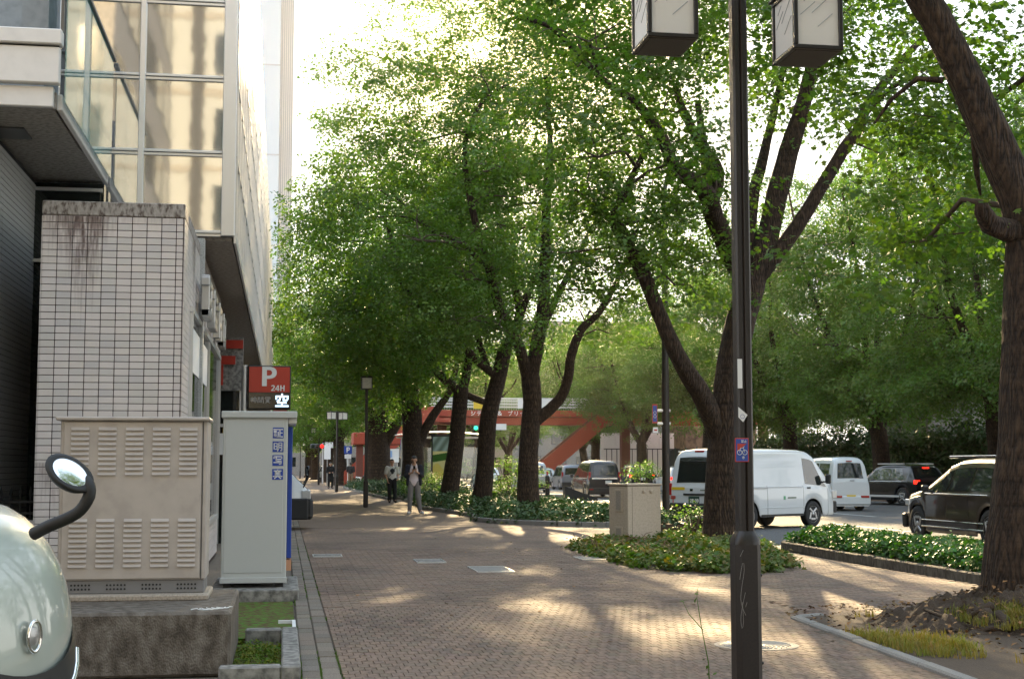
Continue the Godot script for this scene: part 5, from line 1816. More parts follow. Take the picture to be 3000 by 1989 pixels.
func van_spec() -> Dictionary:
	return {"L": 4.7, "W": 1.69, "clear": 0.3, "wheels": [1.05, 3.62], "wr": 0.33, "tumble": 0.13,
		"top": [[0, 1.02], [0.02, 1.1], [0.1, 1.72], [0.15, 1.84], [0.25, 1.93], [0.5, 1.965], [2.4, 1.98], [3.3, 1.965], [3.6, 1.925], [3.78, 1.83], [4.38, 1.16], [4.5, 1.06], [4.62, 0.92], [4.7, 0.72]],
		"belt": [[0, 1.0], [0.1, 1.06], [3.2, 1.06], [4.3, 1.0], [4.6, 0.8], [4.7, 0.65]],
		"plan": [[0, 0.965], [0.12, 0.995], [0.3, 1.0], [3.9, 1.0], [4.3, 0.97], [4.55, 0.9], [4.7, 0.8]],
		"windows": [[3.3, 4.22, 3.28, 3.72, 0.06, 0.9]], "shields": [[3.82, 4.36, 0.9], [0.025, 0.115, 0.92]],
		"tail": [[0.79, 0.98, 0.03, 0.08, 0.3]], "head": [[0.66, 0.82, 4.58, 0.28, 0.2, 0.2]], "mirror": [1.22, 4.1, 0.24],
		"doors": [0.14, 1.75, 3.2, 4.25], "bumper": M.black,
		"bars": [[0.848, 1.0, 0.35, 1.75, 0.008, 0.014, M.steel], [0.79, 1.905, 0.3, 3.3, 0.02, 0.02, M.paint_white], [0.845, 0.335, 1.5, 3.2, 0.02, 0.05, M.black]]}

func hatch_spec(L: float, W: float, H: float, suv: bool) -> Dictionary:
	var c := 0.2 if suv else 0.15
	var bl := H * 0.6
	return {"L": L, "W": W, "clear": c, "wheels": [0.8, L - 0.88], "wr": 0.36 if suv else 0.31, "tumble": 0.42,
		"top": [[0, bl - 0.05], [0.06, bl + 0.02], [0.16, bl + 0.1], [0.45, H - 0.14], [0.6, H - 0.06], [1.2, H - 0.005], [1.9, H], [2.4, H - 0.03], [2.75, H - 0.12], [L - 1.2, bl + 0.03], [L - 0.9, bl - 0.0], [L - 0.4, bl - 0.08], [L - 0.15, bl - 0.17], [L, bl - 0.38]],
		"belt": [[0, bl - 0.1], [0.5, bl - 0.01], [2.4, bl - 0.03], [L - 1.1, bl - 0.06], [L - 0.3, bl - 0.16], [L, bl - 0.42]],
		"plan": [[0, 0.86], [0.15, 0.95], [0.5, 1.0], [L - 1.0, 1.0], [L - 0.5, 0.96], [L - 0.2, 0.87], [L, 0.72]],
		"windows": [[0.75, 1.55, 0.95, 1.55, 0.1, 0.86], [1.62, 2.5, 1.62, 2.45, 0.1, 0.86], [2.56, L - 1.3, 2.5, 2.7, 0.1, 0.86]], "shields": [[2.86, L - 1.3, 0.92], [0.2, 0.43, 0.86]],
		"tail": [[W * 0.4, bl - 0.06, 0.06, 0.26, 0.16]], "head": [[W * 0.36, bl - 0.24, L - 0.22, 0.3, 0.13, 0.24]], "mirror": [bl + 0.06, L - 1.55, 0.15],
		"doors": [1.58, 2.53, L - 1.18], "bumper": M.black}

func box_spec(L: float, W: float, H: float) -> Dictionary:
	# tall one-and-a-half box minivan
	var bl := H * 0.53
	return {"L": L, "W": W, "clear": 0.17, "wheels": [0.8, L - 0.85], "wr": 0.31, "tumble": 0.2,
		"top": [[0, bl], [0.02, bl + 0.08], [0.14, H - 0.2], [0.22, H - 0.08], [0.4, H - 0.02], [1.5, H], [2.6, H - 0.03], [L - 1.75, H - 0.14], [L - 0.85, bl + 0.08], [L - 0.45, bl - 0.02], [L - 0.15, bl - 0.14], [L, bl - 0.35]],
		"belt": [[0, bl - 0.03], [2.0, bl], [L - 1.0, bl - 0.02], [L - 0.3, bl - 0.15], [L, bl - 0.4]],
		"plan": [[0, 0.93], [0.12, 0.985], [0.3, 1.0], [L - 0.8, 1.0], [L - 0.35, 0.93], [L, 0.76]],
		"windows": [[0.35, 1.35, 0.4, 1.35, 0.08, 0.88], [1.42, 2.45, 1.42, 2.45, 0.08, 0.88], [2.52, L - 1.0, 2.52, L - 1.75, 0.08, 0.88]], "shields": [[L - 1.65, L - 0.92, 0.92], [0.03, 0.135, 0.9]],
		"tail": [[W * 0.44, bl + 0.1, 0.05, 0.12, 0.42]], "head": [[W * 0.36, bl - 0.24, L - 0.2, 0.32, 0.14, 0.22]], "mirror": [bl + 0.1, L - 1.15, 0.18],
		"doors": [1.38, 2.48, L - 0.9], "bumper": M.black}

func build_cars() -> void:
	car_materials()
	var road := -0.1
	# white panel van pulling out
	var sp := van_spec()
	var v := make_car("panel_van", "white panel van turning out past the forked tree, black rear window", "van", sp, w(9.9, road, 33.75), deg_to_rad(57.5), M.paint_white)
	var g := bx("number_plate", v, M.plate_g, Vector3(-0.02, 0.73, 0.012), Vector3(0.33, 0.165, 0.016))
	var o := obj("plate_number", text_mesh("28-09", 0.085, true, 0.003), M.white_print, g)
	o.position = Vector3(0.0, 0.71, 0.0215)
	bx("plate_recess", v, M.black, Vector3(0, 0.86, 0.012), Vector3(0.72, 0.05, 0.03), 0.01)
	bx("yellow_sticker", v, M.plate_y, Vector3(-0.53, 1.0, 0.006), Vector3(0.42, 0.07, 0.008))
	bx("emblem", v, M.chrome, Vector3(-0.1, 0.97, 0.008), Vector3(0.1, 0.06, 0.012), 0.004)
	var gm := MB.new()
	glyphs(gm, "〒", Vector3(-0.78, 0.66, 0.004), Vector3.RIGHT, Vector3.UP, 0.16, Vector3.ZERO, 0.2, 0.004)
	obj("red_sticker", gm, M.red, v)
	bx("blue_sticker", v, M.blue, Vector3(0.42, 0.72, 0.006), Vector3(0.16, 0.2, 0.008))
	var rm := MB.new()
	rm.lathe([[0.065, 0.0], [0.065, 0.004], [0.035, 0.004], [0.035, 0.0]], 16, Transform3D(Basis(Vector3.RIGHT, PI / 2), Vector3(0.42, 0.74, 0.0105)))
	obj("round_badge", rm, M.plate_y, v)
	bx("brake_lamp", v, M.tail, Vector3(0, 1.905, -0.2), Vector3(0.28, 0.045, 0.06), 0.01)
	bx("lettering", v, mat(lin(0.12, 0.16, 0.12), 0.6), Vector3(0.28, 0.965, 0.006), Vector3(0.2, 0.028, 0.004))
	bx("door_handle", v, M.black, Vector3(0.845, 1.0, -3.42), Vector3(0.025, 0.04, 0.14), 0.008)
	bx("lettering", v, mat(lin(0.1, 0.14, 0.1), 0.6), Vector3(0.846, 0.76, -2.72), Vector3(0.006, 0.035, 0.34))
	bx("logo", v, mat(lin(0.12, 0.35, 0.18), 0.6), Vector3(0.846, 0.76, -2.42), Vector3(0.006, 0.09, 0.08), 0.002)
	bx("body_crease", v, M.paint_white, Vector3(0.846, 1.03, -1.9), Vector3(0.012, 0.02, 2.5), 0.004)
	bx("body_crease", v, M.paint_white, Vector3(0.846, 0.52, -2.3), Vector3(0.012, 0.02, 1.8), 0.004)
	# delivery van nose behind the photo booth
	sp = van_spec()
	v = make_car("delivery_van", "white van parked behind the photo booth, only its nose showing", "van", sp, w(-4.05, -0.02, 33.6), deg_to_rad(90), M.paint_white)
	bx("grille", v, M.black, Vector3(0, 0.7, -4.69), Vector3(1.1, 0.12, 0.04), 0.01)
	var mm := MB.new()
	mm.tube([Vector3(-0.7, 0.95, -4.5), Vector3(-0.72, 1.2, -4.62), Vector3(-0.72, 1.3, -4.62)], [0.018, 0.018, 0.018], 6)
	mm.lathe([[0.0, -0.05], [0.09, -0.03], [0.12, 0.0], [0.11, 0.02]], 14, Transform3D(Basis(Vector3.RIGHT, -PI / 2), Vector3(-0.72, 1.36, -4.62)))
	mm.tube([Vector3(0.7, 0.95, -4.5), Vector3(0.78, 1.2, -4.62), Vector3(0.78, 1.3, -4.62)], [0.018, 0.018, 0.018], 6)
	mm.lathe([[0.0, -0.05], [0.09, -0.03], [0.12, 0.0], [0.11, 0.02]], 14, Transform3D(Basis(Vector3.RIGHT, -PI / 2), Vector3(0.78, 1.36, -4.62)))
	obj("round_mirror", mm, M.black_gloss, v)
	bx("bumper_skirt", v, M.black, Vector3(0, 0.5, -4.62), Vector3(1.56, 0.48, 0.24), 0.06)
	for sg in [-1.0, 1.0]: bx("bumper_skirt", v, M.black, Vector3(sg * 0.8, 0.5, -4.36), Vector3(0.1, 0.48, 0.55), 0.03)
	# small white van
	sp = box_spec(3.4, 1.48, 1.89)
	sp.tail = [[0.5, 0.5, -0.045, 0.3, 0.08]]
	sp.plate = [0.0, 0.48, -0.035, M.plate_y]
	sp.bumper = M.paint_white
	v = make_car("small_van", "small white van seen from behind with a yellow number plate", "van", sp, w(19.6, road, 47.6), 0.0, M.paint_white)
	bx("brake_lamp", v, M.tail, Vector3(0, 1.74, -0.12), Vector3(0.2, 0.03, 0.06))
	bx("wiper", v, M.black, Vector3(0.05, 1.06, 0.012), Vector3(0.16, 0.02, 0.02))
	# black estate with lit brake lights
	sp = hatch_spec(4.5, 1.82, 1.66, true)
	sp.lit = true
	sp.bars = [[0.915, 0.36, 0.95, 3.5, 0.03, 0.08, M.alu], [0.72, 1.66, 0.8, 2.5, 0.04, 0.04, M.alu], [0.905, 0.95, 0.8, 3.3, 0.02, 0.03, M.chrome]]
	v = make_car("black_car", "black estate car with glowing red brake lights across the road", "car", sp, w(25.5, road, 53.6), deg_to_rad(-14.0), M.paint_black)
	bx("brake_lamp", v, M.tail_on, Vector3(0.0, 1.5, -0.42), Vector3(0.3, 0.05, 0.06))
	# brown car nearest the hedge
	sp = hatch_spec(4.75, 1.88, 1.7, true)
	sp.bars = [[0.945, 0.32, 0.95, 3.6, 0.03, 0.03, M.chrome], [0.945, 0.45, 0.95, 3.6, 0.02, 0.02, M.chrome], [0.93, 0.985, 0.8, 3.45, 0.02, 0.025, M.chrome], [0.72, 1.72, 0.8, 2.7, 0.04, 0.05, M.chrome]]
	make_car("brown_car", "dark brown car with chrome trim passing behind the low hedge", "car", sp, w(14.0, road, 24.4), 0.0, M.paint_brown)
	# black minivan
	sp = box_spec(4.7, 1.73, 1.86)
	sp.plate = [0.2, 0.78, -0.012, M.plate_w]
	sp.bars = [[0.87, 0.98, 0.2, 3.6, 0.012, 0.03, M.chrome]]
	v = make_car("minivan", "black minivan with chrome strip driving away", "van", sp, w(16.0, road, 70.5), 0.0, M.paint_black)
	bx("chrome_strip", v, M.chrome, Vector3(0, 0.97, 0.012), Vector3(1.3, 0.07, 0.02))
	bx("rear_reflector", v, M.tail, Vector3(-0.7, 0.42, 0.07), Vector3(0.2, 0.06, 0.02))
	sp = box_spec(4.5, 1.7, 1.85)
	v = make_car("minivan", "silver minivan driving away, just right of the burred trunk", "van", sp, w(15.2, road, 86.0), 0.0, M.paint_silver)
	bx("chrome_strip", v, M.chrome, Vector3(0, 1.0, 0.012), Vector3(1.3, 0.07, 0.02))
	make_car("white_car", "white car mostly hidden behind the burred trunk", "car", hatch_spec(4.3, 1.72, 1.55, false), w(15.6, road, 108.0), 0.0, M.paint_white)
	make_car("silver_car", "silver sedan ahead of the black minivan", "car", hatch_spec(4.4, 1.72, 1.5, false), w(19.2, road, 104.0), 0.0, M.paint_silver)
	make_car("grey_car", "grey blue car beside the front of the black minivan", "car", box_spec(4.2, 1.7, 1.7), w(19.6, road, 96.0), 0.0, M.paint_grey)
	make_car("blue_car", "blue car squeezed between the grey car and the black minivan", "car", box_spec(4.2, 1.7, 1.75), w(21.0, road, 103.0), 0.0, M.paint_blue)
	sp = hatch_spec(4.6, 1.84, 1.72, true)
	sp.lit = true
	sp.plate = [0.0, 0.8, -0.01, M.plate_w]
	make_car("dark_car", "black car with red brake lights right of the black minivan", "car", sp, w(22.6, road, 88.5), 0.0, M.paint_black)
	sp = hatch_spec(4.4, 1.8, 1.58, true)
	sp.lit = true
	make_car("white_car", "white car with dark lower body left of the white panel van", "car", sp, w(22.9, road, 80.0), 0.0, M.paint_silver)
	var far := [[3.9, 148.0, 1.2, "white car crossing at the far end of the pavement"], [7.2, 150.0, 1.45, "white van crossing behind the man in brown trousers"]]
	for f in far:
		make_car("distant_car", f[3], "car", box_spec(4.4, 1.75, 1.8), w(f[0], road, f[1]), f[2], M.paint_white, "far crossing cars")

# rounded little delivery car in the left foreground
func micro_car() -> void:
	var t := thing("micro_van", "pale green white micro van nose with a round mirror on a black stalk", "van", w(-1.05, -0.03, 6.45), deg_to_rad(-116.0))
	# local: -z is forward (nose), x to its side
	var H := [[0.22, -0.02], [0.4, 0.0], [0.56, 0.0], [0.7, -0.008], [0.82, -0.025], [0.92, -0.05], [1.0, -0.08], [1.08, -0.125], [1.15, -0.18], [1.21, -0.25], [1.26, -0.34], [1.285, -0.44]]
	var rows := []
	for q in H:
		var row := []
		for k in 33:
			var f := -1.0 + k / 16.0
			var xw := 0.64 * (1.0 - 0.18 * pow(clampf((q[0] - 0.75) / 0.6, 0, 1), 2.0))
			var a := absf(f)
			var back := 0.0
			var x := 0.0
			if a < 0.72:
				x = signf(f) * xw * (a / 0.72) * 0.86
				back = 0.16 * pow(a / 0.72, 2.4)
			else:
				var g := (a - 0.72) / 0.28
				x = signf(f) * xw * (0.86 + 0.14 * sin(minf(1.0, g * 3.0) * PI / 2))
				back = 0.16 + 0.1 * minf(1.0, g * 3.0) + 2.2 * maxf(0.0, g - 0.1)
			row.append(Vector3(x, q[0], -q[1] + back))
		rows.append(row)
	var m := MB.new()
	m.grid(rows, false, Vector3(0, 0.7, 1.2))
	var body := obj("body", m, M.paint_pearl, t)
	# cowl and windscreen up to a roof, outside the frame
	m = MB.new()
	var r2 := []
	for q in [[1.285, 0.44], [1.3, 0.5]]:
		var row := []
		for k in 9: row.append(Vector3(-0.52 + k * 0.13, q[0], q[1] + 0.2 * pow(absf(-1.0 + k / 4.0), 2.4)))
		r2.append(row)
	m.grid(r2, false, Vector3(0, 0.7, 1.2))
	obj("cowl", m, M.black, t)
	m = MB.new()
	r2 = []
	for q in [[1.3, 0.5, 0.54], [1.5, 0.68, 0.52], [1.75, 0.95, 0.49], [1.8, 1.1, 0.47]]:
		var row := []
		for k in 9: row.append(Vector3(q[2] * (-1.0 + k / 4.0), q[0], q[1] + 0.2 * pow(absf(-1.0 + k / 4.0), 2.4)))
		r2.append(row)
	m.grid(r2, false, Vector3(0, 0.9, 1.6))
	obj("windscreen", m, M.car_glass, t)
	bx("cabin", t, M.paint_pearl, Vector3(0, 1.1, 1.95), Vector3(1.26, 1.4, 1.3), 0.1)
	bx("underbody", t, M.black, Vector3(0, 0.35, 1.4), Vector3(1.1, 0.4, 2.4))
	for sg in [-1.0, 1.0]:
		wheel(t, Vector3(sg * 0.55, 0.26, 0.75), 0.26, 0.16, sg, M.steel)
		wheel(t, Vector3(sg * 0.55, 0.26, 2.2), 0.26, 0.16, sg, M.steel)
	# grille: a dark smile with chrome lips
	var lip := []
	var lip2 := []
	var lr := []
	for k in 15:
		var f := -1.0 + k / 7.0
		var x := f * 0.5
		var z := 0.16 * pow(absf(f), 2.4) - 0.025
		lip.append(Vector3(x, 0.56 + 0.17 * f * f, z))
		lip2.append(Vector3(x * 1.02, 0.4 + 0.2 * f * f, z - 0.015))
		lr.append(0.016)
	m = MB.new()
	m.grid([lip, lip2], false, Vector3(0, 0.5, 1))
	obj("grille", m, M.black, t)
	m = MB.new()
	m.tube(lip2, lr, 8)
	obj("chrome_lip", m, M.chrome, t)
	m = MB.new()
	var bp := []
	var br := []
	for k in 15:
		var f := -1.0 + k / 7.0
		bp.append(Vector3(f * 0.62, 0.32 + 0.05 * f * f, 0.2 * pow(absf(f), 2.4) - 0.06))
		br.append(0.07)
	m.tube(bp, br, 10)
	obj("bumper", m, M.chrome, t)
	# oval badge
	m = MB.new()
	var xf := Transform3D(Basis(Vector3.RIGHT, -PI / 2), Vector3(0, 0.72, -0.005))
	var ring := []
	for k in 25:
		var a := TAU * k / 24
		ring.append(xf * Vector3(cos(a) * 0.045, 0.006, sin(a) * 0.065))
	var rr := []
	rr.resize(25)
	rr.fill(0.009)
	m.tube(ring, rr, 6, false)
	obj("badge_ring", m, M.chrome, t)
	m = MB.new()
	m.lathe([[0.042, 0.0], [0.036, 0.006], [0.0, 0.01]], 20, xf)
	obj("badge", m, M.steel, t)
	# round mirror carried forward on a bent stalk, its glass turned towards the driver
	var inv := t.transform.affine_inverse()
	var ms := Node3D.new()
	ms.name = "mirror"
	t.add_child(ms, true)
	m = MB.new()
	var sp := []
	for q in [[-1.04, 1.13, 6.34], [-0.97, 1.165, 6.3], [-0.9, 1.195, 6.3], [-0.845, 1.23, 6.3], [-0.81, 1.29, 6.3], [-0.812, 1.335, 6.31], [-0.83, 1.36, 6.33]]: sp.append(inv * w(q[0], q[1], q[2]))
	var ss := subdivide(sp, [0.028, 0.027, 0.026, 0.026, 0.027, 0.026, 0.024], 0.02, 0.0)
	m.tube(ss[0], ss[1], 12)
	obj("stalk", m, M.black, ms)
	var la := Vector3(0.8, -0.58, 0.0).normalized()
	var nn := Vector3(0.42, 0.5, 0.75).normalized()
	nn = (nn - la * nn.dot(la)).normalized()
	var sa := nn.cross(la)
	var hx := inv * Transform3D(Basis(la * 1.12, nn, la.cross(nn) * 0.78), w(-0.893, 1.385, 6.3))
	m = MB.new()
	m.lathe([[0.0, -0.055], [0.05, -0.05], [0.085, -0.03], [0.1, -0.005], [0.1, 0.008], [0.088, 0.01]], 26, hx)
	obj("housing", m, M.black, ms)
	m = MB.new()
	m.lathe([[0.087, 0.0], [0.086, 0.008], [0.05, 0.013], [0.0, 0.015]], 26, hx)
	obj("glass", m, M.chrome, ms)

# ---------------------------------------------------------------- street furniture
func lantern(parent: Node, at: Vector3, s: float, h: float, turn: float, deep := 1.0) -> void:
	var t := Node3D.new()
	t.name = "lantern"
	parent.add_child(t, true)
	t.position = at
	t.rotation.y = turn
	t.scale.z = deep
	var f := 0.028
	var half := s / 2
	var m := MB.new()
	for sx in [-1.0, 1.0]:
		for sz in [-1.0, 1.0]:
			m.bev(Vector3(sx * (half - f / 2), h / 2, sz * (half - f / 2)), Vector3(f, h - f * 2, f), 0.004)
	for y in [f / 2, h - f / 2]:
		for sg in [-1.0, 1.0]:
			m.bev(Vector3(0, y, sg * (half - f / 2)), Vector3(s, f, f), 0.004)
			m.bev(Vector3(sg * (half - f / 2), y, 0), Vector3(f, f, s - f * 2), 0.004)
	obj("frame", m, M.lamp_paint, t)
	m = MB.new()
	m.box(Vector3(0, 0.004, 0), Vector3(s - f * 2, 0.012, s - f * 2))
	obj("base_plate", m, M.lantern_base, t)
	m = MB.new()
	m.bev(Vector3(0, h + 0.012, 0), Vector3(s + 0.03, 0.024, s + 0.03), 0.006)
	obj("roof", m, M.lamp_paint, t)
	for k in 4:
		var bs := Basis(Vector3.UP, k * PI / 2)
		var q := MB.new()
		q.box(bs * Vector3(0, h / 2, half - f * 0.6), Vector3(s - f * 2, h - f * 2, 0.005), bs)
		obj("pane", q, M.frosted, t)
		q = MB.new()
		# etched slanting lines on the pane
		for l in [[-0.28, 0.35, -0.02, 0.62], [-0.12, 0.1, 0.32, 0.55], [0.0, -0.2, 0.3, 0.1], [-0.35, 0.05, -0.05, 0.35]]:
			var a := bs * Vector3(l[0] * s, h * (0.5 + l[1] * 0.7), half - f * 0.6 + 0.0035)
			var b := bs * Vector3(l[2] * s, h * (0.5 + l[3] * 0.7), half - f * 0.6 + 0.0035)
			if l[3] * 0.7 > 0.42: b = a.lerp(b, 0.6)
			q.tube([a, a.lerp(b, 0.5), b], [0.0025, 0.0025, 0.0025], 4)
		obj("etching", q, M.steel, t)
	m = MB.new()
	m.tube([Vector3(0, h * 0.25, 0), Vector3(0, h * 0.75, 0)], [0.05, 0.05], 10)
	obj("lamp_tube", m, M.white, t)

func street_lamp_near() -> void:
	var t := thing("street_lamp", "near dark brown lamp post with two square lanterns and scratched base", "lamp post", w(2.875, 0, 8.7))
	var m := MB.new()
	# box base with rounded edges and a sloping shoulder
	m.bev(Vector3(0, 0.48, 0), Vector3(0.165, 0.96, 0.165), 0.03)
	obj("base", m, M.lamp_paint, t)
	m = MB.new()
	var rows := []
	for q in [[0.0825, 0.93], [0.08, 0.965], [0.062, 1.0], [0.055, 1.015]]:
		var row := []
		for k in 16:
			var a := TAU * (k + 0.5) / 16
			var c := cos(a); var s := sin(a)
			var d: float = q[0] * minf(1.0 / maxf(absf(c), absf(s)), 1.22)
			row.append(Vector3(c * d, q[1], s * d))
		rows.append(row)
	m.grid(rows, true, Vector3(0, 0.9, 0))
	obj("shoulder", m, M.lamp_paint, t)
	m = MB.new()
	m.bev(Vector3(-0.024, 2.85, 0.0), Vector3(0.05, 3.7, 0.1), 0.012)
	m.bev(Vector3(0.026, 2.85, -0.004), Vector3(0.05, 3.7, 0.1), 0.012)
	obj("pole", m, M.lamp_paint, t)
	m = MB.new()
	m.bev(Vector3(0, 4.66, 0), Vector3(1.1, 0.05, 0.06), 0.01)
	m.bev(Vector3(0, 4.62, 0), Vector3(0.16, 0.2, 0.12), 0.01)
	obj("arm", m, M.lamp_paint, t)
	lantern(t, Vector3(-0.49, 4.1, 0.0), 0.33, 0.42, 0.0, 1.3)
	lantern(t, Vector3(0.47, 4.07, 0.0), 0.33, 0.42, 0.0, 1.3)
	for y in [0.74, 0.2]:
		m = MB.new()
		m.lathe([[0.01, 0], [0.01, 0.012], [0.005, 0.018]], 8, Transform3D(Basis(Vector3.BACK, -PI / 2), Vector3(0.082, y, 0.03)))
		obj("bolt", m, M.lamp_paint, t)
	# graffiti scratches: thin raised paint lines
	m = MB.new()
	var sc := [[[-0.06, 0.86], [-0.04, 0.9], [-0.05, 0.88]], [[-0.065, 0.72], [-0.045, 0.82], [-0.035, 0.78], [-0.06, 0.6], [-0.03, 0.5]], [[-0.03, 0.64], [-0.06, 0.5], [-0.055, 0.42], [-0.045, 0.46], [-0.05, 0.58]], [[-0.02, 0.58], [-0.03, 0.55]]]
	for l in sc:
		var p := []
		var r := []
		for q in l:
			p.append(Vector3(q[0], q[1], 0.0835)); r.append(0.0012)
		var sm := subdivide(p, r, 0.02, 0.0)
		m.tube(sm[0], sm[1], 4)
	obj("scratch", m, mat(lin(0.3, 0.28, 0.26), 0.7), t)
	# stickers and the no bicycle plate
	bx("sticker", t, M.white_print, Vector3(-0.0345, 2.0, 0.0515), Vector3(0.03, 0.185, 0.002))
	m = MB.new()
	m.extrude(PackedVector2Array([Vector2(-0.03, 0.055), Vector2(0.03, 0.005), Vector2(0.0, -0.04), Vector2(-0.03, -0.01)]), Vector3(-0.018, 1.735, 0.0505), Vector3.RIGHT, Vector3.UP, Vector3.BACK, 0.002)
	var ds := obj("diamond_sticker", m, M.white_print, t)
	m = MB.new()
	var ring := []
	var rr := []
	for k in 17:
		ring.append(Vector3(-0.022 + cos(TAU * k / 16) * 0.013, 1.73 + sin(TAU * k / 16) * 0.013, 0.053)); rr.append(0.0013)
	m.tube(ring, rr, 4, false)
	obj("print", m, M.blue, ds)
	var s := Node3D.new()
	s.name = "bicycle_plate"
	t.add_child(s)
	s.position = Vector3(-0.03, 1.52, 0.054)
	bx("border", s, M.red, Vector3(0, 0, 0), Vector3(0.09, 0.15, 0.004), 0.0015)
	bx("field", s, M.blue_sign, Vector3(0, 0, 0.002), Vector3(0.078, 0.138, 0.002))
	m = MB.new()
	m.extrude(PackedVector2Array([Vector2(-0.03, 0.04), Vector2(0.03, 0.04), Vector2(-0.03, -0.01)]), Vector3(0, 0, 0.003), Vector3.RIGHT, Vector3.UP, Vector3.BACK, 0.0008)
	obj("red_half", m, M.red, s)
	m = MB.new()
	for cx in [-0.016, 0.018]:
		ring = []
		rr = []
		for k in 21:
			ring.append(Vector3(cx + cos(TAU * k / 20) * 0.015, -0.015 + sin(TAU * k / 20) * 0.015, 0.0045)); rr.append(0.0017)
		m.tube(ring, rr, 4, false)
	m.tube([Vector3(0.018, -0.015, 0.0045), Vector3(0.008, 0.018, 0.0045), Vector3(0.016, 0.022, 0.0045)], [0.0016, 0.0016, 0.0016], 4)
	m.tube([Vector3(0.01, 0.012, 0.0045), Vector3(-0.01, 0.012, 0.0045), Vector3(-0.016, -0.015, 0.0045)], [0.0016, 0.0016, 0.0016], 4)
	glyphs(m, "禁止", Vector3(-0.005, 0.046, 0.003), Vector3.RIGHT, Vector3.UP, 0.017, Vector3(0.02, 0, 0), 0.12, 0.001)
	glyphs(m, "市", Vector3(0.0, -0.056, 0.003), Vector3.RIGHT, Vector3.UP, 0.017, Vector3(0.02, 0, 0), 0.12, 0.001)
	obj("print", m, M.white_print, s)

func street_lamp_far(label: String, x: float, z: float, turn: float, twin: bool) -> void:
	var t := thing("lamp_post", label, "lamp post", w(x, 0, z), turn, "square lantern lamp posts along the pavement")
	var m := MB.new()
	m.bev(Vector3(0, 0.48, 0), Vector3(0.17, 0.96, 0.17), 0.03)
	obj("base", m, M.lamp_paint, t)
	m = MB.new()
	m.bev(Vector3(0, 2.8, 0), Vector3(0.1, 3.7, 0.1), 0.01)
	obj("pole", m, M.lamp_paint, t)
	m = MB.new()
	m.bev(Vector3(0, 4.66, 0), Vector3(1.1 if twin else 0.3, 0.05, 0.06), 0.01)
	obj("arm", m, M.lamp_paint, t)
	for sx in ([-0.45, 0.45] if twin else [0.0]):
		lantern(t, Vector3(sx, 4.2, 0.0), 0.39, 0.43, 0.0)

func utility_box() -> void:
	var t := thing("utility_box", "beige steel utility box standing in the ivy mound", "utility box", w(6.35, 0.0, 25.5), deg_to_rad(24))
	bx("body", t, M.box_beige, Vector3(0, 0.56, 0), Vector3(0.76, 1.06, 0.56), 0.01)
	bx("lid", t, M.box_beige, Vector3(0, 1.105, 0), Vector3(0.8, 0.035, 0.6), 0.008)
	bx("lid_seam", t, M.dark_joint, Vector3(0, 1.083, 0), Vector3(0.765, 0.012, 0.565))
	for y in [0.82, 0.2]:
		var v := bx("vent", t, M.box_beige, Vector3(-0.385, y, 0.02), Vector3(0.02, 0.4 if y > 0.5 else 0.3, 0.2), 0.004)
		bx("opening", v, M.mortar, Vector3(-0.3965, y, 0.02), Vector3(0.004, 0.34 if y > 0.5 else 0.24, 0.14))
	for x in [-0.02, 0.15]:
		var m := MB.new()
		m.lathe([[0.035, 0], [0.035, 0.012], [0.02, 0.03], [0.0, 0.032]], 12, Transform3D(Basis(Vector3.RIGHT, PI / 2), Vector3(x, 0.98, 0.28)))
		obj("knob", m, M.box_beige, t)
	bx("door_seam", t, M.dark_joint, Vector3(-0.28, 0.56, 0.2805), Vector3(0.006, 1.0, 0.002))

func dark_pole() -> void:
	var t := thing("lighting_column", "tall dark lighting column behind the white panel van with a banner sign", "pole", w(12.25, -0.1, 45.0))
	var m := MB.new()
	m.tube([Vector3.ZERO, Vector3(0, 3, 0), Vector3(0.03, 10.6, 0), Vector3(0.2, 11.3, 0.0), Vector3(1.2, 11.7, 0)], [0.14, 0.13, 0.08, 0.07, 0.06], 12)
	obj("column", m, M.lamp_paint, t)
	bx("lamp_head", t, M.lamp_paint, Vector3(1.5, 11.7, 0), Vector3(0.7, 0.12, 0.25), 0.03)
	for y in [3.35, 2.93]:
		m = MB.new()
		m.tube([Vector3(-0.28, y, 0.03), Vector3(0.15, y, 0.03)], [0.045, 0.045], 8)
		obj("band", m, M.white, t)
	bx("banner", t, M.red, Vector3(-0.36, 3.25, 0.0), Vector3(0.17, 0.62, 0.02))
	bx("banner_field", t, M.blue_sign, Vector3(-0.36, 3.25, 0.012), Vector3(0.13, 0.52, 0.008))
	m = MB.new()
	for y in [3.16, 3.28]:
		var ring := []
		var rr := []
		for k in 13:
			ring.append(Vector3(-0.36 + cos(TAU * k / 12) * 0.045, y + sin(TAU * k / 12) * 0.045, 0.018)); rr.append(0.006)
		m.tube(ring, rr, 4, false)
	obj("bicycle_print", m, M.white_print, t)
	bx("notice", t, M.white, Vector3(-0.34, 2.72, 0.0), Vector3(0.16, 0.18, 0.02))
	bx("notice_print", t, M.red, Vector3(-0.34, 2.72, 0.012), Vector3(0.1, 0.05, 0.006))

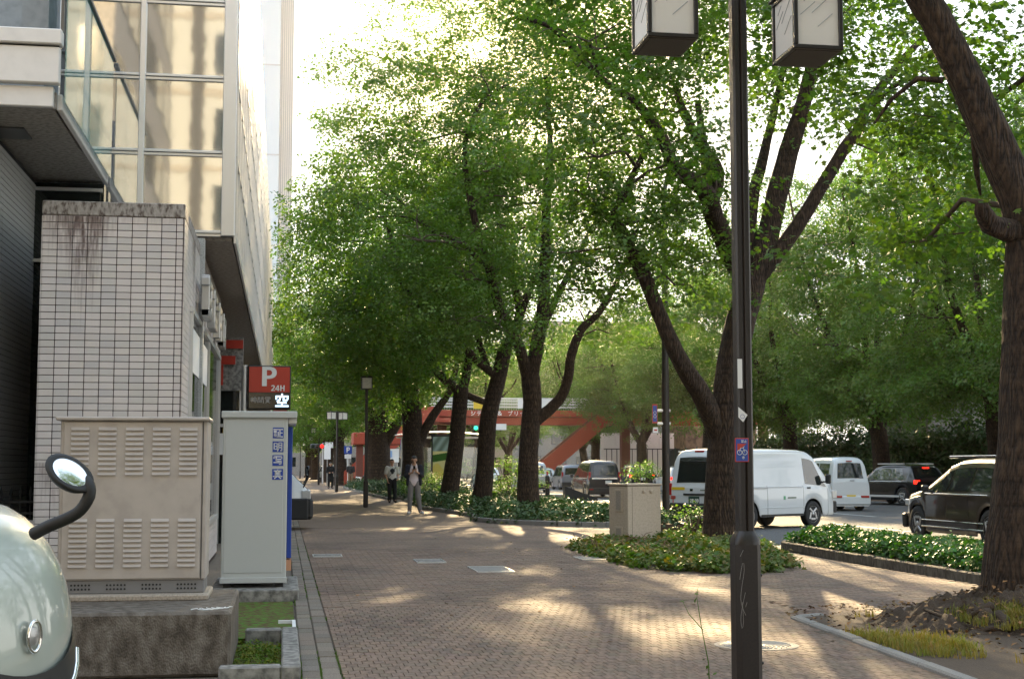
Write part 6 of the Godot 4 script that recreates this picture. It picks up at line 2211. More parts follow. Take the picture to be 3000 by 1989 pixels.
func bollards() -> void:
	var m := MB.new()
	m.lathe([[0.12, 0.0], [0.12, 0.04], [0.095, 0.06], [0.09, 0.62], [0.1, 0.64], [0.1, 0.68], [0.09, 0.7], [0.095, 0.78], [0.06, 0.85], [0.0, 0.87]], 14, Transform3D.IDENTITY)
	var mesh := m.mesh()
	var lb := ["leftmost black bollard between the leaning and burred trunks", "second black bollard from the leaning trunk", "third black bollard from the leaning trunk", "fourth black bollard from the leaning trunk", "black bollard half hidden by the burred trunk"]
	for k in 5:
		var o := obj("bollard", mesh, M.lamp_paint)
		o.position = w(10.3 + [0.0, 0.55, 1.0, 1.6, 2.9][k], 0.0, 72.0 - k * 0.2)
		o.scale = Vector3(1.25, 1.2, 1.25)
		tag(o, lb[k], "bollard", "black bollards at the road edge")
	bx("island_kerb", null, M.kerb_pale, w(11.7, -0.02, 72.0), Vector3(5.0, 0.16, 1.4), 0.02)
	var ik := get_child(get_child_count() - 1)
	ik.set_meta("kind", "structure")
	# sloping black traffic block beside them
	m = MB.new()
	m.extrude(PackedVector2Array([Vector2(0, 0), Vector2(1.4, 0), Vector2(1.4, 0.12), Vector2(0, 0.62)]), Vector3.ZERO, Vector3.RIGHT, Vector3.UP, Vector3.BACK, 0.5)
	var o2 := obj("wedge_block", m, M.black)
	o2.position = w(11.8, 0.0, 60.0)
	tag(o2, "black wedge shaped block right of the burred trunk", "block")

func poster_panel() -> void:
	var t := thing("poster_panel", "black framed illuminated poster panel beside the bus shelter", "poster panel", w(7.9, 0.0, 71.5), deg_to_rad(-12))
	bx("base", t, M.concrete, Vector3(0, 0.35, 0), Vector3(0.95, 0.7, 0.3), 0.02)
	bx("frame", t, M.black, Vector3(0, 1.85, 0), Vector3(1.1, 2.4, 0.22), 0.02)
	# printed artwork: abstract bands of colour
	var im := Image.create(64, 128, false, Image.FORMAT_RGB8)
	for y in 128:
		for x in 64:
			var c := Color(0.85, 0.8, 0.55)
			if y < 44: c = Color(0.38, 0.45, 0.4).lerp(Color(0.6, 0.68, 0.66), 0.5 + 0.5 * sin(x * 0.2 + y * 0.15))
			elif sin(x * 0.11) * 12.0 + y > 92.0: c = Color(0.86, 0.78, 0.4)
			elif absf(y - 66.0 + x * 0.15) < 11.0: c = Color(0.2, 0.38, 0.12)
			im.set_pixel(x, y, c)
	var pm := mat(Color.WHITE, 0.3)
	pm.albedo_texture = ImageTexture.create_from_image(im)
	var q := QuadMesh.new()
	q.size = Vector2(0.94, 2.1)
	var o := obj("poster", q, pm, t)
	o.position = Vector3(0, 1.9, 0.113)
	# bus shelter
	var s := thing("bus_shelter", "glazed bus shelter with a pale curved roof behind the trees", "bus shelter", w(8.6, 0.0, 78.0))
	var m := MB.new()
	var rows := []
	for i in 9:
		var f := i / 8.0
		rows.append([Vector3(-2.6 + f * 5.2, 3.15 + 0.18 * sin(f * PI), 0.9), Vector3(-2.6 + f * 5.2, 3.2 + 0.2 * sin(f * PI), 0), Vector3(-2.6 + f * 5.2, 3.15 + 0.18 * sin(f * PI), -0.9)])
	m.grid(rows, false, Vector3(0, 0, 0))
	obj("roof", m, M.white_panel, s)
	bx("roof_beam", s, M.alu, Vector3(0, 3.05, 0), Vector3(5.0, 0.1, 0.1))
	for x in [-2.2, 0.0, 2.2]: bx("post", s, M.alu, Vector3(x, 1.5, 0), Vector3(0.1, 3.0, 0.1), 0.01)
	for x in [-1.1, 1.1]: bx("glass", s, M.clear, Vector3(x, 1.5, 0), Vector3(2.05, 2.0, 0.015))
	bx("bench", s, M.steel, Vector3(0, 0.45, 0.4), Vector3(3.0, 0.05, 0.35), 0.01)
	for x in [-1.3, 1.3]: bx("bench_leg", s, M.steel, Vector3(x, 0.21, 0.4), Vector3(0.06, 0.42, 0.3))

func parking_plate(label: String, x: float, z: float) -> void:
	var t := thing("road_sign", label, "sign", w(x, 0, z), 0.0, "blue parking signs on posts")
	var m := MB.new()
	m.tube([Vector3.ZERO, Vector3(0, 2.9, 0)], [0.03, 0.03], 8)
	obj("post", m, M.white, t)
	bx("plate", t, M.blue_sign, Vector3(0, 2.75, 0.04), Vector3(0.6, 0.6, 0.02), 0.005)
	var o := obj("letter", text_mesh("P", 0.4), M.white_print, t)
	o.position = Vector3(0, 2.75, 0.056)
	bx("sub_plate", t, M.white, Vector3(0, 2.25, 0.04), Vector3(0.5, 0.3, 0.02))

func footbridge() -> void:
	var z := 118.0
	var t := thing("footbridge", "red steel footbridge with white lettering crossing the road", "footbridge")
	var y0 := 4.95
	bx("girder", t, M.red_paint, w(27.0, y0 + 0.3, z), Vector3(30.0, 0.62, 1.6), 0.03)
	bx("girder_face", t, M.red_paint, w(27.0, y0 + 0.93, z - 0.9), Vector3(30.0, 0.52, 0.12), 0.02)
	bx("girder_face", t, M.red_paint, w(27.0, y0 + 0.93, z + 0.9), Vector3(30.0, 0.52, 0.12), 0.02)
	bx("deck", t, M.concrete, w(27.0, y0 + 0.75, z), Vector3(30.0, 0.1, 1.7))
	for y in [1.5, 1.75, 2.0, 2.2]: bx("rail", t, M.white, w(27.0, y0 + y, z - 0.9), Vector3(30.0, 0.05, 0.05))
	for y in [1.5, 1.75, 2.0, 2.2]: bx("rail", t, M.white, w(27.0, y0 + y, z + 0.9), Vector3(30.0, 0.05, 0.05))
	var m := MB.new()
	for k in 150:
		m.box(w(12.1 + k * 0.2, y0 + 1.7, z - 0.88), Vector3(0.025, 1.0, 0.025))
	var bars := obj("baluster", m, M.steel, t)
	bars.set_meta("kind", "stuff")
	bx("sign_board", t, M.white, w(21.0, y0 + 1.75, z - 0.97), Vector3(3.6, 0.8, 0.03))
	bx("sign_board", t, M.plate_y, w(16.4, y0 + 1.7, z - 0.97), Vector3(1.8, 0.8, 0.03))
	m = MB.new()
	glyphs(m, "シテノロ", w(15.3, y0 + 0.75, z - 0.965), Vector3.RIGHT, Vector3.UP, 0.36, Vector3(0.5, 0, 0), 0.12, 0.01)
	glyphs(m, "ブリッジ", w(18.4, y0 + 0.75, z - 0.965), Vector3.RIGHT, Vector3.UP, 0.36, Vector3(0.5, 0, 0), 0.12, 0.01)
	obj("lettering", m, M.white_print, t)
	var o := obj("lettering", text_mesh("&", 0.36, true, 0.01), M.white_print, t)
	o.position = w(17.7, y0 + 0.93, z - 0.97)
	for x in [13.0, 28.6, 40.8]:
		bx("pier", t, M.rust, w(x, y0 / 2, z + 0.2), Vector3(0.75, y0, 0.75), 0.03)
	# stairs: a stringer, treads and parapet running down to the left
	for side in [[27.4, -1.0, 4.9], [12.4, -1.0, 4.9]]:
		var x0: float = side[0]
		var zz := z - 2.4
		for s in [-0.85, 0.85]:
			m = MB.new()
			m.extrude(PackedVector2Array([Vector2(0, 5.15), Vector2(0, 6.3), Vector2(-1.2, 6.3), Vector2(-7.6, 1.1), Vector2(-7.6, 0.0), Vector2(-7.0, 0.0), Vector2(-1.0, 5.0)]), w(x0, 0, zz + s), Vector3.RIGHT, Vector3.UP, Vector3.BACK, 0.1)
			obj("stair_side", m, M.red_paint if s < 0 else M.rust, t)
		for k in 24:
			bx("tread", t, M.concrete, w(x0 - 1.3 - k * 0.25, 5.1 - k * 0.21, zz), Vector3(0.27, 0.05, 1.6))
		bx("landing", t, M.red_paint, w(x0 + 0.2, 5.2, z - 1.9), Vector3(2.6, 0.3, 2.6), 0.03)
	# signal heads hung from the bridge
	signal_head("green traffic signal on the footbridge by the burred tree", 27.7, y0 + 1.55, z - 1.6, false)
	signal_head("green traffic signal below the left part of the footbridge", 16.0, y0 - 0.3, z - 1.6, false)

func signal_head(label: String, x: float, y: float, z: float, red: bool) -> void:
	var t := thing("traffic_signal", label, "traffic light", w(x, y, z), 0.0, "traffic signals")
	bx("housing", t, M.alu_dark, Vector3(0, 0, 0), Vector3(1.25, 0.42, 0.25), 0.04)
	bx("backing_plate", t, M.white, Vector3(1.4, 0.1, 0), Vector3(1.5, 0.5, 0.04))
	for k in 3:
		var on := (k == 2 and red) or (k == 0 and not red)
		var lm := mat([Color(0.02, 0.12, 0.08), Color(0.15, 0.1, 0.02), Color(0.15, 0.02, 0.02)][k], 0.3)
		if on:
			lm.emission_enabled = true
			lm.emission = [Color(0.1, 1.0, 0.62), Color(1, 0.7, 0.1), Color(1.0, 0.12, 0.08)][k]
			lm.emission_energy_multiplier = 1.0
		var m := MB.new()
		m.lathe([[0.16, 0], [0.16, 0.02], [0.0, 0.04]], 14, Transform3D(Basis(Vector3.RIGHT, PI / 2), Vector3(-0.4 + k * 0.4, 0, 0.13)))
		obj("signal_lamp", m, lm, t)
	if red:
		var p := MB.new()
		p.tube([Vector3(0.5, -y, 0), Vector3(0.5, 0.3, 0)], [0.07, 0.06], 8)
		obj("post", p, M.steel, t)

func far_side() -> void:
	# walls, fences and blocks across the road
	var t := thing("panel_wall", "grey white panelled wall with dark railing across the road", "wall")
	for k in 5: bx("panel", t, M.white_panel, w(27.9 + k * 1.32, 2.2, 121.6), Vector3(1.3, 4.4, 0.12), 0.01)
	for k in 15: bx("railing_bar", t, M.black, w(27.4 + k * 0.45, 1.5, 119.9), Vector3(0.06, 3.0, 0.06))
	bx("railing_top", t, M.black, w(30.5, 3.0, 119.9), Vector3(6.7, 0.08, 0.08))
	var b := thing("brick_building", "brown brick building with a red band across the road", "building")
	bx("wall", b, mottled(lin(0.26, 0.17, 0.11), M.coarse, Vector3(0.2, 0.2, 0.2), 0.85), w(38.6, 3.0, 127.0), Vector3(6.6, 6.0, 8.0))
	bx("red_band", b, M.red_paint, w(38.6, 6.4, 126.9), Vector3(7.0, 1.0, 8.2))
	b = thing("grey_building", "pale grey building glimpsed through the trees above the ivy hedge", "building")
	bx("wall", b, M.white_panel, w(47.0, 6.0, 88.0), Vector3(6.5, 12.0, 10.0))
	bx("side_wing", b, M.concrete, w(42.2, 5.2, 90.0), Vector3(3.0, 10.4, 8.0))
	bx("parapet", b, M.concrete, w(47.0, 12.1, 88.0), Vector3(6.8, 0.3, 10.3))
	for k in 4: bx("window", b, M.dark_glass, w(45.0 + k * 1.3, 9.6, 82.98), Vector3(0.8, 1.3, 0.06))
	t = thing("chain_fence", "green chain fence on posts beside the many limbed tree", "fence")
	for k in 9: bx("post", t, mat(lin(0.02, 0.06, 0.05), 0.5), w(31.0, 1.5, 90.0 + k * 3.0), Vector3(0.07, 3.0, 0.07))
	bx("mesh_panel", t, mottled(lin(0.05, 0.06, 0.05), M.fine, Vector3(2, 2, 2), 0.8), w(31.1, 1.45, 102.0), Vector3(0.03, 2.8, 24.0))
	# end of the street
	var far := [[-14.0, 190.0, 20.0, 26.0, "low pale block at the far end of the left pavement"], [14.0, 260.0, 62.0, 16.0, "wide pale block far beyond the footbridge"], [52.0, 230.0, 30.0, 24.0, "far block right of the footbridge"]]
	for f in far:
		b = thing("distant_building", f[4], "building", Vector3.ZERO, 0.0, "distant buildings")
		bx("wall", b, M.concrete, w(f[0], f[3] / 2, f[1]), Vector3(f[2], f[3], 16.0))
		bx("parapet", b, M.concrete, w(f[0], f[3] + 0.3, f[1]), Vector3(f[2] + 0.4, 0.6, 16.4))
		for r in int(f[3] / 3.5):
			for k in int(f[2] / 4.0):
				bx("window", b, M.dark_glass, w(f[0] - f[2] / 2 + 2.0 + k * 4.0, 2.4 + r * 3.5, f[1] - 8.02), Vector3(2.4, 1.6, 0.08))
	# kiosk row at the end of the near pavement
	t = thing("red_canopy", "red canopy on dark posts at the foot of the footbridge", "canopy")
	bx("roof", t, M.red_paint, w(7.4, 3.55, 107.5), Vector3(4.6, 0.9, 3.0), 0.05)
	for x in [5.6, 6.3, 9.2]: bx("post", t, M.rust, w(x, 1.55, 106.6), Vector3(0.5, 3.1, 0.5))
	t = thing("notice_board", "pale notice board with blue print under the red canopy", "notice board")
	bx("board", t, M.white, w(7.7, 2.3, 106.3), Vector3(1.6, 1.0, 0.05))
	bx("print", t, mat(lin(0.25, 0.4, 0.65), 0.5), w(7.5, 2.4, 106.26), Vector3(1.0, 0.5, 0.02))
	for x in [7.0, 8.4]: bx("post", t, M.steel, w(x, 1.4, 106.4), Vector3(0.06, 2.8, 0.06))
	t = thing("white_signboard", "tall white signboard beside the red signal at the pavement end", "sign")
	bx("board", t, M.white, w(3.4, 2.6, 112.0), Vector3(0.5, 1.1, 0.05))
	bx("post", t, M.steel, w(3.4, 1.3, 112.05), Vector3(0.07, 2.6, 0.07))
	signal_head("red traffic signal at the far end of the pavement", 3.0, 3.3, 128.0, true)
	t = thing("barrier", "low pale railing beside the man in brown trousers", "railing")
	for y in [0.35, 0.75]: bx("rail", t, M.white, w(5.0, y, 96.0), Vector3(0.06, 0.07, 6.0))
	for k in 4: bx("post", t, M.white, w(5.0, 0.4, 93.2 + k * 1.9), Vector3(0.08, 0.8, 0.08))

func build_furniture() -> void:
	street_lamp_near()
	street_lamp_far("lamp post with one square lantern left of the two men", 2.93, 51.3, 0.0, false)
	street_lamp_far("first twin lantern lamp post beyond the single lantern one", 3.1, 84.0, 0.7, true)
	street_lamp_far("second twin lantern lamp post beyond the single lantern one", 2.9, 118.0, 0.0, true)
	street_lamp_far("third twin lantern lamp post beyond the single lantern one", 2.4, 150.0, 0.0, true)
	street_lamp_far("farthest twin lantern lamp post on the pavement", 2.2, 185.0, 0.0, true)
	utility_box()
	dark_pole()
	bollards()
	poster_panel()
	parking_plate("blue parking sign on a pole behind the white shirted man", 7.1, 84.0)
	parking_plate("blue parking sign on a pole by the man in brown trousers", 4.9, 110.0)
	footbridge()
	far_side()

# ---------------------------------------------------------------- people: tapered capsules joined smoothly, meshed as surface nets
func nets(m: MB, bones: Array, cell: float, k: float) -> void:
	var lo := Vector3(1e9, 1e9, 1e9)
	var hi := -lo
	for b in bones:
		var r := maxf(b[2], b[3]) + k + cell * 2.0
		for q in [b[0], b[1]]:
			lo = lo.min(q - Vector3(r, r, r)); hi = hi.max(q + Vector3(r, r, r))
	var nx := int((hi.x - lo.x) / cell) + 2
	var ny := int((hi.y - lo.y) / cell) + 2
	var nz := int((hi.z - lo.z) / cell) + 2
	var g := PackedFloat32Array()
	g.resize(nx * ny * nz)
	g.fill(1.0)
	for b in bones:
		var a: Vector3 = b[0]
		var ab: Vector3 = b[1] - a
		var l2 := maxf(ab.length_squared(), 1e-8)
		var r0: float = b[2]
		var r1: float = b[3]
		var sq: Vector3 = b[4] if b.size() > 4 else Vector3.ONE
		var r := maxf(r0, r1) * maxf(sq.x, maxf(sq.y, sq.z)) + k + cell * 2.0
		var bl: Vector3 = a.min(b[1]) - Vector3(r, r, r)
		var bh: Vector3 = a.max(b[1]) + Vector3(r, r, r)
		for iz in range(maxi(0, int((bl.z - lo.z) / cell)), mini(nz, int((bh.z - lo.z) / cell) + 2)):
			for iy in range(maxi(0, int((bl.y - lo.y) / cell)), mini(ny, int((bh.y - lo.y) / cell) + 2)):
				for ix in range(maxi(0, int((bl.x - lo.x) / cell)), mini(nx, int((bh.x - lo.x) / cell) + 2)):
					var p := lo + Vector3(ix, iy, iz) * cell - a
					var t := clampf(p.dot(ab) / l2, 0.0, 1.0)
					var d := ((p - ab * t) / sq).length() - lerpf(r0, r1, t)
					var at := (iz * ny + iy) * nx + ix
					var e := g[at]
					if k > 0.0:
						var h := maxf(k - absf(d - e), 0.0) / k
						g[at] = minf(d, e) - h * h * k * 0.25
					else:
						g[at] = minf(d, e)
	var v0 := m.v.size()
	var i0 := m.ix.size()
	var vid := PackedInt32Array()
	vid.resize(g.size())
	vid.fill(-1)
	var st := [1, nx, nx * ny]
	var off := [0, 1, nx, nx + 1, nx * ny, nx * ny + 1, nx * ny + nx, nx * ny + nx + 1]
	var cor := [Vector3(0, 0, 0), Vector3(1, 0, 0), Vector3(0, 1, 0), Vector3(1, 1, 0), Vector3(0, 0, 1), Vector3(1, 0, 1), Vector3(0, 1, 1), Vector3(1, 1, 1)]
	var edges := [[0, 1], [2, 3], [4, 5], [6, 7], [0, 2], [1, 3], [4, 6], [5, 7], [0, 4], [1, 5], [2, 6], [3, 7]]
	for iz in nz - 1:
		for iy in ny - 1:
			for ix in nx - 1:
				var at := (iz * ny + iy) * nx + ix
				var mask := 0
				for q in 8:
					if g[at + off[q]] < 0.0: mask |= 1 << q
				if mask == 0 or mask == 255: continue
				var s := Vector3.ZERO
				var n := 0
				for e in edges:
					var ga := g[at + off[e[0]]]
					var gb := g[at + off[e[1]]]
					if (ga < 0.0) != (gb < 0.0):
						s += cor[e[0]].lerp(cor[e[1]], ga / (ga - gb))
						n += 1
				vid[at] = m.v.size()
				m.v.append(lo + (Vector3(ix, iy, iz) + s / n) * cell)
				m.n.append(Vector3.UP); m.c.append(m.col); m.uv.append(Vector2.ZERO)
	for iz in range(1, nz - 1):
		for iy in range(1, ny - 1):
			for ix in range(1, nx - 1):
				var at := (iz * ny + iy) * nx + ix
				for ax in 3:
					var ga := g[at]
					var gb: float = g[at + st[ax]]
					if (ga < 0.0) == (gb < 0.0): continue
					var u: int = st[(ax + 1) % 3]
					var w2: int = st[(ax + 2) % 3]
					var q := [vid[at], vid[at - u], vid[at - u - w2], vid[at - w2]]
					if q.min() < 0: continue
					if ga < 0.0:
						for t in [q[0], q[2], q[1], q[0], q[3], q[2]]: m.ix.append(t)
					else:
						for t in [q[0], q[1], q[2], q[0], q[2], q[3]]: m.ix.append(t)
	m.smooth(v0, i0)

func hand(m: MB, wrist: Vector3, dir: Vector3, palm_n: Vector3, curl: float, thumb_side: float) -> void:
	var side := dir.cross(palm_n).normalized()
	var bones := []
	var pe := wrist + dir * 0.085
	bones.append([wrist - dir * 0.03, wrist, 0.024, 0.024])
	for k in 4: bones.append([wrist + side * (k - 1.5) * 0.01, pe + side * (k - 1.5) * 0.019, 0.016, 0.0135])
	var ln := [0.055, 0.075, 0.082, 0.072]
	for k in 4:
		var b := pe + side * (k - 1.5) * 0.02
		var l: float = ln[k if thumb_side > 0 else 3 - k] * 0.5
		var d1 := dir.rotated(side, curl * 0.8)
		var d2 := dir.rotated(side, curl * 1.7)
		bones.append([b, b + d1 * l, 0.0095, 0.0088])
		bones.append([b + d1 * l, b + d1 * l + d2 * l * 0.9, 0.0086, 0.0072])
	var tb := wrist + dir * 0.025 + side * thumb_side * 0.022
	var td := (dir * 0.7 + side * thumb_side * 0.75 - palm_n * 0.2).normalized()
	bones.append([tb, tb + td * 0.042, 0.013, 0.0105])
	bones.append([tb + td * 0.042, tb + td * 0.042 + (dir * 0.9 + side * thumb_side * 0.15).normalized() * 0.03, 0.01, 0.008])
	nets(m, bones, 0.0065, 0.006)

# pose: joints in metres, figure facing +z (towards the camera when turn = 0)
func make_person(label: String, at: Vector3, turn: float, sc: float, P: Dictionary) -> void:
	var t := thing("person", label, "person", at, turn)
	t.scale = Vector3(sc, sc, sc)
	var J: Dictionary = P.j
	var skin := MB.new()
	var neck: Vector3 = J.neck
	var hd: Vector3 = J.head
	# whole body as one surface
	var body := []
	body.append([neck - Vector3(0, 0.03, 0.0), hd - Vector3(0, 0.06, 0.01), 0.055, 0.05])
	body.append([J.chest, neck, 0.1, 0.06, Vector3(1.35, 1, 0.85)])
	body.append([J.hip, J.chest, 0.105, 0.115, Vector3(1.3, 1, 0.9)])
	for s in ["l", "r"]:
		body.append([J["sh_" + s], J["el_" + s], 0.05, 0.04])
		body.append([J["el_" + s], J["wr_" + s], 0.04, 0.027])
		body.append([J["hp_" + s], J["kn_" + s], 0.085, 0.058])
		body.append([J["kn_" + s], J["an_" + s], 0.056, 0.04])
		body.append([J["an_" + s], J["an_" + s] + P.toe[0 if s == "l" else 1] * 0.6, 0.038, 0.03])
	nets(skin, body, 0.02, 0.05)
	# head on its own finer grid
	var f: Vector3 = P.face
	var up := (hd - neck).normalized()
	var rt := up.cross(f).normalized()
	var hb := [[hd + up * 0.03, hd + up * 0.02 - f * 0.02, 0.082, 0.085, Vector3.ONE], [hd + f * 0.02 + up * 0.03, hd - up * 0.085 + f * 0.035, 0.068, 0.036], [hd + f * 0.085 + up * 0.02, hd + f * 0.105 - up * 0.015, 0.01, 0.015],
		[hd + rt * 0.08 - up * 0.01, hd + rt * 0.083 + up * 0.02, 0.014, 0.016], [hd - rt * 0.08 - up * 0.01, hd - rt * 0.083 + up * 0.02, 0.014, 0.016], [hd + f * 0.085 - up * 0.045 + rt * 0.014, hd + f * 0.085 - up * 0.045 - rt * 0.014, 0.01, 0.01]]
	nets(skin, hb, 0.009, 0.02)
	for s in ["l", "r"]:
		var h: Dictionary = P["hand_" + s]
		hand(skin, J["wr_" + s], h.d, h.n, h.c, h.t)
	obj("body", skin, M.skin, t)
	# eyes
	var ey := MB.new()
	for s in [-1.0, 1.0]:
		ey.lathe([[0.0, -0.008], [0.009, 0.0], [0.0, 0.006]], 8, Transform3D(Basis.IDENTITY, hd + f * 0.083 + up * 0.015 + rt * s * 0.03))
	obj("eyes", ey, M.black, t)
	var hr := MB.new()
	nets(hr, [[hd + up * 0.05 - f * 0.025, hd + up * 0.045 - f * 0.035, 0.088, 0.088], [hd + up * 0.085 + f * 0.035, hd + up * 0.08 - f * 0.02, 0.036, 0.05], [hd + up * 0.02 - f * 0.05, hd - up * 0.06 - f * 0.05, 0.07, 0.05], [hd + up * 0.05 + rt * 0.055 - f * 0.02, hd + up * 0.01 + rt * 0.068 - f * 0.02, 0.028, 0.02], [hd + up * 0.05 - rt * 0.055 - f * 0.02, hd + up * 0.01 - rt * 0.068 - f * 0.02, 0.028, 0.02]], 0.012, 0.03)
	obj("hair", hr, M.hair, t)
	# clothes
	for gname in P.clothes:
		var c: Dictionary = P.clothes[gname]
		var bones := []
		for b in c.b:
			var a: Vector3 = J[b[0]] if b[0] is String else b[0]
			var e: Vector3 = J[b[1]] if b[1] is String else b[1]
			if b.size() > 5: e = a.lerp(e, b[5])
			bones.append([a, e, b[2], b[3], b[4] if b.size() > 4 and b[4] != null else Vector3.ONE])
		var m := MB.new()
		nets(m, bones, 0.018, c.get("k", 0.04))
		obj(gname, m, c.m, t)
	for x in P.get("extra", []):
		var m := MB.new()
		if x[1] == "box": m.bev(x[2], x[3], 0.004, x[4])
		else: m.tube(x[2], x[3], 8)
		obj(x[0], m, x[5] if x[1] == "box" else x[4], t)

func stand() -> Dictionary:
	return {"neck": Vector3(0, 1.46, 0), "head": Vector3(0, 1.62, 0.02), "chest": Vector3(0, 1.28, 0), "hip": Vector3(0, 0.96, 0),
		"sh_l": Vector3(0.19, 1.4, 0), "sh_r": Vector3(-0.19, 1.4, 0), "el_l": Vector3(0.24, 1.12, -0.02), "el_r": Vector3(-0.24, 1.12, -0.02), "wr_l": Vector3(0.25, 0.88, 0.05), "wr_r": Vector3(-0.25, 0.88, 0.05),
		"hp_l": Vector3(0.095, 0.92, 0), "hp_r": Vector3(-0.095, 0.92, 0), "kn_l": Vector3(0.11, 0.5, 0.03), "kn_r": Vector3(-0.11, 0.5, 0.03), "an_l": Vector3(0.12, 0.09, 0), "an_r": Vector3(-0.12, 0.09, 0)}

func cloth(c: Color) -> StandardMaterial3D:
	var m := mat(c, 0.9)
	m.rim_enabled = true
	m.rim = 0.2
	return m

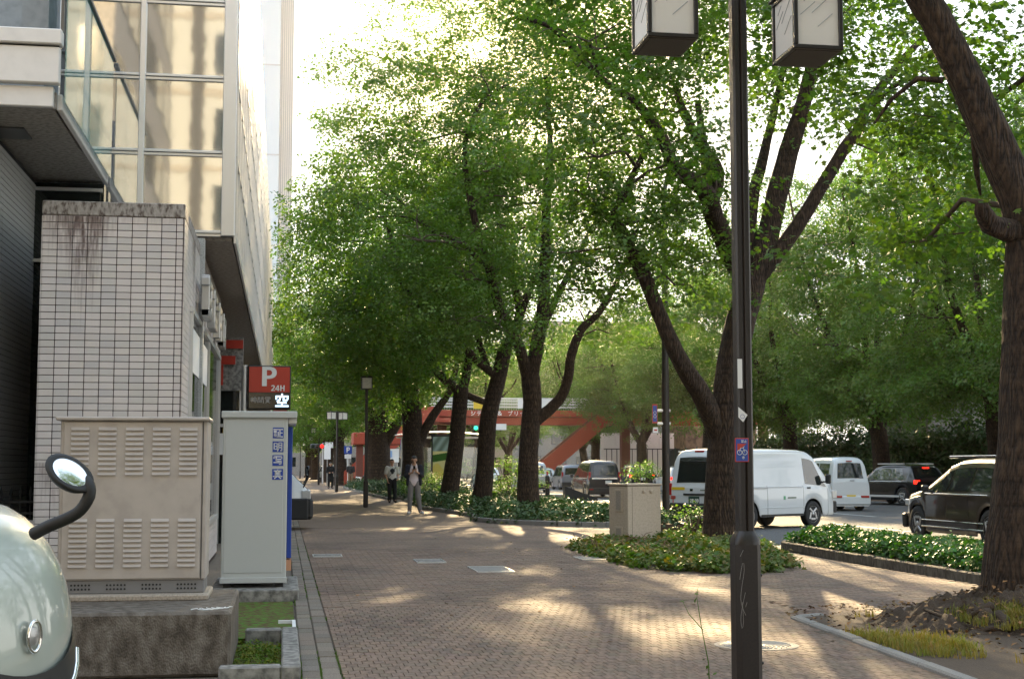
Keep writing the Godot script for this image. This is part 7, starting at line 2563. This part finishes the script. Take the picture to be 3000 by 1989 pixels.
func build_people() -> void:
	var wide := Vector3(1.35, 1, 0.9)
	var shoe := func(j: Dictionary, toe: Array) -> Array:
		return [[j.an_l - Vector3(0, 0.03, 0.03), j.an_l + toe[0] - Vector3(0, 0.035, 0), 0.05, 0.045], [j.an_r - Vector3(0, 0.03, 0.03), j.an_r + toe[1] - Vector3(0, 0.035, 0), 0.05, 0.045], ["an_l", "an_l", 0.052, 0.052], ["an_r", "an_r", 0.052, 0.052]]
	# man looking down at his phone
	var j := stand()
	j.head = Vector3(0.0, 1.6, 0.06)
	j.el_l = Vector3(0.235, 1.14, 0.06); j.wr_l = Vector3(0.06, 1.27, 0.25)
	j.el_r = Vector3(-0.235, 1.14, 0.06); j.wr_r = Vector3(-0.04, 1.25, 0.25)
	j.kn_l = Vector3(0.13, 0.5, 0.02); j.an_l = Vector3(0.19, 0.09, 0.02); j.an_r = Vector3(-0.13, 0.09, 0.0)
	var toe := [Vector3(0.08, -0.02, 0.12), Vector3(-0.03, -0.02, 0.13)]
	var up_n := Vector3(0, 0.5, -0.86)
	make_person("young man in a navy jacket and grey trousers looking at his phone", w(3.98, 0, 43.9), deg_to_rad(-6), 1.02, {"j": j, "face": Vector3(0, -0.35, 0.94).normalized(), "toe": toe,
		"hand_l": {"d": Vector3(-0.3, 0.75, 0.4).normalized(), "n": Vector3(-0.7, 0, -0.7), "c": 0.7, "t": -1.0}, "hand_r": {"d": Vector3(0.35, 0.8, 0.3).normalized(), "n": Vector3(0.7, 0, -0.7), "c": 0.7, "t": 1.0},
		"clothes": {
			"shirt": {"m": cloth(lin(0.6, 0.52, 0.53)), "b": [["hip", "chest", 0.118, 0.128, wide], ["chest", "neck", 0.11, 0.07, Vector3(1.3, 1, 0.9)], [Vector3(0, 0.93, 0.0), "hip", 0.122, 0.118, wide]]},
			"jacket": {"m": cloth(lin(0.012, 0.013, 0.022)), "b": [["sh_l", "el_l", 0.08, 0.066], ["sh_r", "el_r", 0.08, 0.066], ["el_l", "wr_l", 0.062, 0.056, null, 0.35], ["el_r", "wr_r", 0.062, 0.056, null, 0.35], [Vector3(0.15, 1.36, -0.03), Vector3(0.185, 0.9, 0.0), 0.075, 0.07, Vector3(0.8, 1, 1.5)], [Vector3(-0.15, 1.36, -0.03), Vector3(-0.185, 0.9, 0.0), 0.075, 0.07, Vector3(0.8, 1, 1.5)], [Vector3(0, 1.36, -0.06), Vector3(0, 0.92, -0.06), 0.11, 0.11, Vector3(1.4, 1, 0.75)]]},
			"trousers": {"m": cloth(lin(0.16, 0.15, 0.145)), "b": [["hp_l", "kn_l", 0.1, 0.078], ["kn_l", "an_l", 0.076, 0.062], ["hp_r", "kn_r", 0.1, 0.078], ["kn_r", "an_r", 0.076, 0.062], [Vector3(0, 0.94, 0), Vector3(0, 1.0, 0), 0.115, 0.115, wide]]},
			"shoes": {"m": cloth(lin(0.5, 0.5, 0.5)), "k": 0.02, "b": shoe.call(j, toe)}},
		"extra": [["phone", "box", Vector3(0.01, 1.37, 0.33), Vector3(0.075, 0.15, 0.009), Basis(Vector3.RIGHT, 0.5), M.black_gloss]]})
	# man in white tee walking
	j = stand()
	j.el_l = Vector3(0.26, 1.14, -0.03); j.wr_l = Vector3(0.22, 0.98, 0.17)
	j.el_r = Vector3(-0.25, 1.13, -0.04); j.wr_r = Vector3(-0.2, 0.9, 0.1)
	j.kn_l = Vector3(0.1, 0.5, 0.1); j.an_l = Vector3(0.1, 0.1, 0.12); j.kn_r = Vector3(-0.09, 0.5, 0.0); j.an_r = Vector3(-0.07, 0.09, -0.12)
	toe = [Vector3(0.02, -0.02, 0.13), Vector3(-0.02, -0.03, 0.13)]
	make_person("man in a printed white T shirt and black trousers walking behind", w(4.36, 0, 58.0), deg_to_rad(8), 1.0, {"j": j, "face": Vector3(0, -0.05, 1).normalized(), "toe": toe,
		"hand_l": {"d": Vector3(-0.3, -0.5, 0.8).normalized(), "n": Vector3(-0.9, 0, -0.3), "c": 0.6, "t": 1.0}, "hand_r": {"d": Vector3(0.15, -0.9, 0.3).normalized(), "n": Vector3(0.9, 0, -0.2), "c": 0.6, "t": 1.0},
		"clothes": {
			"shirt": {"m": cloth(lin(0.62, 0.61, 0.58)), "b": [["hip", "chest", 0.125, 0.14, wide], ["chest", "neck", 0.12, 0.07, Vector3(1.3, 1, 0.9)], ["sh_l", "el_l", 0.085, 0.082, null, 0.75], ["sh_r", "el_r", 0.085, 0.082, null, 0.75]]},
			"shirt_print": {"m": cloth(lin(0.03, 0.035, 0.04)), "k": 0.0, "b": [[Vector3(-0.05, 1.28, 0.075), Vector3(0.05, 1.28, 0.075), 0.06, 0.06, Vector3(1, 1.4, 1)], [Vector3(0.0, 1.2, 0.075), Vector3(0.0, 1.33, 0.075), 0.07, 0.06]]},
			"trousers": {"m": cloth(lin(0.012, 0.013, 0.016)), "b": [["hp_l", "kn_l", 0.105, 0.085], ["kn_l", "an_l", 0.083, 0.07], ["hp_r", "kn_r", 0.105, 0.085], ["kn_r", "an_r", 0.083, 0.07], [Vector3(0, 0.9, 0), Vector3(0, 0.97, 0), 0.12, 0.118, wide]]},
			"shoes": {"m": cloth(lin(0.015, 0.015, 0.015)), "k": 0.02, "b": shoe.call(j, toe)}},
		"extra": [["bag_strap", "tube", [Vector3(0.13, 1.42, 0.1), Vector3(0.06, 1.32, 0.15), Vector3(-0.06, 1.16, 0.16), Vector3(-0.16, 1.02, 0.1)], [0.01, 0.01, 0.01, 0.01], M.black]]})
	# dark silhouette walking
	j = stand()
	j.el_l = Vector3(0.25, 1.14, 0.02); j.wr_l = Vector3(0.15, 1.06, 0.2); j.el_r = Vector3(-0.25, 1.13, 0.02); j.wr_r = Vector3(-0.16, 1.04, 0.19)
	toe = [Vector3(0.05, -0.02, 0.12), Vector3(-0.04, -0.02, 0.12)]
	var dk := cloth(lin(0.012, 0.012, 0.013))
	make_person("person in a long black coat far along the pavement", w(3.2, 0, 98.0), deg_to_rad(10), 1.0, {"j": j, "face": Vector3(0, -0.1, 1).normalized(), "toe": toe,
		"hand_l": {"d": Vector3(-0.5, 0.2, 0.8).normalized(), "n": Vector3(-0.7, 0, -0.7), "c": 0.7, "t": 1.0}, "hand_r": {"d": Vector3(0.5, 0.2, 0.8).normalized(), "n": Vector3(0.7, 0, -0.7), "c": 0.7, "t": 1.0},
		"clothes": {
			"coat": {"m": dk, "b": [[Vector3(0, 0.62, 0), "hip", 0.15, 0.14, wide], ["hip", "chest", 0.14, 0.14, wide], ["chest", "neck", 0.13, 0.08, Vector3(1.3, 1, 0.9)], ["sh_l", "el_l", 0.09, 0.075], ["sh_r", "el_r", 0.09, 0.075], ["el_l", "wr_l", 0.07, 0.055, null, 0.9], ["el_r", "wr_r", 0.07, 0.055, null, 0.9]]},
			"trousers": {"m": dk, "b": [["hp_l", "kn_l", 0.1, 0.082], ["kn_l", "an_l", 0.08, 0.068], ["hp_r", "kn_r", 0.1, 0.082], ["kn_r", "an_r", 0.08, 0.068]]},
			"shoes": {"m": dk, "k": 0.02, "b": shoe.call(j, toe)}}})
	# man in dark top and brown trousers, back turned
	j = stand()
	j.el_l = Vector3(0.26, 1.13, 0.02); j.wr_l = Vector3(0.22, 1.0, 0.2)
	toe = [Vector3(0.04, -0.02, 0.12), Vector3(-0.04, -0.02, 0.12)]
	make_person("man in a dark top and tan trousers standing with his back turned", w(4.85, 0, 104.0), deg_to_rad(170), 1.03, {"j": j, "face": Vector3(0, -0.1, 1).normalized(), "toe": toe,
		"hand_l": {"d": Vector3(-0.3, -0.3, 0.9).normalized(), "n": Vector3(-0.9, 0, -0.3), "c": 0.6, "t": 1.0}, "hand_r": {"d": Vector3(0.05, -1.0, 0.15).normalized(), "n": Vector3(1, 0, 0), "c": 0.6, "t": 1.0},
		"clothes": {
			"shirt": {"m": cloth(lin(0.02, 0.018, 0.018)), "b": [["hip", "chest", 0.13, 0.14, wide], ["chest", "neck", 0.12, 0.07, Vector3(1.3, 1, 0.9)], ["sh_l", "el_l", 0.085, 0.075], ["sh_r", "el_r", 0.085, 0.075]]},
			"trousers": {"m": cloth(lin(0.2, 0.13, 0.08)), "b": [["hp_l", "kn_l", 0.105, 0.085], ["kn_l", "an_l", 0.083, 0.07], ["hp_r", "kn_r", 0.105, 0.085], ["kn_r", "an_r", 0.083, 0.07], [Vector3(0, 0.9, 0), Vector3(0, 0.97, 0), 0.12, 0.118, wide]]},
			"shoes": {"m": dk, "k": 0.02, "b": shoe.call(j, toe)}}})
